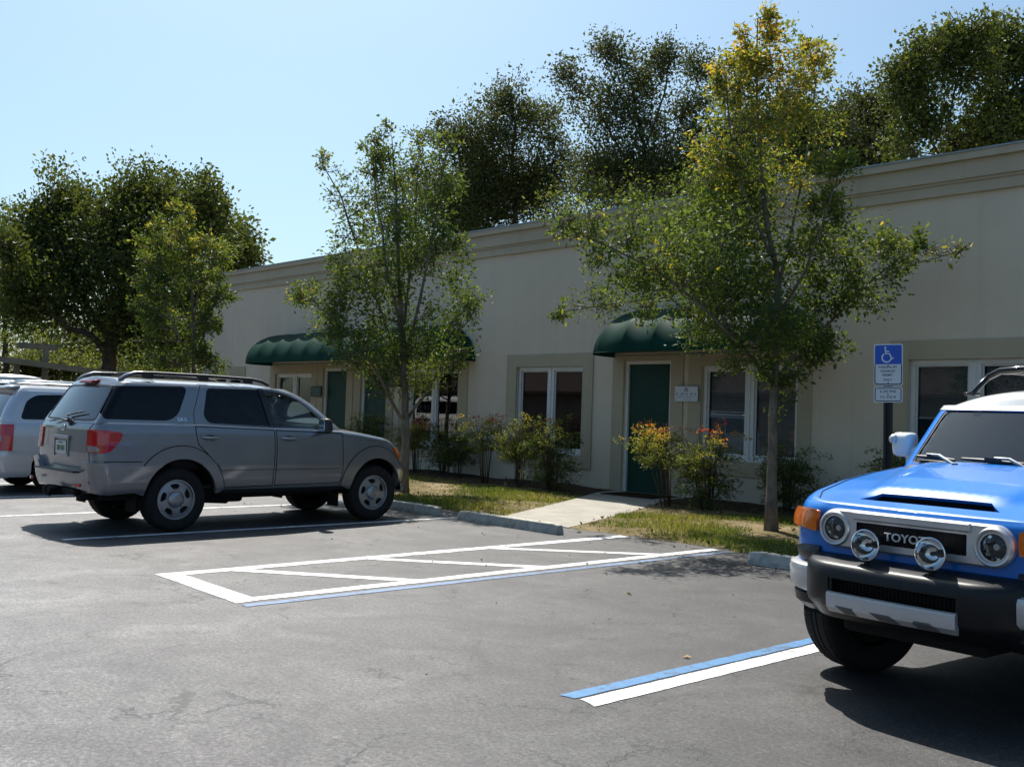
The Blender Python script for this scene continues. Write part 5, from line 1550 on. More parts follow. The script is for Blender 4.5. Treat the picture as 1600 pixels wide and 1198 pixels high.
line('stall_line', bar(-7.315, -7.215, 3.97, 10.33), blue_old)
line('stall_line', [(-3.90, 4.19), (-3.757, 4.155), (-3.757, 10.2), (-3.90, 10.2)], white); line('stall_line', [(-4.03, 4.16), (-3.925, 4.175), (-3.925, 10.2), (-4.03, 10.2)], blue)
for X in (-1.05, 1.65, 4.35): line('stall_line', bar(X, X + .10, 4.2, 9.9), white)

# ------------------------------------------------------------------ wheel stops
def wheel_stop():
    m = MB(); loops = []
    for x in (-1.0, -.985, -.90, -.6, 0, .6, .90, .985, 1.0):
        k = 1 if abs(x) < .93 else (.93 if abs(x) < .99 else .86)
        loops.append([(x, -.085 * k, 0), (x, -.080 * k, .04), (x, -.055 * k, .125 * k), (x, -.045 * k, .135 * k), (x, .045 * k, .135 * k), (x, .055 * k, .125 * k), (x, .080 * k, .04), (x, .085 * k, 0)])
    m.loft(loops, 0, False)
    for x in (-.62, .62): m.lathe([(.022, .1355), (.018, .139), (0, .140)], 10, 1, Matrix.Translation((x, 0, 0)))
    return m
ws0 = wheel_stop().build('wheel_stop', [M['stop_concrete'], M['under']])
stops = [(-10.47, 9.68, .0, 'grey concrete wheel stop in front of the walk to the green door'), (-13.02, 9.70, .01, 'grey concrete wheel stop at the front wheels of the silver suv'), (-5.56, 9.72, -.01, 'pale concrete wheel stop below the blue parking sign')]
for k, (x, y, a, lb) in enumerate(stops):
    o = ws0 if k == 0 else copy_tree(ws0)
    o.location = (x, y, .002); o.rotation_euler = (0, 0, a); tag(o, lb, 'wheel stop', 'concrete wheel stops along the lawn')

# ------------------------------------------------------------------ door mat
dm = MB(); dm.prism(rounded(bar(-.62, .62, -.42, .42), .02, 2), 0, .014, 0, None, (), .004)
for k in range(30): dm.box((-.57 + 1.14 * k / 29, 0, .015), (.018, .74, .006), 0)
mo = dm.build('door_mat', simple('brown_coir_mat', (.055, .035, .022), .95, 0, 0, .1, .3, 20, .6, 200)); mo.location = (-12.80, 15.20, .083); mo.rotation_euler = (0, 0, R(0)); tag(mo, 'brown ribbed door mat on the concrete walk at the green door', 'door mat')

# ------------------------------------------------------------------ disabled parking sign
M['sign_blue'] = simple('blue_sign_face', (.012, .09, .50), .4, 0, 0, .5, .05)
M['sign_face'] = simple('white_sign_face', (.68, .70, .72), .45, 0, 0, .5, .04)
M['sign_black'] = simple('black_sign_print', (.02, .022, .03), .5)
M['post'] = simple('dark_steel_post', (.022, .022, .024), .5, .3, 0, .5, .3)
ps = empty('parking_sign', (-5.89, 11.5, -.005)); ps.rotation_euler = (0, R(-.9), R(14)); tag(ps, 'blue and white disabled parking sign on a dark perforated steel post', 'sign')
p = MB()
p.box((0, .02, 1.24), (.045, .006, 2.50), 0)
for sx in (-1, 1): p.box((sx * .026, .008, 1.24), (.006, .03, 2.50), 0); p.box((sx * .040, -.006, 1.24), (.026, .004, 2.50), 0)
for k in range(60): p.box((.0, .0165, .06 + k * .041), (.012, .002, .012), 1)
p.build('post', [M['post'], M['under']], ps)
def face(y): return Matrix.Translation((0, y, 0)) @ XZ
yb = -.012
top = MB(); top.prism(rounded(rect(-.165, .165, 2.035, 2.525), .028, 4), 0, .003, 0, face(yb), (), 0); po = top.build('upper_panel', M['sign_face'], ps)
k = MB(); k.prism(rounded(rect(-.152, .152, 2.287, 2.512), [.0, .0, .022, .022], 4), .0031, .0045, 0, face(yb)); k.build('blue_field', M['sign_blue'], po)
def outline_ring(z0, z1, hx, wd, rr, mat=0):
    o = rounded(rect(-hx, hx, z0, z1), rr, 4); i_ = rounded(rect(-hx + wd, hx - wd, z0 + wd, z1 - wd), [max(.002, q - wd) if q else 0 for q in rr] if hasattr(rr, '__len__') else max(.002, rr - wd), 4)
    m = MB(); m.prism(o, .0031, .0043, mat, face(yb), [i_]); return m
m_ = MB(); bo_ = [(-.156, 2.283), (-.156, 2.075), (-.150, 2.055), (-.135, 2.046), (.135, 2.046), (.150, 2.055), (.156, 2.075), (.156, 2.283), (.145, 2.283), (.145, 2.078), (.141, 2.066), (.13, 2.058), (-.13, 2.058), (-.141, 2.066), (-.145, 2.078), (-.145, 2.283)]
m_.prism(bo_, .0031, .0043, 0, face(yb)); m_.build('border', M['sign_black'], po)
# wheelchair symbol
s = MB(); Ty = face(yb - .0046)
def stroke(pts, w_):
    s.tube([(a, b, 0) for a, b in pts], w_, 8, 0, True, Ty @ Matrix.Scale(.18, 4, (0, 0, 1)))
cxs, czs = -.012, 2.372
s.lathe([(0, .002), (.012, .0015), (.013, 0)], 18, 0, Ty @ Matrix.Translation((cxs - .022, 2.481, 0)))
stroke([(cxs - .021, 2.464), (cxs - .017, 2.412), (cxs + .028, 2.408), (cxs + .052, 2.352), (cxs + .075, 2.360)], .0085)
stroke([(cxs - .018, 2.438), (cxs + .022, 2.436)], .007)
stroke([(cxs - .006 + .052 * math.cos(a), czs - .008 + .052 * math.sin(a)) for a in np.linspace(R(120), R(352), 22)], .0085)
s.build('wheelchair_symbol', M['sign_face'], po, autosmooth=40)
t = MB()
for txt, zz, sz in (('PARKING BY', 2.252, .036), ('DISABLED', 2.205, .036), ('PERMIT', 2.158, .036), ('ONLY', 2.102, .036)):
    t = MB(); t.text(txt, sz, face(yb - .0032) @ Matrix.Translation((-.006, zz, 0)), .0005, bold=.0006, sx=1.05)
    t.build('lettering', M['sign_black'], po)
lowp = MB(); lowp.prism(rounded(rect(-.165, .165, 1.838, 2.022), .032, 4), 0, .003, 0, face(yb)); lo_ = lowp.build('lower_panel', M['sign_face'], ps)
outline_ring(1.850, 2.010, .152, .010, .026).build('border', M['sign_black'], lo_)
t = MB()
for txt, zz in (('$ 250 FINE', 1.966), ('F.S. 318.18', 1.900)): t = MB(); t.text(txt, .040, face(yb - .0032) @ Matrix.Translation((0, zz, 0)), .0005, bold=.0006); t.build('lettering', M['sign_black'], lo_)
for zz in (2.27, 2.07, 1.93):
    b = MB(); b.lathe([(.008, 0), (.007, .004), (0, .005)], 10, 0, face(yb - .004) @ Matrix.Translation((.0, zz, 0)))
    b.build('bolt', M['post'], ps)
# fallen yellow leaf on the asphalt
lf = MB(); lf.add([(-.03, 0, .0), (0, -.018, .014), (.035, 0, .006), (0, .018, .016), (.0, 0, .004)], [(0, 1, 4), (1, 2, 4), (2, 3, 4), (3, 0, 4)], 0, True)
lo2 = lf.build('fallen_leaf', simple('yellow_leaf', (.45, .26, .06), .7)); lo2.location = (-4.167, 5.477, .003); lo2.rotation_euler = (0, 0, .6); tag(lo2, 'single yellow leaf lying on the asphalt beside the blue line', 'leaf')
TREES = {}
TREES['t1'] = dict(trunk=[(-8.22,12.66,0.00),(-8.21,12.62,1.19),(-8.20,12.60,1.91),(-8.17,12.60,2.64),(-8.17,12.56,3.54),(-8.28,12.39,4.61),(-8.35,12.27,5.60),(-8.37,12.22,6.50),(-8.36,12.20,7.23)], limbs=[[(-8.20,12.60,2.00),(-8.29,12.18,2.43),(-8.38,11.47,2.91),(-8.60,10.62,3.44),(-8.86,9.89,3.70),(-9.23,9.32,3.99)],[(-8.19,12.60,2.18),(-8.06,13.02,2.62),(-7.79,13.58,3.16),(-7.46,14.06,3.75),(-7.10,14.58,4.27)],[(-8.17,12.59,2.82),(-8.66,12.77,3.32),(-9.22,12.58,3.90),(-9.68,12.21,4.57)],[(-8.18,12.57,3.00),(-7.70,12.48,3.58),(-7.39,12.49,4.34),(-7.27,12.59,5.04)],[(-8.19,12.55,3.27),(-8.32,13.11,4.27),(-8.25,13.41,5.54),(-8.12,13.37,6.64),(-8.15,13.16,7.17)],[(-8.22,12.49,3.90),(-8.24,11.85,4.61),(-8.33,11.57,5.45),(-8.36,11.50,6.23)],[(-8.18,12.60,2.45),(-8.87,12.86,2.77),(-9.54,12.57,3.06),(-9.93,12.28,3.44),(-10.98,10.87,3.07)],[(-7.46,14.06,3.75),(-7.19,14.49,3.92),(-6.60,15.11,4.20)]], blobs=[(-8.36,12.20,7.14,0.25,0.38,260,0.90),(-8.35,12.23,6.73,0.41,0.41,380,0.85),(-8.19,12.54,6.78,0.64,0.36,430,0.85),(-8.26,12.35,6.33,0.77,0.36,520,0.80),(-8.07,13.27,6.80,0.26,0.37,230,0.80),(-8.33,11.53,6.24,0.26,0.44,260,0.80),(-8.26,12.36,6.06,0.77,0.45,650,0.75),(-8.33,11.72,5.35,0.66,0.44,700,0.65),(-8.19,13.18,5.67,0.61,0.56,750,0.60),(-8.26,12.41,4.98,0.99,0.50,1100,0.45),(-7.38,12.62,4.89,0.44,0.52,620,0.40),(-9.23,12.38,4.92,0.71,0.47,800,0.30),(-8.12,12.87,4.40,0.96,0.50,1200,0.25),(-8.33,11.48,4.08,0.95,0.43,1200,0.18),(-9.81,11.93,4.44,0.71,0.43,560,0.20),(-8.98,9.89,4.09,0.62,0.25,260,0.30),(-9.12,9.44,3.98,0.33,0.15,100,0.35),(-8.83,10.37,3.64,0.67,0.34,650,0.15),(-8.74,11.35,3.53,0.75,0.44,900,0.12),(-8.49,12.65,3.66,0.92,0.51,1150,0.12),(-7.81,13.24,3.77,0.50,0.55,700,0.20),(-7.33,14.18,4.03,0.51,0.39,480,0.30),(-7.13,14.54,4.27,0.21,0.21,130,0.35),(-7.60,13.77,3.45,0.56,0.30,330,0.20),(-9.23,12.47,3.08,0.71,0.33,620,0.10),(-9.93,12.13,3.33,0.48,0.29,280,0.10),(-10.59,11.28,3.28,0.53,0.21,170,0.20),(-10.90,10.95,3.10,0.21,0.10,50,0.30),(-8.08,12.24,2.92,0.75,0.35,800,0.10),(-8.02,13.20,2.86,0.46,0.41,480,0.12),(-8.32,12.15,2.43,0.36,0.23,240,0.10),(-8.12,12.96,2.38,0.41,0.27,240,0.12),(-8.22,12.72,2.01,0.25,0.27,90,0.10),(-7.79,13.60,2.65,0.23,0.32,130,0.15),(-6.87,14.82,4.17,0.38,0.08,45,0.50)])
TREES['t2'] = dict(trunk=[(-15.64,11.75,0.00),(-15.61,11.75,0.96),(-15.61,11.71,1.56),(-15.62,11.67,2.16),(-15.66,11.59,3.24),(-15.71,11.48,4.44),(-15.74,11.40,5.64),(-15.79,11.30,6.66)], limbs=[[(-15.63,11.71,1.26),(-15.58,11.45,1.56),(-15.56,11.16,2.02),(-15.59,10.81,2.47),(-15.78,10.28,3.13),(-16.08,9.79,3.45)],[(-15.61,11.72,1.32),(-15.63,11.98,1.63),(-15.62,12.41,2.20),(-15.53,12.78,2.96),(-15.31,13.13,3.61)],[(-15.63,11.66,2.28),(-16.29,11.64,3.27),(-16.88,11.38,4.66),(-17.14,11.06,5.77),(-17.39,10.75,6.38)],[(-15.63,11.66,2.40),(-15.12,11.58,3.45),(-14.80,11.57,4.72),(-14.68,11.65,5.77),(-14.61,11.71,6.42)],[(-15.64,11.63,2.76),(-15.96,11.96,4.15),(-15.96,12.05,5.53),(-15.84,11.98,6.68)],[(-15.66,11.60,3.00),(-15.44,11.05,4.12),(-15.56,10.87,5.29),(-15.64,10.73,6.45)]], blobs=[(-15.68,11.12,6.60,0.33,0.36,160,0.35),(-15.72,11.39,6.18,0.72,0.42,330,0.25),(-15.84,11.98,6.68,0.31,0.43,160,0.30),(-14.61,11.71,6.24,0.33,0.41,170,0.20),(-15.64,10.75,6.10,0.30,0.47,190,0.35),(-17.32,10.83,6.24,0.28,0.28,70,0.50),(-17.01,11.20,5.78,0.45,0.44,180,0.35),(-15.68,11.45,5.76,0.72,0.54,480,0.20),(-14.76,11.73,5.44,0.53,0.53,430,0.15),(-16.80,11.31,5.02,0.56,0.56,360,0.25),(-15.72,11.60,4.82,0.85,0.60,760,0.10),(-14.76,11.92,4.53,0.45,0.59,420,0.08),(-16.71,10.71,4.06,0.55,0.43,360,0.30),(-15.72,10.91,3.89,0.77,0.59,760,0.15),(-15.68,11.99,3.89,0.85,0.67,950,0.06),(-15.40,12.88,3.78,0.45,0.50,300,0.12),(-16.08,9.79,3.51,0.37,0.30,220,0.35),(-15.86,10.34,3.20,0.64,0.44,560,0.20),(-16.05,11.47,3.13,0.73,0.55,800,0.08),(-15.39,12.18,3.04,0.73,0.55,820,0.05),(-15.88,10.79,2.53,0.53,0.35,330,0.12),(-15.72,11.85,2.48,0.73,0.49,560,0.06),(-15.46,12.57,2.58,0.44,0.39,240,0.06),(-15.64,11.66,2.04,0.60,0.30,150,0.08),(-15.72,11.13,2.14,0.36,0.24,90,0.10)])
TREES['t3'] = dict(trunk=[(-24.60,11.80,0.00),(-24.55,11.74,2.68),(-24.56,11.69,3.64),(-24.60,11.59,4.77),(-24.69,11.44,5.89),(-24.76,11.35,6.45)], limbs=[[(-24.55,11.76,2.19),(-24.27,11.29,2.96),(-24.30,10.77,4.02),(-24.57,10.45,4.79)],[(-24.55,11.76,2.36),(-24.83,12.14,3.36),(-24.89,12.48,4.39),(-24.77,12.56,5.39)],[(-24.56,11.70,3.32),(-25.39,11.48,4.65),(-25.92,11.15,5.81)],[(-24.57,11.68,3.64),(-23.95,11.56,4.87),(-23.70,11.64,5.97)]], blobs=[(-24.77,11.35,6.13,0.42,0.48,230,0.70),(-24.19,11.55,5.77,0.56,0.56,360,0.50),(-25.61,11.19,5.71,0.57,0.62,380,0.45),(-24.69,11.47,5.25,1.05,0.64,750,0.45),(-24.66,12.25,5.01,0.49,0.74,420,0.40),(-24.71,10.59,4.66,0.60,0.66,460,0.35),(-24.88,11.60,4.38,1.06,0.73,820,0.25),(-24.70,12.40,4.04,0.43,0.74,380,0.25),(-24.91,10.56,3.88,0.63,0.57,420,0.30),(-25.20,11.45,3.49,1.01,0.68,720,0.15),(-24.59,12.12,3.19,0.52,0.65,380,0.20),(-24.94,10.86,2.95,0.67,0.51,400,0.20),(-24.77,11.80,2.60,0.81,0.41,400,0.15)])
TREES['oak'] = dict(trunk=[(-38.20,15,0.00),(-38.02,15.14,1.22),(-38.12,14.99,2.39),(-38.15,14.90,3.45),(-38.41,15.29,5.05),(-38.38,15.68,7.02),(-38.22,15.79,8.47)], limbs=[[(-38.13,14.92,3.45),(-38.13,14.17,3.94),(-38.25,13.29,4.20),(-38.35,12.42,4.88),(-38.43,11.54,5.82)],[(-38.12,14.93,3.57),(-38.98,14.70,4.54),(-40.48,14.49,5.82),(-41.42,14.12,7.84)],[(-38.07,14.98,3.81),(-36.21,15.45,5.18),(-34.80,16.18,6.53),(-33.72,16.56,7.84)],[(-38.02,15.02,4.05),(-38.15,17.03,5.44),(-37.74,18.89,6.62),(-37.06,19.61,7.15)]], blobs=[(-41.42,14.05,9.58,1.24,1.05,900,0.25),(-40.97,13.13,8.14,1.09,1.09,800,0.30),(-39.81,14.37,8.20,1.46,1.21,1200,0.20),(-38.05,15.92,9.64,1.33,1.01,1100,0.25),(-35.91,16.35,8.99,1.17,0.93,950,0.20),(-33.65,16.60,8.69,0.94,0.85,800,0.20),(-38.17,15.43,7.93,1.80,1.32,1700,0.12),(-35.28,16.36,7.52,1.73,1.15,1500,0.15),(-36.40,18.81,7.98,0.98,0.98,700,0.20),(-36.85,19.83,7.29,0.55,0.55,220,0.30),(-40.47,13.73,6.71,1.58,1.33,1400,0.12),(-38.15,14.78,6.17,2.13,1.30,1900,0.08),(-37.59,16.87,6.13,1.82,1.33,1500,0.08),(-37.39,18.99,6.60,1.13,0.95,700,0.12),(-38.35,12.40,5.22,1.14,0.91,700,0.20),(-39.64,14.69,5.06,1.82,0.85,900,0.10),(-37.03,16.07,4.57,1.66,0.83,1000,0.10),(-37.78,18.19,4.79,1.24,1.12,800,0.12),(-38.36,11.62,6.04,1.01,1.34,800,0.25)])
TREES['bgA'] = dict(trunk=[(-34.50,38.50,0.00),(-37.58,34.79,8.76),(-37.62,34.61,11.62),(-37.75,34.37,13.84),(-37.65,34.39,16.08)], limbs=[[(-37.62,34.61,11.62),(-37.66,33.02,13.57),(-37.53,31.64,14.53)],[(-37.62,34.61,11.62),(-37.61,35.97,14.78),(-37.39,36.13,16.41)]], blobs=[(-37.65,34.34,17.35,1.21,1.02,420,0.15),(-37.87,32.69,15.75,1.56,1.19,700,0.10),(-37.50,36.03,16.08,1.30,1.46,600,0.12),(-38.36,30.73,14.64,1.16,0.98,420,0.12),(-37.76,34.35,14.48,2.39,1.43,1400,0.10),(-38.71,31.88,13.37,1.87,1.40,1000,0.12),(-36.95,36.71,14.16,1.46,1.46,750,0.12),(-38.93,34.64,12.44,3.08,1.62,1800,0.06),(-38.57,30.65,11.42,1.53,1.38,800,0.12),(-36.24,36.09,12.01,1.59,1.27,800,0.20),(-39.40,29.72,11.99,0.92,1.38,380,0.15)])
TREES['bgB'] = dict(trunk=[(-30.50,38.00,0.00),(-30.89,37.20,8.52),(-30.94,37.04,11.19),(-31.10,36.77,13.27),(-31.30,36.48,15.05),(-31.61,36.06,17.12)], limbs=[[(-31.00,36.94,12.08),(-31.44,34.89,14.14),(-31.70,33.81,15.71),(-32.14,32.57,16.38)],[(-31.02,36.90,12.38),(-30.72,38.57,15.39),(-30.40,39.55,17.71)],[(-31.14,36.70,13.86),(-29.86,36.50,16.55),(-29.76,36.54,18.02)],[(-31.20,36.61,14.46),(-32.45,35.88,17.25),(-32.76,35.49,18.44)]], blobs=[(-32.65,35.60,18.60,1.26,0.90,420,0.05),(-31.85,32.87,16.53,1.14,0.91,380,0.05),(-31.31,36.36,17.73,1.34,1.04,520,0.05),(-29.76,36.53,18.16,0.88,0.93,300,0.05),(-30.51,39.41,18.32,1.17,1.17,420,0.05),(-31.84,34.38,15.87,1.75,1.02,750,0.05),(-30.70,37.09,16.12,1.94,1.19,900,0.05),(-30.10,39.22,15.87,1.22,1.52,600,0.05),(-31.44,34.89,14.14,1.75,1.02,640,0.06),(-30.40,38.23,14.04,1.81,1.51,900,0.05),(-31.95,37.34,12.89,2.13,1.37,800,0.10),(-31.84,34.52,12.67,1.46,1.17,500,0.15),(-29.88,38.15,11.84,1.79,1.34,700,0.10)])
TREES['bgC'] = dict(trunk=[(-21.50,37.00,0.00),(-21.06,37.14,7.71),(-21.10,37.00,9.99),(-21.15,36.86,11.75)], limbs=[[(-21.10,36.96,10.74),(-21.39,35.11,12.20)],[(-21.10,36.96,10.74),(-20.71,38.74,13.60)]], blobs=[(-21.59,36.30,14.00,1.14,0.81,560,0.10),(-21.23,38.15,14.09,1.24,0.98,700,0.10),(-21.73,34.72,12.93,0.99,0.94,520,0.12),(-20.42,39.72,15.08,1.05,0.92,480,0.15),(-21.41,36.55,12.50,2.02,1.06,1200,0.08),(-20.35,39.14,13.23,1.43,1.17,900,0.10),(-22.06,34.41,11.68,1.11,0.99,500,0.15),(-20.72,37.36,11.14,2.28,0.96,1100,0.10)])
TREES['bgD'] = dict(trunk=[(-16.20,38.00,0.00),(-16.72,37.12,7.36),(-16.75,36.96,10.15),(-16.85,36.77,12.24),(-16.91,36.65,13.40)], limbs=[[(-16.75,36.94,10.62),(-17.20,34.89,12.60),(-17.36,34.66,14.18)],[(-16.80,36.84,11.78),(-16.36,38.68,14.48),(-16.03,38.96,15.93)],[(-16.83,36.77,12.48),(-16.13,35.98,14.46),(-16.13,35.93,15.60)]], blobs=[(-16.05,36.00,15.71,1.02,0.68,520,0.30),(-16.90,35.12,14.99,1.02,0.79,560,0.30),(-16.03,38.96,15.93,1.08,0.96,620,0.25),(-17.51,34.50,13.94,0.95,0.86,520,0.25),(-16.57,36.97,14.58,1.51,0.89,900,0.25),(-15.55,39.54,14.76,1.08,1.20,700,0.20),(-17.05,35.04,12.95,1.02,0.86,550,0.20),(-15.62,38.07,13.00,1.40,0.98,850,0.30),(-17.00,38.08,11.94,0.96,0.72,300,0.20),(-15.54,39.63,12.85,0.96,0.84,450,0.30),(-17.36,34.76,11.80,1.13,0.79,500,0.20),(-15.77,37.94,12.06,1.63,0.70,700,0.35),(-14.73,40.39,15.52,1.20,1.44,600,0.20),(-14.19,39.62,12.84,1.16,1.16,500,0.20)])
TREES['bgF'] = dict(trunk=[(-27.50,40.00,0.00),(-28.76,38.27,8.47),(-28.76,38.15,11.10)], limbs=[[(-28.76,38.15,11.10),(-30.75,35.94,12.47)],[(-28.76,38.15,11.10),(-26.78,40.21,13.25)]], blobs=[(-32.74,33.80,12.08,1.76,1.17,1100,0.08),(-31.15,35.53,11.86,2.05,1.17,1200,0.06),(-29.36,37.44,12.54,2.20,1.46,1500,0.06),(-27.57,39.34,13.50,2.05,1.46,1400,0.06),(-25.98,41.08,12.99,2.05,1.32,1300,0.06),(-27.77,39.20,11.74,2.64,1.17,1200,0.06),(-24.19,43.04,12.50,1.76,1.17,1000,0.06),(-27.97,38.80,15.97,1.17,1.17,700,0.08),(-27.18,39.70,14.98,1.46,1.32,900,0.07),(-25.49,41.55,14.63,1.32,1.17,700,0.08),(-32.94,33.52,13.68,1.17,1.17,600,0.08),(-28.57,38.22,14.48,1.32,1.32,800,0.07)])
TREES['bgG'] = dict(trunk=[(-33,42.00,0.00),(-40.01,34.02,8.87),(-40.02,33.89,11.80)], limbs=[[(-40.02,33.89,11.80),(-40.90,32.86,13.39)]], blobs=[(-40.90,32.88,13.06,1.96,1.47,1100,0.06),(-39.57,34.35,12.15,2.61,1.47,1300,0.05),(-37.80,36.24,12.89,2.28,1.63,1300,0.05),(-39.13,34.75,14.13,1.96,1.47,1000,0.06),(-37.58,36.41,14.53,1.47,1.63,900,0.06)])
TREES['farA'] = dict(trunk=[(-75,27,0.00),(-73.90,28.08,2.68),(-73.90,28.00,4.50)], limbs=[], blobs=[(-79.14,22.33,4.24,3.63,2.04,900,0.05),(-76.37,25.32,4.60,3.63,2.27,1000,0.05),(-73.59,28.30,5.19,3.63,2.50,1000,0.05),(-70.82,31.30,5.33,3.63,2.73,1000,0.05),(-68.04,34.33,4.78,3.18,2.27,800,0.05),(-76.98,24.74,2.53,6.81,1.14,900,0.03),(-70.51,31.74,2.85,6.81,1.14,900,0.03),(-77.60,23.90,6.58,2.73,1.82,500,0.05)])
TREES['bgE'] = dict(trunk=[(-40.50,41.00,0.00),(-46.10,34.53,9.42),(-46.10,34.39,12.62)], limbs=[[(-46.10,34.39,12.62),(-46.83,33.52,14.37)]], blobs=[(-46.34,34.08,13.68,1.42,1.42,500,0.10),(-46.49,32.50,12.37,1.40,1.22,450,0.10),(-45.62,34.94,11.94,1.78,1.42,600,0.10),(-47.07,33.40,11.15,1.78,1.25,450,0.10)])
TREES['leftA'] = dict(trunk=[(-52,17,0.00),(-52.97,15.85,2.17),(-53.01,15.67,5.24),(-53.08,15.50,7.70)], limbs=[[(-53.01,15.67,5.24),(-52.56,16.06,7.73)]], blobs=[(-52.98,15.49,10.47,0.86,0.92,330,0.15),(-52.77,15.78,8.94,1.23,1.38,650,0.30),(-54.68,15.20,8.42,1.57,1.88,600,0.30),(-51.50,15.76,7.00,1.21,1.36,650,0.35),(-52.97,15.72,5.25,1.54,1.38,800,0.45),(-53.81,14.80,5.51,1.54,1.85,500,0.40)])
TREES['bushA'] = dict(trunk=[(-42,13.50,0.00),(-41.85,13.58,1.84)], limbs=[], blobs=[(-42.11,13.21,4.05,1.11,0.87,800,0.50),(-41.70,14.41,3.50,1.05,0.75,800,0.55),(-40.59,14.89,3.14,0.94,0.64,650,0.60),(-41.91,12.73,3.03,0.98,0.98,600,0.50),(-41.60,13.81,2.72,1.24,0.62,500,0.50)])
TREES['bushB'] = dict(trunk=[(-44,19,0.00),(-44.07,18.84,2.04)], limbs=[], blobs=[(-44.07,18.75,3.85,1.26,0.84,800,0.50),(-43.70,19.91,3.50,1.19,0.85,700,0.45),(-44.93,17.85,3.39,1.12,0.84,600,0.60),(-43.40,20.97,3.56,1.14,1.00,600,0.40),(-43.88,19.01,2.74,1.96,0.56,600,0.40),(-45.30,17.48,2.54,1.12,0.56,400,0.50)])
TREES['bushC'] = dict(trunk=[(-50,24,0.00),(-51.12,22.69,2.15)], limbs=[], blobs=[(-51.13,22.49,6.73,3.61,1.64,1500,0.03),(-54.02,19.43,4.95,2.95,1.64,1400,0.03),(-55.36,17.96,5.54,2.62,1.64,1200,0.03),(-49.57,24.18,6.48,1.97,1.97,900,0.03),(-52.68,20.99,2.40,5.25,0.98,1600,0.02),(-49.35,24.51,4.53,1.97,1.64,700,0.03),(-52.24,21.41,3.73,3.94,1.31,1000,0.02),(-55.80,17.56,3.56,2.62,1.97,900,0.03),(-48.01,25.98,3.94,1.97,2.30,700,0.03)])
TREES['vine'] = dict(trunk=[(-27,33.00,0.00),(-28.66,30.77,9.92)], limbs=[], blobs=[(-29.20,30.16,10.68,1.44,0.73,500,0.50),(-27.78,31.68,10.88,1.57,0.78,500,0.40),(-26.36,33.22,10.82,1.31,0.78,400,0.30),(-30.08,29.23,9.98,1.04,0.57,300,0.40)])
# ------------------------------------------------------------------ vegetation
def leafmat(name, stops, trans=.35, rough=.52, spec=.28):
    m, nt, out = newmat(name)
    at = nd(nt, 'ShaderNodeAttribute'); at.attribute_name = 'tint'
    r = ramp(nt, stops); lk(nt, at, 'Fac', r, 0)
    b = nd(nt, 'ShaderNodeBsdfPrincipled'); b.inputs['Roughness'].default_value = rough; b.inputs['Specular IOR Level'].default_value = spec
    lk(nt, r, 0, b, 'Base Color')
    t = nd(nt, 'ShaderNodeBsdfTranslucent')
    br = nd(nt, 'ShaderNodeMix', data_type='RGBA', blend_type='MULTIPLY'); br.inputs[0].default_value = 1; lk(nt, r, 0, br, 6); br.inputs[7].default_value = (1.5, 1.35, .7, 1)
    nt.links.new(br.outputs[2], t.inputs[0])
    mx = nd(nt, 'ShaderNodeMixShader'); mx.inputs[0].default_value = trans; lk(nt, b, 0, mx, 1); lk(nt, t, 0, mx, 2); lk(nt, mx, 0, out, 0)
    return m
def barkmat(name, col, scale=14):
    m, nt, out = newmat(name)
    b = nd(nt, 'ShaderNodeBsdfPrincipled'); b.inputs['Roughness'].default_value = .9; b.inputs['Specular IOR Level'].default_value = .2
    co = objco(nt); mp = nd(nt, 'ShaderNodeMapping'); mp.inputs['Scale'].default_value = (1, 1, .3); nt.links.new(co, mp.inputs[0])
    n = noise(nt, scale, 7, .75, mp.outputs[0]); n2 = noise(nt, scale * .25, 4, .6, co)
    r = ramp(nt, [(.3, tuple(c * .5 for c in col)), (.55, col), (.75, tuple(min(1, c * 1.5) for c in col))], n)
    r2 = ramp(nt, [(.35, (.7, .7, .7)), (.7, (1.25, 1.25, 1.2))], n2)
    x = nd(nt, 'ShaderNodeMix', data_type='RGBA', blend_type='MULTIPLY'); x.inputs[0].default_value = 1; lk(nt, r, 0, x, 6); lk(nt, r2, 0, x, 7); nt.links.new(x.outputs[2], b.inputs['Base Color'])
    bp = nd(nt, 'ShaderNodeBump'); bp.inputs['Strength'].default_value = .7; bp.inputs['Distance'].default_value = .02; lk(nt, n, 0, bp, 'Height'); lk(nt, bp, 0, b, 'Normal'); lk(nt, b, 0, out, 0)
    return m
M['leaf_street'] = leafmat('street_tree_leaves', [(0, (.050, .088, .022)), (.45, (.105, .160, .034)), (.66, (.22, .245, .046)), (.85, (.46, .38, .055)), (1, (.52, .33, .07))], .45)
M['leaf_oak'] = leafmat('oak_leaves', [(0, (.040, .060, .016)), (.5, (.10, .130, .030)), (.8, (.18, .20, .042)), (1, (.26, .24, .05))], .38, .55, .28)
M['leaf_dark'] = leafmat('dark_tree_leaves', [(0, (.046, .062, .024)), (.5, (.105, .125, .042)), (.8, (.18, .17, .06)), (1, (.24, .15, .06))], .34, .55, .28)
M['leaf_bush'] = leafmat('bright_bush_leaves', [(0, (.045, .07, .016)), (.5, (.13, .17, .035)), (1, (.30, .31, .08))], .42)
M['leaf_nandina'] = leafmat('nandina_leaves', [(0, (.045, .075, .022)), (.42, (.12, .155, .034)), (.62, (.32, .33, .05)), (.82, (.50, .24, .06)), (1, (.48, .06, .04))], .42)
M['bark_grey'] = barkmat('grey_bark', (.19, .165, .135)); M['bark_dark'] = barkmat('dark_bark', (.085, .065, .05), 8); M['cane'] = barkmat('thin_cane_bark', (.10, .075, .05), 30)

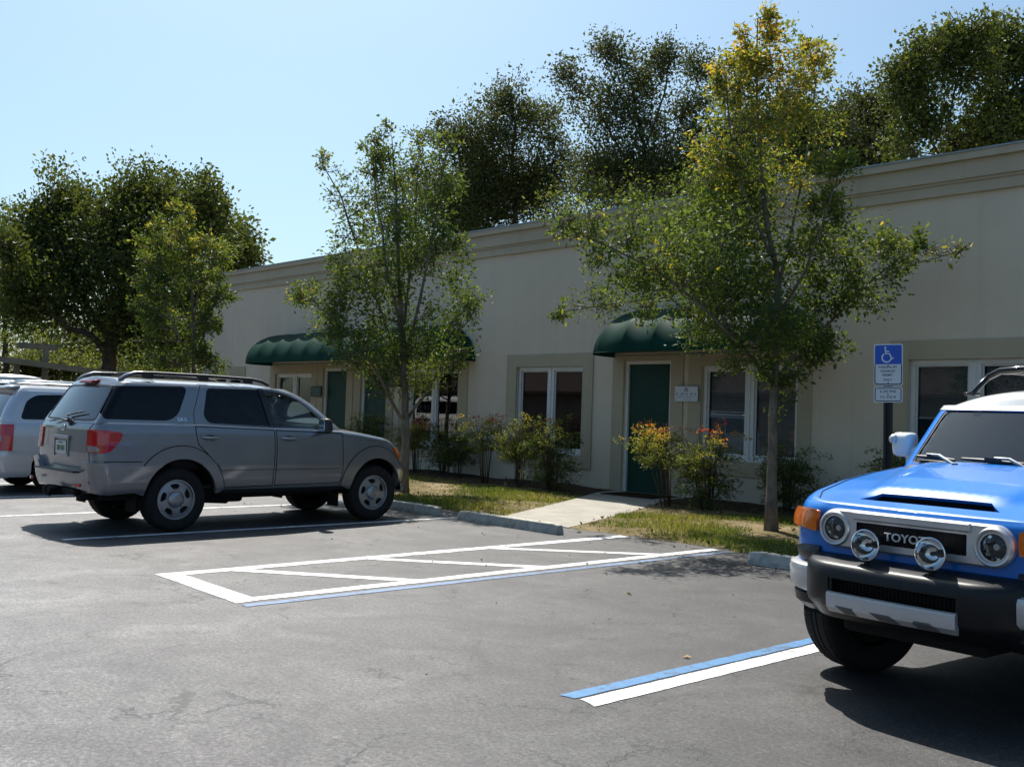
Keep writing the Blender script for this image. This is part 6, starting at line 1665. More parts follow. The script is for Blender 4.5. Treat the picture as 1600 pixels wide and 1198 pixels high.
def mesh_np(name, V, F, mat, tint=None, parent=None, smooth=False):
    """V (n,3), F (m,k) uniform polygons"""
    me = bpy.data.meshes.new(name); V = np.ascontiguousarray(V, np.float32); F = np.ascontiguousarray(F, np.int32)
    m, k = F.shape
    me.vertices.add(len(V)); me.vertices.foreach_set('co', V.ravel())
    me.loops.add(m * k); me.loops.foreach_set('vertex_index', F.ravel())
    me.polygons.add(m); me.polygons.foreach_set('loop_start', np.arange(0, m * k, k, dtype=np.int32)); me.polygons.foreach_set('loop_total', np.full(m, k, np.int32))
    me.materials.append(mat)
    if smooth: me.polygons.foreach_set('use_smooth', np.ones(m, bool))
    me.update(calc_edges=True)
    if tint is not None:
        a = me.attributes.new('tint', 'FLOAT', 'FACE'); a.data.foreach_set('value', np.ascontiguousarray(tint, np.float32))
    me.validate()
    return link(name, me, parent)
def unit(v): return v / np.maximum(np.linalg.norm(v, axis=-1, keepdims=True), 1e-9)
def segs(P0, P1, R0, R1, k=5):
    """tapered straight segments, vectorised: returns V, F(quads)"""
    n = len(P0); t = unit(P1 - P0); a = np.where(np.abs(t[:, 2:3]) < .9, np.array([[0, 0, 1.]]), np.array([[1., 0, 0]]))
    u = unit(np.cross(t, a)); w = np.cross(t, u)
    an = 2 * PI * np.arange(k) / k
    ring = u[:, None] * np.cos(an)[None, :, None] + w[:, None] * np.sin(an)[None, :, None]
    V = np.concatenate([P0[:, None] + ring * R0[:, None, None], P1[:, None] + ring * R1[:, None, None]], 1).reshape(-1, 3)
    b = (np.arange(n) * 2 * k)[:, None]; i = np.arange(k)[None]; j = (i + 1) % k
    F = np.stack([b + i, b + j, b + k + j, b + k + i], 2).reshape(-1, 4)
    return V, F
def leaves(P, D_, size, rg, aspect=.45, fold=.25, droop=.3, ls=.24):
    """rhombic folded leaves: P base points, D_ directions"""
    n = len(P)
    d = unit(D_ + rg.normal(0, .75, (n, 3)) + np.array([0, 0, -droop]))
    r = rg.normal(0, 1, (n, 3)); r[:, 2] *= .6
    s = unit(np.cross(d, r)); nn = np.cross(s, d)
    L = size * np.exp(rg.normal(0, ls, n))[:, None]; W = L * aspect
    V = np.stack([P, P + d * L * .5 + s * W * .5 + nn * W * fold, P + d * L, P + d * L * .5 - s * W * .5 + nn * W * fold], 1).reshape(-1, 3)
    b = np.arange(n)[:, None] * 4
    F = np.concatenate([b + np.array([[0, 1, 2]]), b + np.array([[0, 2, 3]])], 1).reshape(-1, 3)
    return V, F
def poly_at(pts, t):
    pts = np.asarray(pts, float); k = t * (len(pts) - 1); i = min(int(k), len(pts) - 2); return pts[i] + (pts[i + 1] - pts[i]) * (k - i)

def tree(name, key, label, cat, leafm, barkm, lsize, r0, rtop=.02, nb=9, nt=6, seed=1, group=None, mult=1.0, twig=True, clump=.16, droop=.3, aspect=.45, limb_r=.5, shell=.55, seg=8):
    T = TREES[key]; rg = np.random.default_rng(seed)
    base = np.array(T['trunk'][0], float)
    root = empty(name, tuple(base)); tag(root, label, cat, group)
    tp = np.array(T['trunk'], float) - base
    tm = MB()
    # trunk resampled with slight wander and root flare
    n = 22; ts = np.linspace(0, 1, n); tk = np.array([poly_at(tp, t) for t in ts])
    ln = np.concatenate([[0], np.cumsum(np.linalg.norm(np.diff(tk, axis=0), axis=1))]); ln /= ln[-1]
    wob = rg.normal(0, r0 * .12, (n, 3)); wob[0] = wob[-1] = 0; tk = tk + wob * (1 if n else 0)
    rad = r0 + (rtop - r0) * ln ** .8; rad[0] *= 1.35; rad[1] *= 1.05
    if len(tp) > 2 or r0 > .03: 
        tk[0, 2] -= .05
        tm.tube([tuple(p) for p in tk], list(rad), seg, 0)
    nodes = [(tk[i], rad[i]) for i in range(3, n)]
    for L in T['limbs']:
        L = np.array(L, float) - base
        i = int(np.argmin(np.linalg.norm(tk - L[0], axis=1))); 
        alln = np.array([q[0] for q in nodes]); jn = int(np.argmin(np.linalg.norm(alln - L[0], axis=1)))
        L[0] = nodes[jn][0]; ra = nodes[jn][1] * limb_r if nodes[jn][1] < r0 else r0 * limb_r
        m = 12; lp = np.array([poly_at(L, t) for t in np.linspace(0, 1, m)]); lp[1:-1] += rg.normal(0, ra * .25, (m - 2, 3))
        lr = np.linspace(ra, max(.008, rtop * .5), m); tm.tube([tuple(p) for p in lp], list(lr), max(5, seg - 2), 0)
        nodes += [(lp[k], lr[k]) for k in range(2, m)]
    NP = np.array([q[0] for q in nodes]); NR = np.array([q[1] for q in nodes])
    S0 = []; S1 = []; Q0 = []; Q1 = []; LP = []; LD = []; LT = []
    for b in T['blobs']:
        c = np.array(b[:3], float) - base; rx, rz, cnt, tint = b[3], b[4], int(b[5] * mult), b[6]
        rv = np.array([rx, rx, rz])
        ends = []; 
        for k in range(max(2, int(round(nb * min(1, rx / (.30 if lsize < .1 else .8)))))):
            v = unit(rg.normal(0, 1, 3)); e = c + v * rv * rg.uniform(shell, 1.05)
            pen = np.linalg.norm(NP - e, axis=1) + 1.2 * np.maximum(0, NP[:, 2] - e[2] + .1 * rx)
            j = int(np.argmin(pen + rg.uniform(0, .25 * rx, len(NP)))); s = NP[j]; r = min(NR[j] * .55, .012 + .012 * np.linalg.norm(e - s))
            mid = s + (e - s) * .5 + np.array([0, 0, -.04]) * np.linalg.norm(e - s) + rg.normal(0, .06, 3) * np.linalg.norm(e - s)
            pts = [s, s + (mid - s) * .55 + rg.normal(0, .03, 3) * rx, mid, mid + (e - mid) * .5 + rg.normal(0, .04, 3) * rx, e]
            rr = np.linspace(r, .004 if lsize < .09 else .010, 5)
            for q in range(4): S0.append(pts[q]); S1.append(pts[q + 1]); Q0.append(rr[q]); Q1.append(rr[q + 1])
            ends.append(pts)
        # twigs
        tw = []
        for pts in ends:
            for k in range(nt):
                t = rg.uniform(.35, 1.0); p = poly_at(pts, t); o = unit((pts[-1] - pts[0]))
                d = unit(o * .8 + rg.normal(0, .8, 3) + np.array([0, 0, .25])); ll = rx * rg.uniform(.25, .6)
                e = p + d * ll
                q = (e - c) / (rv * 1.15); qn = np.linalg.norm(q)
                if qn > 1: e = c + q / qn * rv * 1.15
                tw.append((p, e)); 
                if twig: S0.append(p); S1.append(e); Q0.append(.006 if lsize < .09 else .012); Q1.append(.002)
        tw0 = np.array([t[0] for t in tw]); tw1 = np.array([t[1] for t in tw])
        k = rg.integers(0, len(tw), cnt); t = rg.uniform(.05, 1.05, cnt)[:, None] ** .8
        p = tw0[k] + (tw1[k] - tw0[k]) * t + np.clip(rg.normal(0, 1, (cnt, 3)), -1.4, 1.4) * clump * rx * .22
        LP.append(p); LD.append(unit(tw1[k] - tw0[k])); twt = rg.normal(0, .13, len(tw))
        LT.append(np.clip(tint * .62 + .18 + twt[k] + rg.normal(0, .12, cnt), 0, 1))
    bt = MB()
    V, F = segs(np.array(S0), np.array(S1), np.array(Q0), np.array(Q1), 4)
    tm.add([tuple(v) for v in V], [tuple(f) for f in F], 0, True)
    tm.build('trunk', barkm, root)
    P = np.concatenate(LP); D_ = np.concatenate(LD); tt = np.concatenate(LT)
    V, F = leaves(P, D_, lsize, rg, aspect, .25, droop)
    mesh_np('crown', V, F, leafm, np.repeat(tt, 2), root)
    return root
G_ST = 'young street trees in the lawn strip'
tree('street_tree', 't1', 'young street tree with yellowing top, on the lawn left of the blue parking sign', 'tree', M['leaf_street'], M['bark_grey'], .068, .085, .008, 7, 10, 1, G_ST, 2.5, limb_r=.6, clump=.85)
tree('street_tree', 't2', 'young sparse street tree in front of the left awning, at the nose of the suv', 'tree', M['leaf_street'], M['bark_grey'], .074, .095, .008, 7, 10, 2, G_ST, 2.2, limb_r=.6, clump=.85)
tree('street_tree', 't3', 'yellowish young street tree at the far left end of the building', 'tree', M['leaf_street'], M['bark_grey'], .090, .08, .010, 7, 9, 3, G_ST, 2.3, clump=.55)
G_BG = 'large trees round the lot'
tree('oak_tree', 'oak', 'large broad oak with a low bent limb, behind the carport at the left', 'tree', M['leaf_oak'], M['bark_dark'], .155, .42, .08, 11, 12, 4, G_BG, 3.4, clump=1.25, aspect=.55)
tree('oak_tree', 'bgA', 'dark bushy oak behind the roof, between the two nearer street trees', 'tree', M['leaf_dark'], M['bark_dark'], .155, .30, .06, 10, 11, 5, G_BG, 3.81, clump=1.25, aspect=.5)
tree('oak_tree', 'bgB', 'tall open crowned dark oak behind the roof, left of the yellow topped tree', 'tree', M['leaf_dark'], M['bark_dark'], .155, .32, .06, 10, 9, 6, G_BG, 3.49, clump=1.25, aspect=.5)
tree('oak_tree', 'bgC', 'grey green oak low behind the roof, right of the yellow topped tree', 'tree', M['leaf_dark'], M['bark_dark'], .155, .26, .05, 10, 11, 7, G_BG, 3.81, clump=1.25, aspect=.5)
tree('oak_tree', 'bgD', 'tall green oak behind the roof at the far right', 'tree', M['leaf_oak'], M['bark_dark'], .155, .30, .06, 10, 10, 8, G_BG, 3.65, clump=1.25, aspect=.55)
tree('oak_tree', 'bgE', 'small dark oak behind the roof, leftmost of those behind the building', 'tree', M['leaf_dark'], M['bark_dark'], .155, .2, .05, 8, 6, 9, G_BG, 3.65, clump=1.25)
tree('oak_tree', 'leftA', 'distant pale green tree at the left edge, beyond the carport', 'tree', M['leaf_bush'], M['bark_dark'], .155, .25, .05, 8, 6, 10, G_BG, 3.34, clump=1.25)
tree('oak_tree', 'bgF', 'low dark mass of oak behind the roof between the two tall oaks', 'tree', M['leaf_dark'], M['bark_dark'], .155, .2, .05, 8, 7, 15, G_BG, 2.40, clump=1.2)
tree('oak_tree', 'bgG', 'dark oak furthest back behind the roof, seen through the bushy one', 'tree', M['leaf_dark'], M['bark_dark'], .19, .2, .05, 8, 7, 16, G_BG, 1.4, clump=1.2)
tree('oak_tree', 'farA', 'far off row of dark trees low behind the carport and vans', 'tree', M['leaf_dark'], M['bark_dark'], .32, .2, .05, 8, 7, 17, G_BG, 1.0, clump=1.25)
G_BU = 'bushes beyond the lot'
tree('bush', 'bushA', 'bright green bush round the carport posts', 'bush', M['leaf_bush'], M['bark_dark'], .11, .05, .02, 7, 6, 11, G_BU, 1.2, clump=.8)
tree('bush', 'bushB', 'bright green bush under the big oak, right of its trunk', 'bush', M['leaf_bush'], M['bark_dark'], .12, .05, .02, 7, 6, 12, G_BU, 1.2, clump=.8)
tree('bush', 'bushC', 'dark thicket far behind the oak and the carport', 'bush', M['leaf_dark'], M['bark_dark'], .20, .05, .02, 7, 6, 13, G_BU, 1.4, clump=.9)
tree('bush', 'vine', 'sprawling vine covered bush just behind the roof edge', 'bush', M['leaf_bush'], M['bark_dark'], .12, .05, .02, 7, 6, 14, G_BU, 1.2, clump=.8)

def nandina(x, y, h, spread, canes, seed, tint, label, lean=(0, 0), low=.48, z0=.06):
    """clump of upright canes, each topped by layered sprays of small leaflets"""
    rg = np.random.default_rng(seed); root = empty('nandina_shrub', (x, y, z0)); tag(root, label, 'shrub', 'nandina shrubs along the wall')
    tm = MB(); LP = []; LD = []; LT = []; S0 = []; S1 = []
    for c in range(canes):
        a = rg.uniform(0, 2 * PI); q = math.sqrt(rg.uniform(0, 1)) * spread
        b = np.array([.16 * spread * math.cos(a), .16 * spread * math.sin(a), -.05]); hh = h * rg.uniform(.62, 1.0)
        tp = np.array([q * math.cos(a) + lean[0], q * math.sin(a) + lean[1], hh])
        mid = b + (tp - b) * .5 + np.array([0, 0, .08 * h]) - np.array([tp[0], tp[1], 0]) * .18
        pts = [b, b + (mid - b) * .5, mid, mid + (tp - mid) * .5 + rg.normal(0, .02, 3), tp]
        tm.tube([tuple(p) for p in pts], [.009, .008, .007, .006, .004], 5, 0)
        ct = rg.normal(0, .12)
        for f in range(7):
            t = rg.uniform(low, 1.0); p = poly_at(pts, t); an = rg.uniform(0, 2 * PI); fl = rg.uniform(.18, .34) * (1.2 - .3 * t)
            d = np.array([math.cos(an), math.sin(an), rg.uniform(.0, .5)]); e = p + d * fl; e2 = e + np.array([d[0], d[1], -.35]) * fl * .5
            S0 += [p, e]; S1 += [e, e2]
            for (u, v, m_) in ((p + (e - p) * .35, e, 17), (e, e2, 20)):
                tt = rg.uniform(0, 1, m_)[:, None]; pp = u + (v - u) * tt + rg.normal(0, .03, (m_, 3)); LP.append(pp); LD.append(np.tile(d, (m_, 1)) + rg.normal(0, .5, (m_, 3)))
                LT.append(np.clip(tint[0] + (tint[1] - tint[0]) * np.clip((pp[:, 2] / h - .55) / .45, 0, 1) ** 1.5 + ct + rg.normal(0, .09, m_), 0, 1))
    V, F = segs(np.array(S0), np.array(S1), np.full(len(S0), .003), np.full(len(S0), .0015), 3); tm.add([tuple(v) for v in V], [tuple(f) for f in F], 0, True)
    tm.build('stem', M['cane'], root)
    V, F = leaves(np.concatenate(LP), np.concatenate(LD), .046, rg, .34, .15, .25); mesh_np('foliage', V, F, M['leaf_nandina'], np.repeat(np.concatenate(LT), 2), root)
    return root
nandina(-16.40, 14.45, 1.50, .40, 13, 21, (.42, .88), 'tall thin stemmed nandina with reddish top, left of the middle window')
nandina(-16.15, 15.15, 1.20, .26, 9, 22, (.45, .85), 'narrow dark nandina under the left pane of the middle window')
nandina(-15.10, 14.25, 1.42, .30, 12, 23, (.35, .72), 'yellow green nandina in front of the middle window mullion')
nandina(-14.18, 14.25, 1.55, .46, 26, 24, (.28, .70), 'dense rounded nandina between the middle window and the right green door', (-.12, -.1), .12)
nandina(-11.12, 13.95, 1.45, .46, 15, 25, (.35, .85), 'open nandina with yellow and red sprays, right beside the concrete walk', (-.28, -.15))
nandina(-10.32, 14.0, 1.40, .46, 26, 26, (.26, .92), 'dense nandina with orange red top under the right awning window', (-.05, -.15), .12)
nandina(-9.55, 15.15, 1.12, .32, 20, 27, (.18, .40), 'dark green nandina just behind the trunk of the yellow topped tree', (0, 0), .15)
nandina(-7.55, 15.05, 1.18, .36, 16, 28, (.12, .28), 'dark sparse nandina behind the blue parking sign')
nandina(-8.45, 15.10, .55, .30, 9, 29, (.10, .25), 'low dark nandina left of the parking sign, against the wall')
nandina(-18.55, 15.10, 1.30, .48, 17, 30, (.15, .45), 'dark nandina under the right end of the left awning', (0, 0), .2)
nandina(-19.35, 14.9, 1.30, .36, 14, 31, (.4, .85), 'reddish dark nandina behind the trunk of the sparse street tree')
nandina(-17.95, 15.0, .85, .34, 12, 32, (.12, .3), 'short dark nandina left of the tall reddish one')
nandina(-21.6, 15.0, 1.35, .42, 18, 33, (.2, .6), 'nandina in front of the second green door from the left, behind the suv hood')
nandina(-6.5, 15.1, 1.0, .36, 14, 34, (.15, .35), 'dark nandina under the rightmost window, hidden behind the off-roader')

# grass on the strip: patchy tufts of short blades
def grass():
    rg = np.random.default_rng(77); n = 60000
    x = rg.uniform(-26, 4, n); y = rg.uniform(10.4, 14.3, n)
    e = np.interp(x, exs, eys)
    pat = np.sin(x * 1.3 + 1.2 * np.sin(y * 1.1)) + .8 * np.sin(y * 2.3 + x * .7) + .6 * np.sin(x * 3.7 - y * 2.9) + rg.normal(0, .55, n)
    near = np.exp(-((y - e - .35) / .5) ** 2) * .9
    bed = np.interp(x, exm, eym)
    keep = (y > e + .03) & (pat + near > .5) & (y < bed + rg.normal(0, .15, n))
    # keep off the walk and the bare patch round the tree
    W = np.array(W_); keep &= ~inside(np.stack([x, y], 1), [tuple(p) for p in W])
    for cx, cy, rr in ((-8.22, 12.66, .55), (-15.64, 11.75, .5), (-7.6, 12.0, .45)): keep &= (np.hypot(x - cx, y - cy) > rr * rg.uniform(.5, 1.3, n))
    x, y = x[keep], y[keep]; n = len(x); k = 4
    x = np.repeat(x, k) + rg.normal(0, .022, n * k); y = np.repeat(y, k) + rg.normal(0, .022, n * k); n *= k
    z = gz_(x, y) - .004
    a = rg.uniform(0, 2 * PI, n); h = rg.uniform(.025, .075, n); w = rg.uniform(.004, .008, n); ln = rg.uniform(.1, .9, n) * h
    P = np.stack([x, y, z], 1); s = np.stack([np.cos(a), np.sin(a), 0 * a], 1); d = np.stack([-np.sin(a), np.cos(a), 0 * a], 1)
    V = np.stack([P - s * w[:, None], P + s * w[:, None], P + d * ln[:, None] + np.array([0, 0, 1.]) * h[:, None]], 1).reshape(-1, 3)
    F = np.arange(n * 3).reshape(-1, 3)
    tint = np.clip(.45 + .25 * np.sin(x * 1.9 + y * 1.1) + rg.normal(0, .2, n), 0, 1)
    gm = leafmat('short_grass', [(0, (.07, .115, .022)), (.5, (.15, .20, .036)), (.8, (.26, .26, .07)), (1, (.38, .31, .14))], .35, .6, .2)
    tag(mesh_np('grass', V, F, gm, tint), kind='stuff')
grass()
def litter():
    rg = np.random.default_rng(78); n = 4200
    x = rg.uniform(-26, 4, n); y = np.where(rg.random(n) < .62, rg.uniform(13.6, 15.7, n), rg.uniform(10.3, 13.8, n)); P = np.stack([x, y, gz_(x, y) + .012], 1)
    keep = ~inside(P[:, :2], W_) & (y > np.interp(x, exs, eys) - .1); P = P[keep]; n = len(P)
    V, F = leaves(P, np.stack([rg.normal(0, 1, n), rg.normal(0, 1, n), rg.normal(0, .12, n)], 1), .055, rg, .5, .3, 0)
    V[:, 2] = np.maximum(V[:, 2], .02)
    gm = leafmat('dead_leaves', [(0, (.06, .04, .022)), (.5, (.14, .09, .05)), (1, (.30, .22, .13))], .2, .8, .2)
    tag(mesh_np('leaf_litter', V, F, gm, np.repeat(np.clip(rg.normal(.5, .25, n), 0, 1), 2)), kind='stuff')
litter()

def loose():
    rg = np.random.default_rng(79); n = 160
    x = rg.uniform(-15, -3.4, n); y = 10.3 - np.abs(rg.normal(0, 2.2, n)); P = np.stack([x, y, np.full(n, .006)], 1)
    V, F = leaves(P, np.stack([rg.normal(0, 1, n), rg.normal(0, 1, n), rg.normal(0, .03, n)], 1), .038, rg, .5, .25, 0)
    V[:, 2] = np.clip(V[:, 2], .006, .03)
    tag(mesh_np('fallen_leaves', V, F, bpy.data.materials['dead_leaves'], np.repeat(np.clip(rg.normal(.65, .3, n), 0, 1), 2)), kind='stuff')
loose()
# ------------------------------------------------------------------ the two vans at the left
def build_van(P):
    """plain one-box van; x forward from the rear hub, y left"""
    hw, xr, xf = P['hw'], P['xr'], P['xf']
    N = (14, 16, 90, 14, 16); zs = P['sill']; zb = P['belt']; zr = P['roof']
    rows = []
    def ztop(x): return np.interp(x, [xr, xf - 1.2, xf - .7, xf - .1, xf], [zb, zb, zb - .10, zb - .30, zb - .40])
    for t in list(np.linspace(0, .9, 18)) + [.94, .97, 1.0]:
        w = hw * float(np.interp(t, [0, .1, .4, .75, .92, 1], [.95, .975, 1.0, .995, .975, .945]))
        o = plan_ring(float(np.interp(t, [0, .5, 1], [xf - .08, xf, xf - .12])), float(np.interp(t, [0, .35, 1], [xr + .08, xr, xr + P['rk'] * .25])), w, (.5, .42), (P['cr'], P['cr']), .12, .06, n=N)
        rows.append(np.column_stack([o, zs + t * (ztop(o[:, 0]) - zs)]))
    nsh = len(rows) - 1
    for s in (.03, .08, .2, .5, 1.0):
        o = rows[nsh][:, :2].copy(); o[:, 1] *= 1 - s
        rows.append(np.column_stack([o, rows[nsh][:, 2] + .05 * (1 - (1 - s) ** 2)]))
    low = Surf(rows); us0 = N[0]; us1 = sum(N[:4])
    rows = []
    for t in np.linspace(0, 1, 18):
        z0 = zb - .02 + t * (zr - zb + .02)
        w = hw * float(np.interp(t, [0, .6, .9, 1], [.95, .88, .83, P['tw']]))
        o = plan_ring(xf - .95 - P['ws'] * t, xr + P['rk'] * (.22 + .78 * t ** 1.6), w, (.3, .2), (P['cr'] * .9, P['cr'] * .9), .12, .06, n=N)
        rows.append(np.column_stack([o, np.full(len(o), z0)]))
    ng = len(rows) - 1
    for s in (.02, .06, .12, .25, .5, .8, 1.0):
        o = rows[ng][:, :2].copy(); xm = (xr + xf) / 2 - .5; o[:, 0] = xm + (o[:, 0] - xm) * (1 - .07 * s ** .6); o[:, 1] *= 1 - s
        rows.append(np.column_stack([o, zr + P['crown'] * (1 - (1 - s) ** 2.6) + 0 * o[:, 0]]))
    up = Surf(rows)
    car = empty(P['name']); mats = [P['mat'], M['black']]
    S = lambda L: low.inv(densify(L, .04), (0, 2), (0, nsh), (us0 - 4, us1 + 6))
    H = lambda L: up.inv(densify(L, .04), (0, 2), (0, ng), (us0 - 4, us1 + 8))
    RR = lambda L: up.inv(densify(L, .04), (1, 2), (0, ng), (us1 - 10, up.nu - 1))
    FR = lambda L: up.inv(densify(L, .05), (1, 2), (0, ng), (0, us0 + 12))
    r = P['r']; cr_, cf_ = (0, r), (P['wb'], r); A = np.linspace(.12, PI - .12, 24); ra = r + .075
    arc = lambda c: [(c[0] + ra * math.cos(a), c[1] + ra * math.sin(a)) for a in A]
    bl = low.inv(arc(cf_) + densify([(P['wb'] - ra - .02, zs + .004), (ra + .02, zs + .004)], .1, False) + arc(cr_) + [(-ra - .02, zs + .004)], (0, 2), (0, nsh), (us0, us1 + 4))
    uA = int(np.argmin(np.abs(low.P[nsh, :us0 + 80, 0] - (xf - .98))))
    outer = np.array([(0, 0), (max(1, blu0 := bl[0][0] - 1), 0)] + [tuple(p) for p in bl] + [(us1 + 5, 0), (low.nu - 1, 0), (low.nu - 1, nsh), (uA, nsh), (uA, low.nv - 1), (0, low.nv - 1)], float)
    b = MB(); low.panel(b, [outer], 0, .045, 0, .02)
    sw = [H(rounded(L, .07, 3)) for L in P['side']]; rw = RR(P['rearw']); fwn = FR([(0, zb + .03), (hw * .80, zb + .03), (hw * .70, zr - .07), (0, zr - .05)])
    full = np.array([(0, 0), (up.nu - 1, 0), (up.nu - 1, up.nv - 1), (0, up.nv - 1)], float)
    up.panel(b, [full, rw, fwn] + sw, 0, .045, 0, .02); b.build('body', mats, car)
    for L in P['side']:
        for sd in 'LR':
            g = MB(); up.panel(g, [H(poly_offset(ccw(rounded(L, .07, 3)), .012))], 0, .07, -.008, 0, sd); g.build('side_window', M['dark_glass'], car)
    g = MB(); up.panel(g, [rw], 0, .06, -.004, 0); g.build('rear_window', M['rear_glass'], car)
    g = MB(); up.panel(g, [fwn], 0, .08, -.006, 0); g.build('windshield', M['windshield'], car)
    for sd in 'LR':
        t = MB(); q = low.inv(densify([tuple(v) for v in P['tail']], .03), (0, 1, 2)); low.panel(t, [q], 0, .025, .014, .02, sd); to = t.build('tail_lamp', M['red_lens'], car)
        t = MB(); q = low.inv(densify([tuple(v) for v in P['tail_clear']], .03), (0, 1, 2)); low.panel(t, [q], 0, .025, .018, .006, sd); t.build('reversing_lamp', M['clear_lens'], to)
    t = MB(); q = low.inv(densify([(xr + .55, hw, P['bz']), (xr + .25, hw, P['bz'])] + [(xr + .05, hw * .9, P['bz']), (xr, hw * .5, P['bz']), (xr, 0, P['bz']), (xr + .05, 0, zs + .03), (xr + .05, hw * .6, zs + .03), (xr + .25, hw * .97, zs + .03), (xr + .55, hw, zs + .03)], .04), (0, 1, 2)); low.panel(t, [q], 0, .04, .035, .05, 'LR', True, lambda p: np.full(len(p), .0) + .035 * np.clip((xr + .60 - p[:, 0]) / .4, 0, 1)); t.build('rear_bumper', P['mat'], car)
    u = MB(); u.box(((xr + xf) / 2, 0, zs + .05), (xf - xr - .5, hw * 1.5, .14), 0)
    for sg in (-1, 1):
        for xc in (0, P['wb']):
            vs = []
            for a in np.linspace(0, PI, 14): vs += [(xc + (ra + .02) * math.cos(a), sg * hw * .95, r + (ra + .02) * math.sin(a)), (xc + (ra + .02) * math.cos(a), sg * hw * .5, r + (ra + .02) * math.sin(a))]
            u.add(vs, [(2 * k, 2 * k + 1, 2 * k + 3, 2 * k + 2) for k in range(13)], 0, True); u.add([vs[2 * k + 1] for k in range(14)], [tuple(range(14))], 0)
    u.build('underbody', M['under'], car)
    it = MB()
    for x in (.35, 1.3, 2.1):
        if x < xf - 1.3:
            for y in (-.40, .40): seat(it, x, y, zb - .42, .5)
    it.box(((xr + xf) / 2 - .4, 0, zs + .16), (xf - xr - 1.4, hw * 1.7, .03), 0); it.build('seats', M['interior_dark'], car)
    for x in (0, P['wb']):
        for sg in (1, -1): wheel(car, x, sg * (hw - .13), sg, r, .21, r * .62, 'slots')
    if P.get('rails'):
        for sg in (-1, 1):
            y = hw * .70; rl = MB()
            rl.tube([(-.72, sg * y, zr + .045), (-.62, sg * y, zr + .085), (-.45, sg * y, zr + .10), (.2, sg * y, zr + .105), (1.5, sg * y, zr + .10), (1.62, sg * y, zr + .05)], [.012, .02, .022, .02, .02, .012], 8)
            rl.build('roof_rail', M['chrome'], car, autosmooth=50)
        sp = MB(); 
        sp.loft([[(xr + P['rk'] * .9 + a, y, zr + b_) for a, b_ in ((-.10, -.025), (-.09, .005), (.10, .035), (.10, -.01))] for y in np.linspace(-hw * .68, hw * .68, 9)], 0); sp.build('spoiler', P['mat'], car)
    return car
mv = build_van(dict(name='parked_minivan', hw=.97, xr=-.95, xf=3.95, sill=.26, belt=1.17, roof=1.72, rk=.36, cr=.18, ws=1.15, tw=.76, crown=.05, wb=3.05, r=.34, mat=M['van_silver'], bz=.66, rails=True,
    side=[[(-.58, 1.20), (-.48, 1.50), (-.32, 1.60), (.90, 1.65), (.95, 1.20)], [(1.02, 1.20), (.98, 1.65), (1.75, 1.64), (1.85, 1.20)], [(1.93, 1.20), (1.84, 1.63), (2.05, 1.58), (2.62, 1.20)]],
    rearw=[(0, 1.22), (.72, 1.22), (.68, 1.62), (0, 1.64)], tail=[(-.90, .74, 1.12), (-.82, .93, 1.13), (-.68, .965, 1.12), (-.70, .965, .69), (-.84, .93, .69), (-.94, .74, .70)], tail_clear=[(-.92, .77, .93), (-.86, .915, .93), (-.86, .915, .84), (-.93, .77, .84)]))
mv.location = (-17.60 - .97, 6.1, 0); mv.rotation_euler = (0, 0, PI / 2)
tag(mv, 'pale silver minivan at the left edge, beyond the grey suv', 'minivan', 'vehicles parked in the lot')
wv = build_van(dict(name='parked_van', hw=.93, xr=-1.0, xf=3.7, sill=.40, belt=1.42, roof=2.06, rk=.14, cr=.15, ws=.75, tw=.76, crown=.06, wb=2.9, r=.36, mat=M['white_paint'], bz=.75,
    side=[[(-.78, 1.48), (-.72, 1.90), (.60, 1.92), (.66, 1.48)], [(.75, 1.48), (.70, 1.92), (1.65, 1.90), (1.75, 1.48)]],
    rearw=[(0, 1.52), (.44, 1.52), (.40, 1.97), (0, 1.985)], tail=[(-.97, .70, 1.25), (-.88, .90, 1.26), (-.82, .92, 1.25), (-.82, .92, .9), (-.88, .90, .9), (-.98, .70, .9)], tail_clear=[(-.97, .73, 1.0), (-.90, .88, 1.0), (-.90, .88, .94), (-.97, .73, .94)]))
wv.location = (-28.0, 8.22, 0); wv.rotation_euler = (0, 0, PI + R(4))
tag(wv, 'white van seen from behind over the roof of the silver minivan', 'van', 'vehicles parked in the lot')
# ------------------------------------------------------------------ carport
cp = empty('carport', (-38, 12, 0)); tag(cp, 'old timber carport with dark sloping roof, under the oak at the left', 'carport')
M['old_timber'] = simple('weathered_painted_timber', (.22, .20, .15), .8, 0, 0, .3, .2, 3); M['roof_dark'] = simple('weathered_roof_sheet', (.12, .10, .085), .8, 0, 0, .3, .25, 2)
def cpart(name, boxes, mat):
    for c, d, rz in boxes:
        m = MB(); m.box(c, d, 0, rz, None, .01); m.build(name, mat, cp)
cpart('post', [((.1, -.35, 1.45), (.16, .16, 2.9), 0), ((.1, .60, 1.65), (.17, .17, 3.3), 0), ((-1.4, 3.4, 1.15), (.14, .14, 2.3), 0)], M['old_timber'])
cpart('beam', [((.1, .30, 3.36), (.16, 1.3, .20), 0)], M['old_timber'])
m = MB(); m.loft([[(.6, y, z + .03), (.6, y, z + .17), (-5.5, y, z + .50), (-5.5, y, z + .36)] for y, z in ((-2.2, 2.82), (4.2, 2.30))], 0, False); m.build('roof', M['roof_dark'], cp)
m = MB(); m.loft([[(.62, y, z), (.68, y, z), (.68, y, z + .20), (.62, y, z + .20)] for y, z in ((-2.25, 2.82), (4.25, 2.30))], 0, False); m.build('fascia', M['old_timber'], cp)
m = MB(); m.box((-4.8, 1.0, 1.1), (.12, 6.0, 2.2), 0); m.build('back_wall', simple('dark_boarding', (.09, .075, .06), .9), cp)

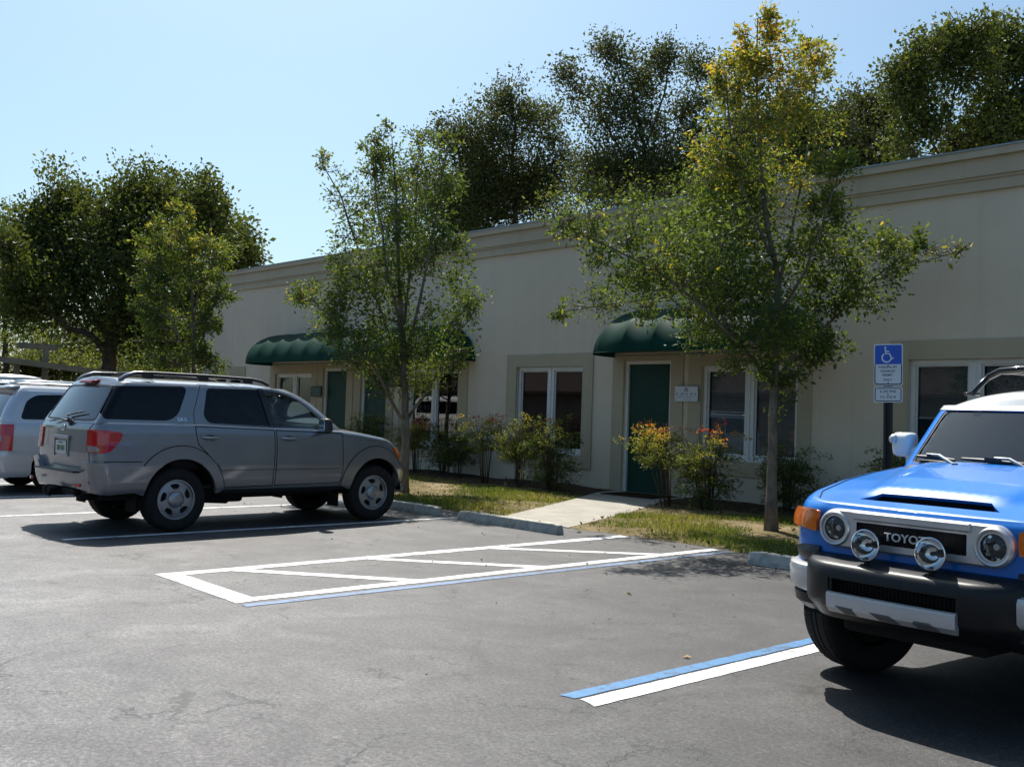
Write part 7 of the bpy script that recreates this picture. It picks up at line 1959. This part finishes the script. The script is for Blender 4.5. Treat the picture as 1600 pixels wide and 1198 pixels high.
# ------------------------------------------------------------------ the other side of the lot, seen only as reflections in the glass
ob = empty('neighbouring_building', (-46, -26, 0)); tag(ob, 'low building with a reddish brown roof across the lot, reflected in the windows', 'building')
m = MB(); m.box((0, 0, 1.6), (76, 8, 3.2), 0); m.build('wall', stucco('tan_wall', (.22, .18, .14), False), ob)
m = MB(); m.loft([[(x, -5, 3.1), (x, 5, 3.1), (x, 5, 3.3), (x, 0, 5.4), (x, -5, 3.3)] for x in (-39, 39)], 0, False); m.build('roof', simple('brown_shingle_roof', (.045, .032, .027), .9, 0, 0, .2, .3, 4), ob)
srcs = [o for o in COL.objects if o.name.startswith('oak_tree') and o.parent is None and o.type == 'EMPTY'][:3]
for k, (x, y, a, sc) in enumerate(((-92, -18, .5, 1.0), (-64, -37, 2.2, .9), (-44, -38, 4.0, .95), (-24, -37, 1.2, .9), (26, -14, 3.0, .8), (24, 6, 5.1, .7))):  # out of view oak copies, added to darken what the glass reflects
    c = copy_tree(srcs[k % 3]); c.location = (x, y, 0); c.rotation_euler = (0, 0, a); c.scale = (sc,) * 3
    tag(c, ['oak across the lot beyond the left end of the brown roofed building', 'oak behind the left half of the brown roofed building', 'oak behind the middle of the brown roofed building', 'oak behind the right half of the brown roofed building', 'oak at the right hand side of the lot, nearer the brown roofed building', 'oak at the right hand side of the lot, nearer the office building'][k], 'tree', 'large trees round the lot')
# ------------------------------------------------------------------ camera, sun, sky
cam_d = bpy.data.cameras.new('camera'); cam = bpy.data.objects.new('camera', cam_d); COL.objects.link(cam)
yaw, pitch, roll = 0.825187, 0.0294576, 0.0333253
fw = Vector((-math.sin(yaw) * math.cos(pitch), math.cos(yaw) * math.cos(pitch), math.sin(pitch)))
rt0 = Vector((math.cos(yaw), math.sin(yaw), 0)); up0 = rt0.cross(fw)
rt1 = rt0 * math.cos(roll) + up0 * math.sin(roll); up1 = -rt0 * math.sin(roll) + up0 * math.cos(roll)
mw = Matrix((rt1, up1, -fw)).transposed().to_4x4(); mw.translation = (0, 0, 1.55)
cam.matrix_world = mw
cam_d.sensor_width = 36; cam_d.lens = 36 * 1614.6 / 1600; cam_d.clip_start = .05; cam_d.clip_end = 3000
scene.camera = cam

SUNV = Vector((-.60, .33, 1.0)).normalized()        # towards the sun
el = math.asin(SUNV.z); az = math.atan2(SUNV.x, SUNV.y)   # azimuth from +Y towards +X
sd = bpy.data.lights.new('sun', 'SUN'); so = bpy.data.objects.new('sun', sd); COL.objects.link(so)
sd.energy = 5.0; sd.angle = R(.53); sd.color = (1.0, .955, .88)
so.rotation_euler = SUNV.to_track_quat('Z', 'Y').to_euler(); so.location = (0, 0, 30)
w = bpy.data.worlds.new('World'); scene.world = w; w.use_nodes = True
wn = w.node_tree; bg = wn.nodes['Background']
sk = wn.nodes.new('ShaderNodeTexSky'); sk.sky_type = 'NISHITA'; sk.sun_disc = False
sk.sun_elevation = el; sk.sun_rotation = az; sk.air_density = 1.0; sk.dust_density = 2.2; sk.ozone_density = 2.0; sk.altitude = 10
tn = wn.nodes.new('ShaderNodeMix'); tn.data_type = 'RGBA'; tn.blend_type = 'MULTIPLY'; tn.inputs[0].default_value = 1.0; tn.inputs[7].default_value = (.84, 1.02, 1.04, 1)
wn.links.new(sk.outputs[0], tn.inputs[6]); wn.links.new(tn.outputs[2], bg.inputs[0]); bg.inputs[1].default_value = .095
vs_ = scene.view_settings; vs_.view_transform = 'Standard'; vs_.look = 'None'; vs_.exposure = 0.5; vs_.gamma = 1.0; vs_.use_curve_mapping = False
scene.cycles.max_bounces = 10; scene.cycles.transparent_max_bounces = 24
scene.cycles.caustics_reflective = False; scene.cycles.caustics_refractive = False
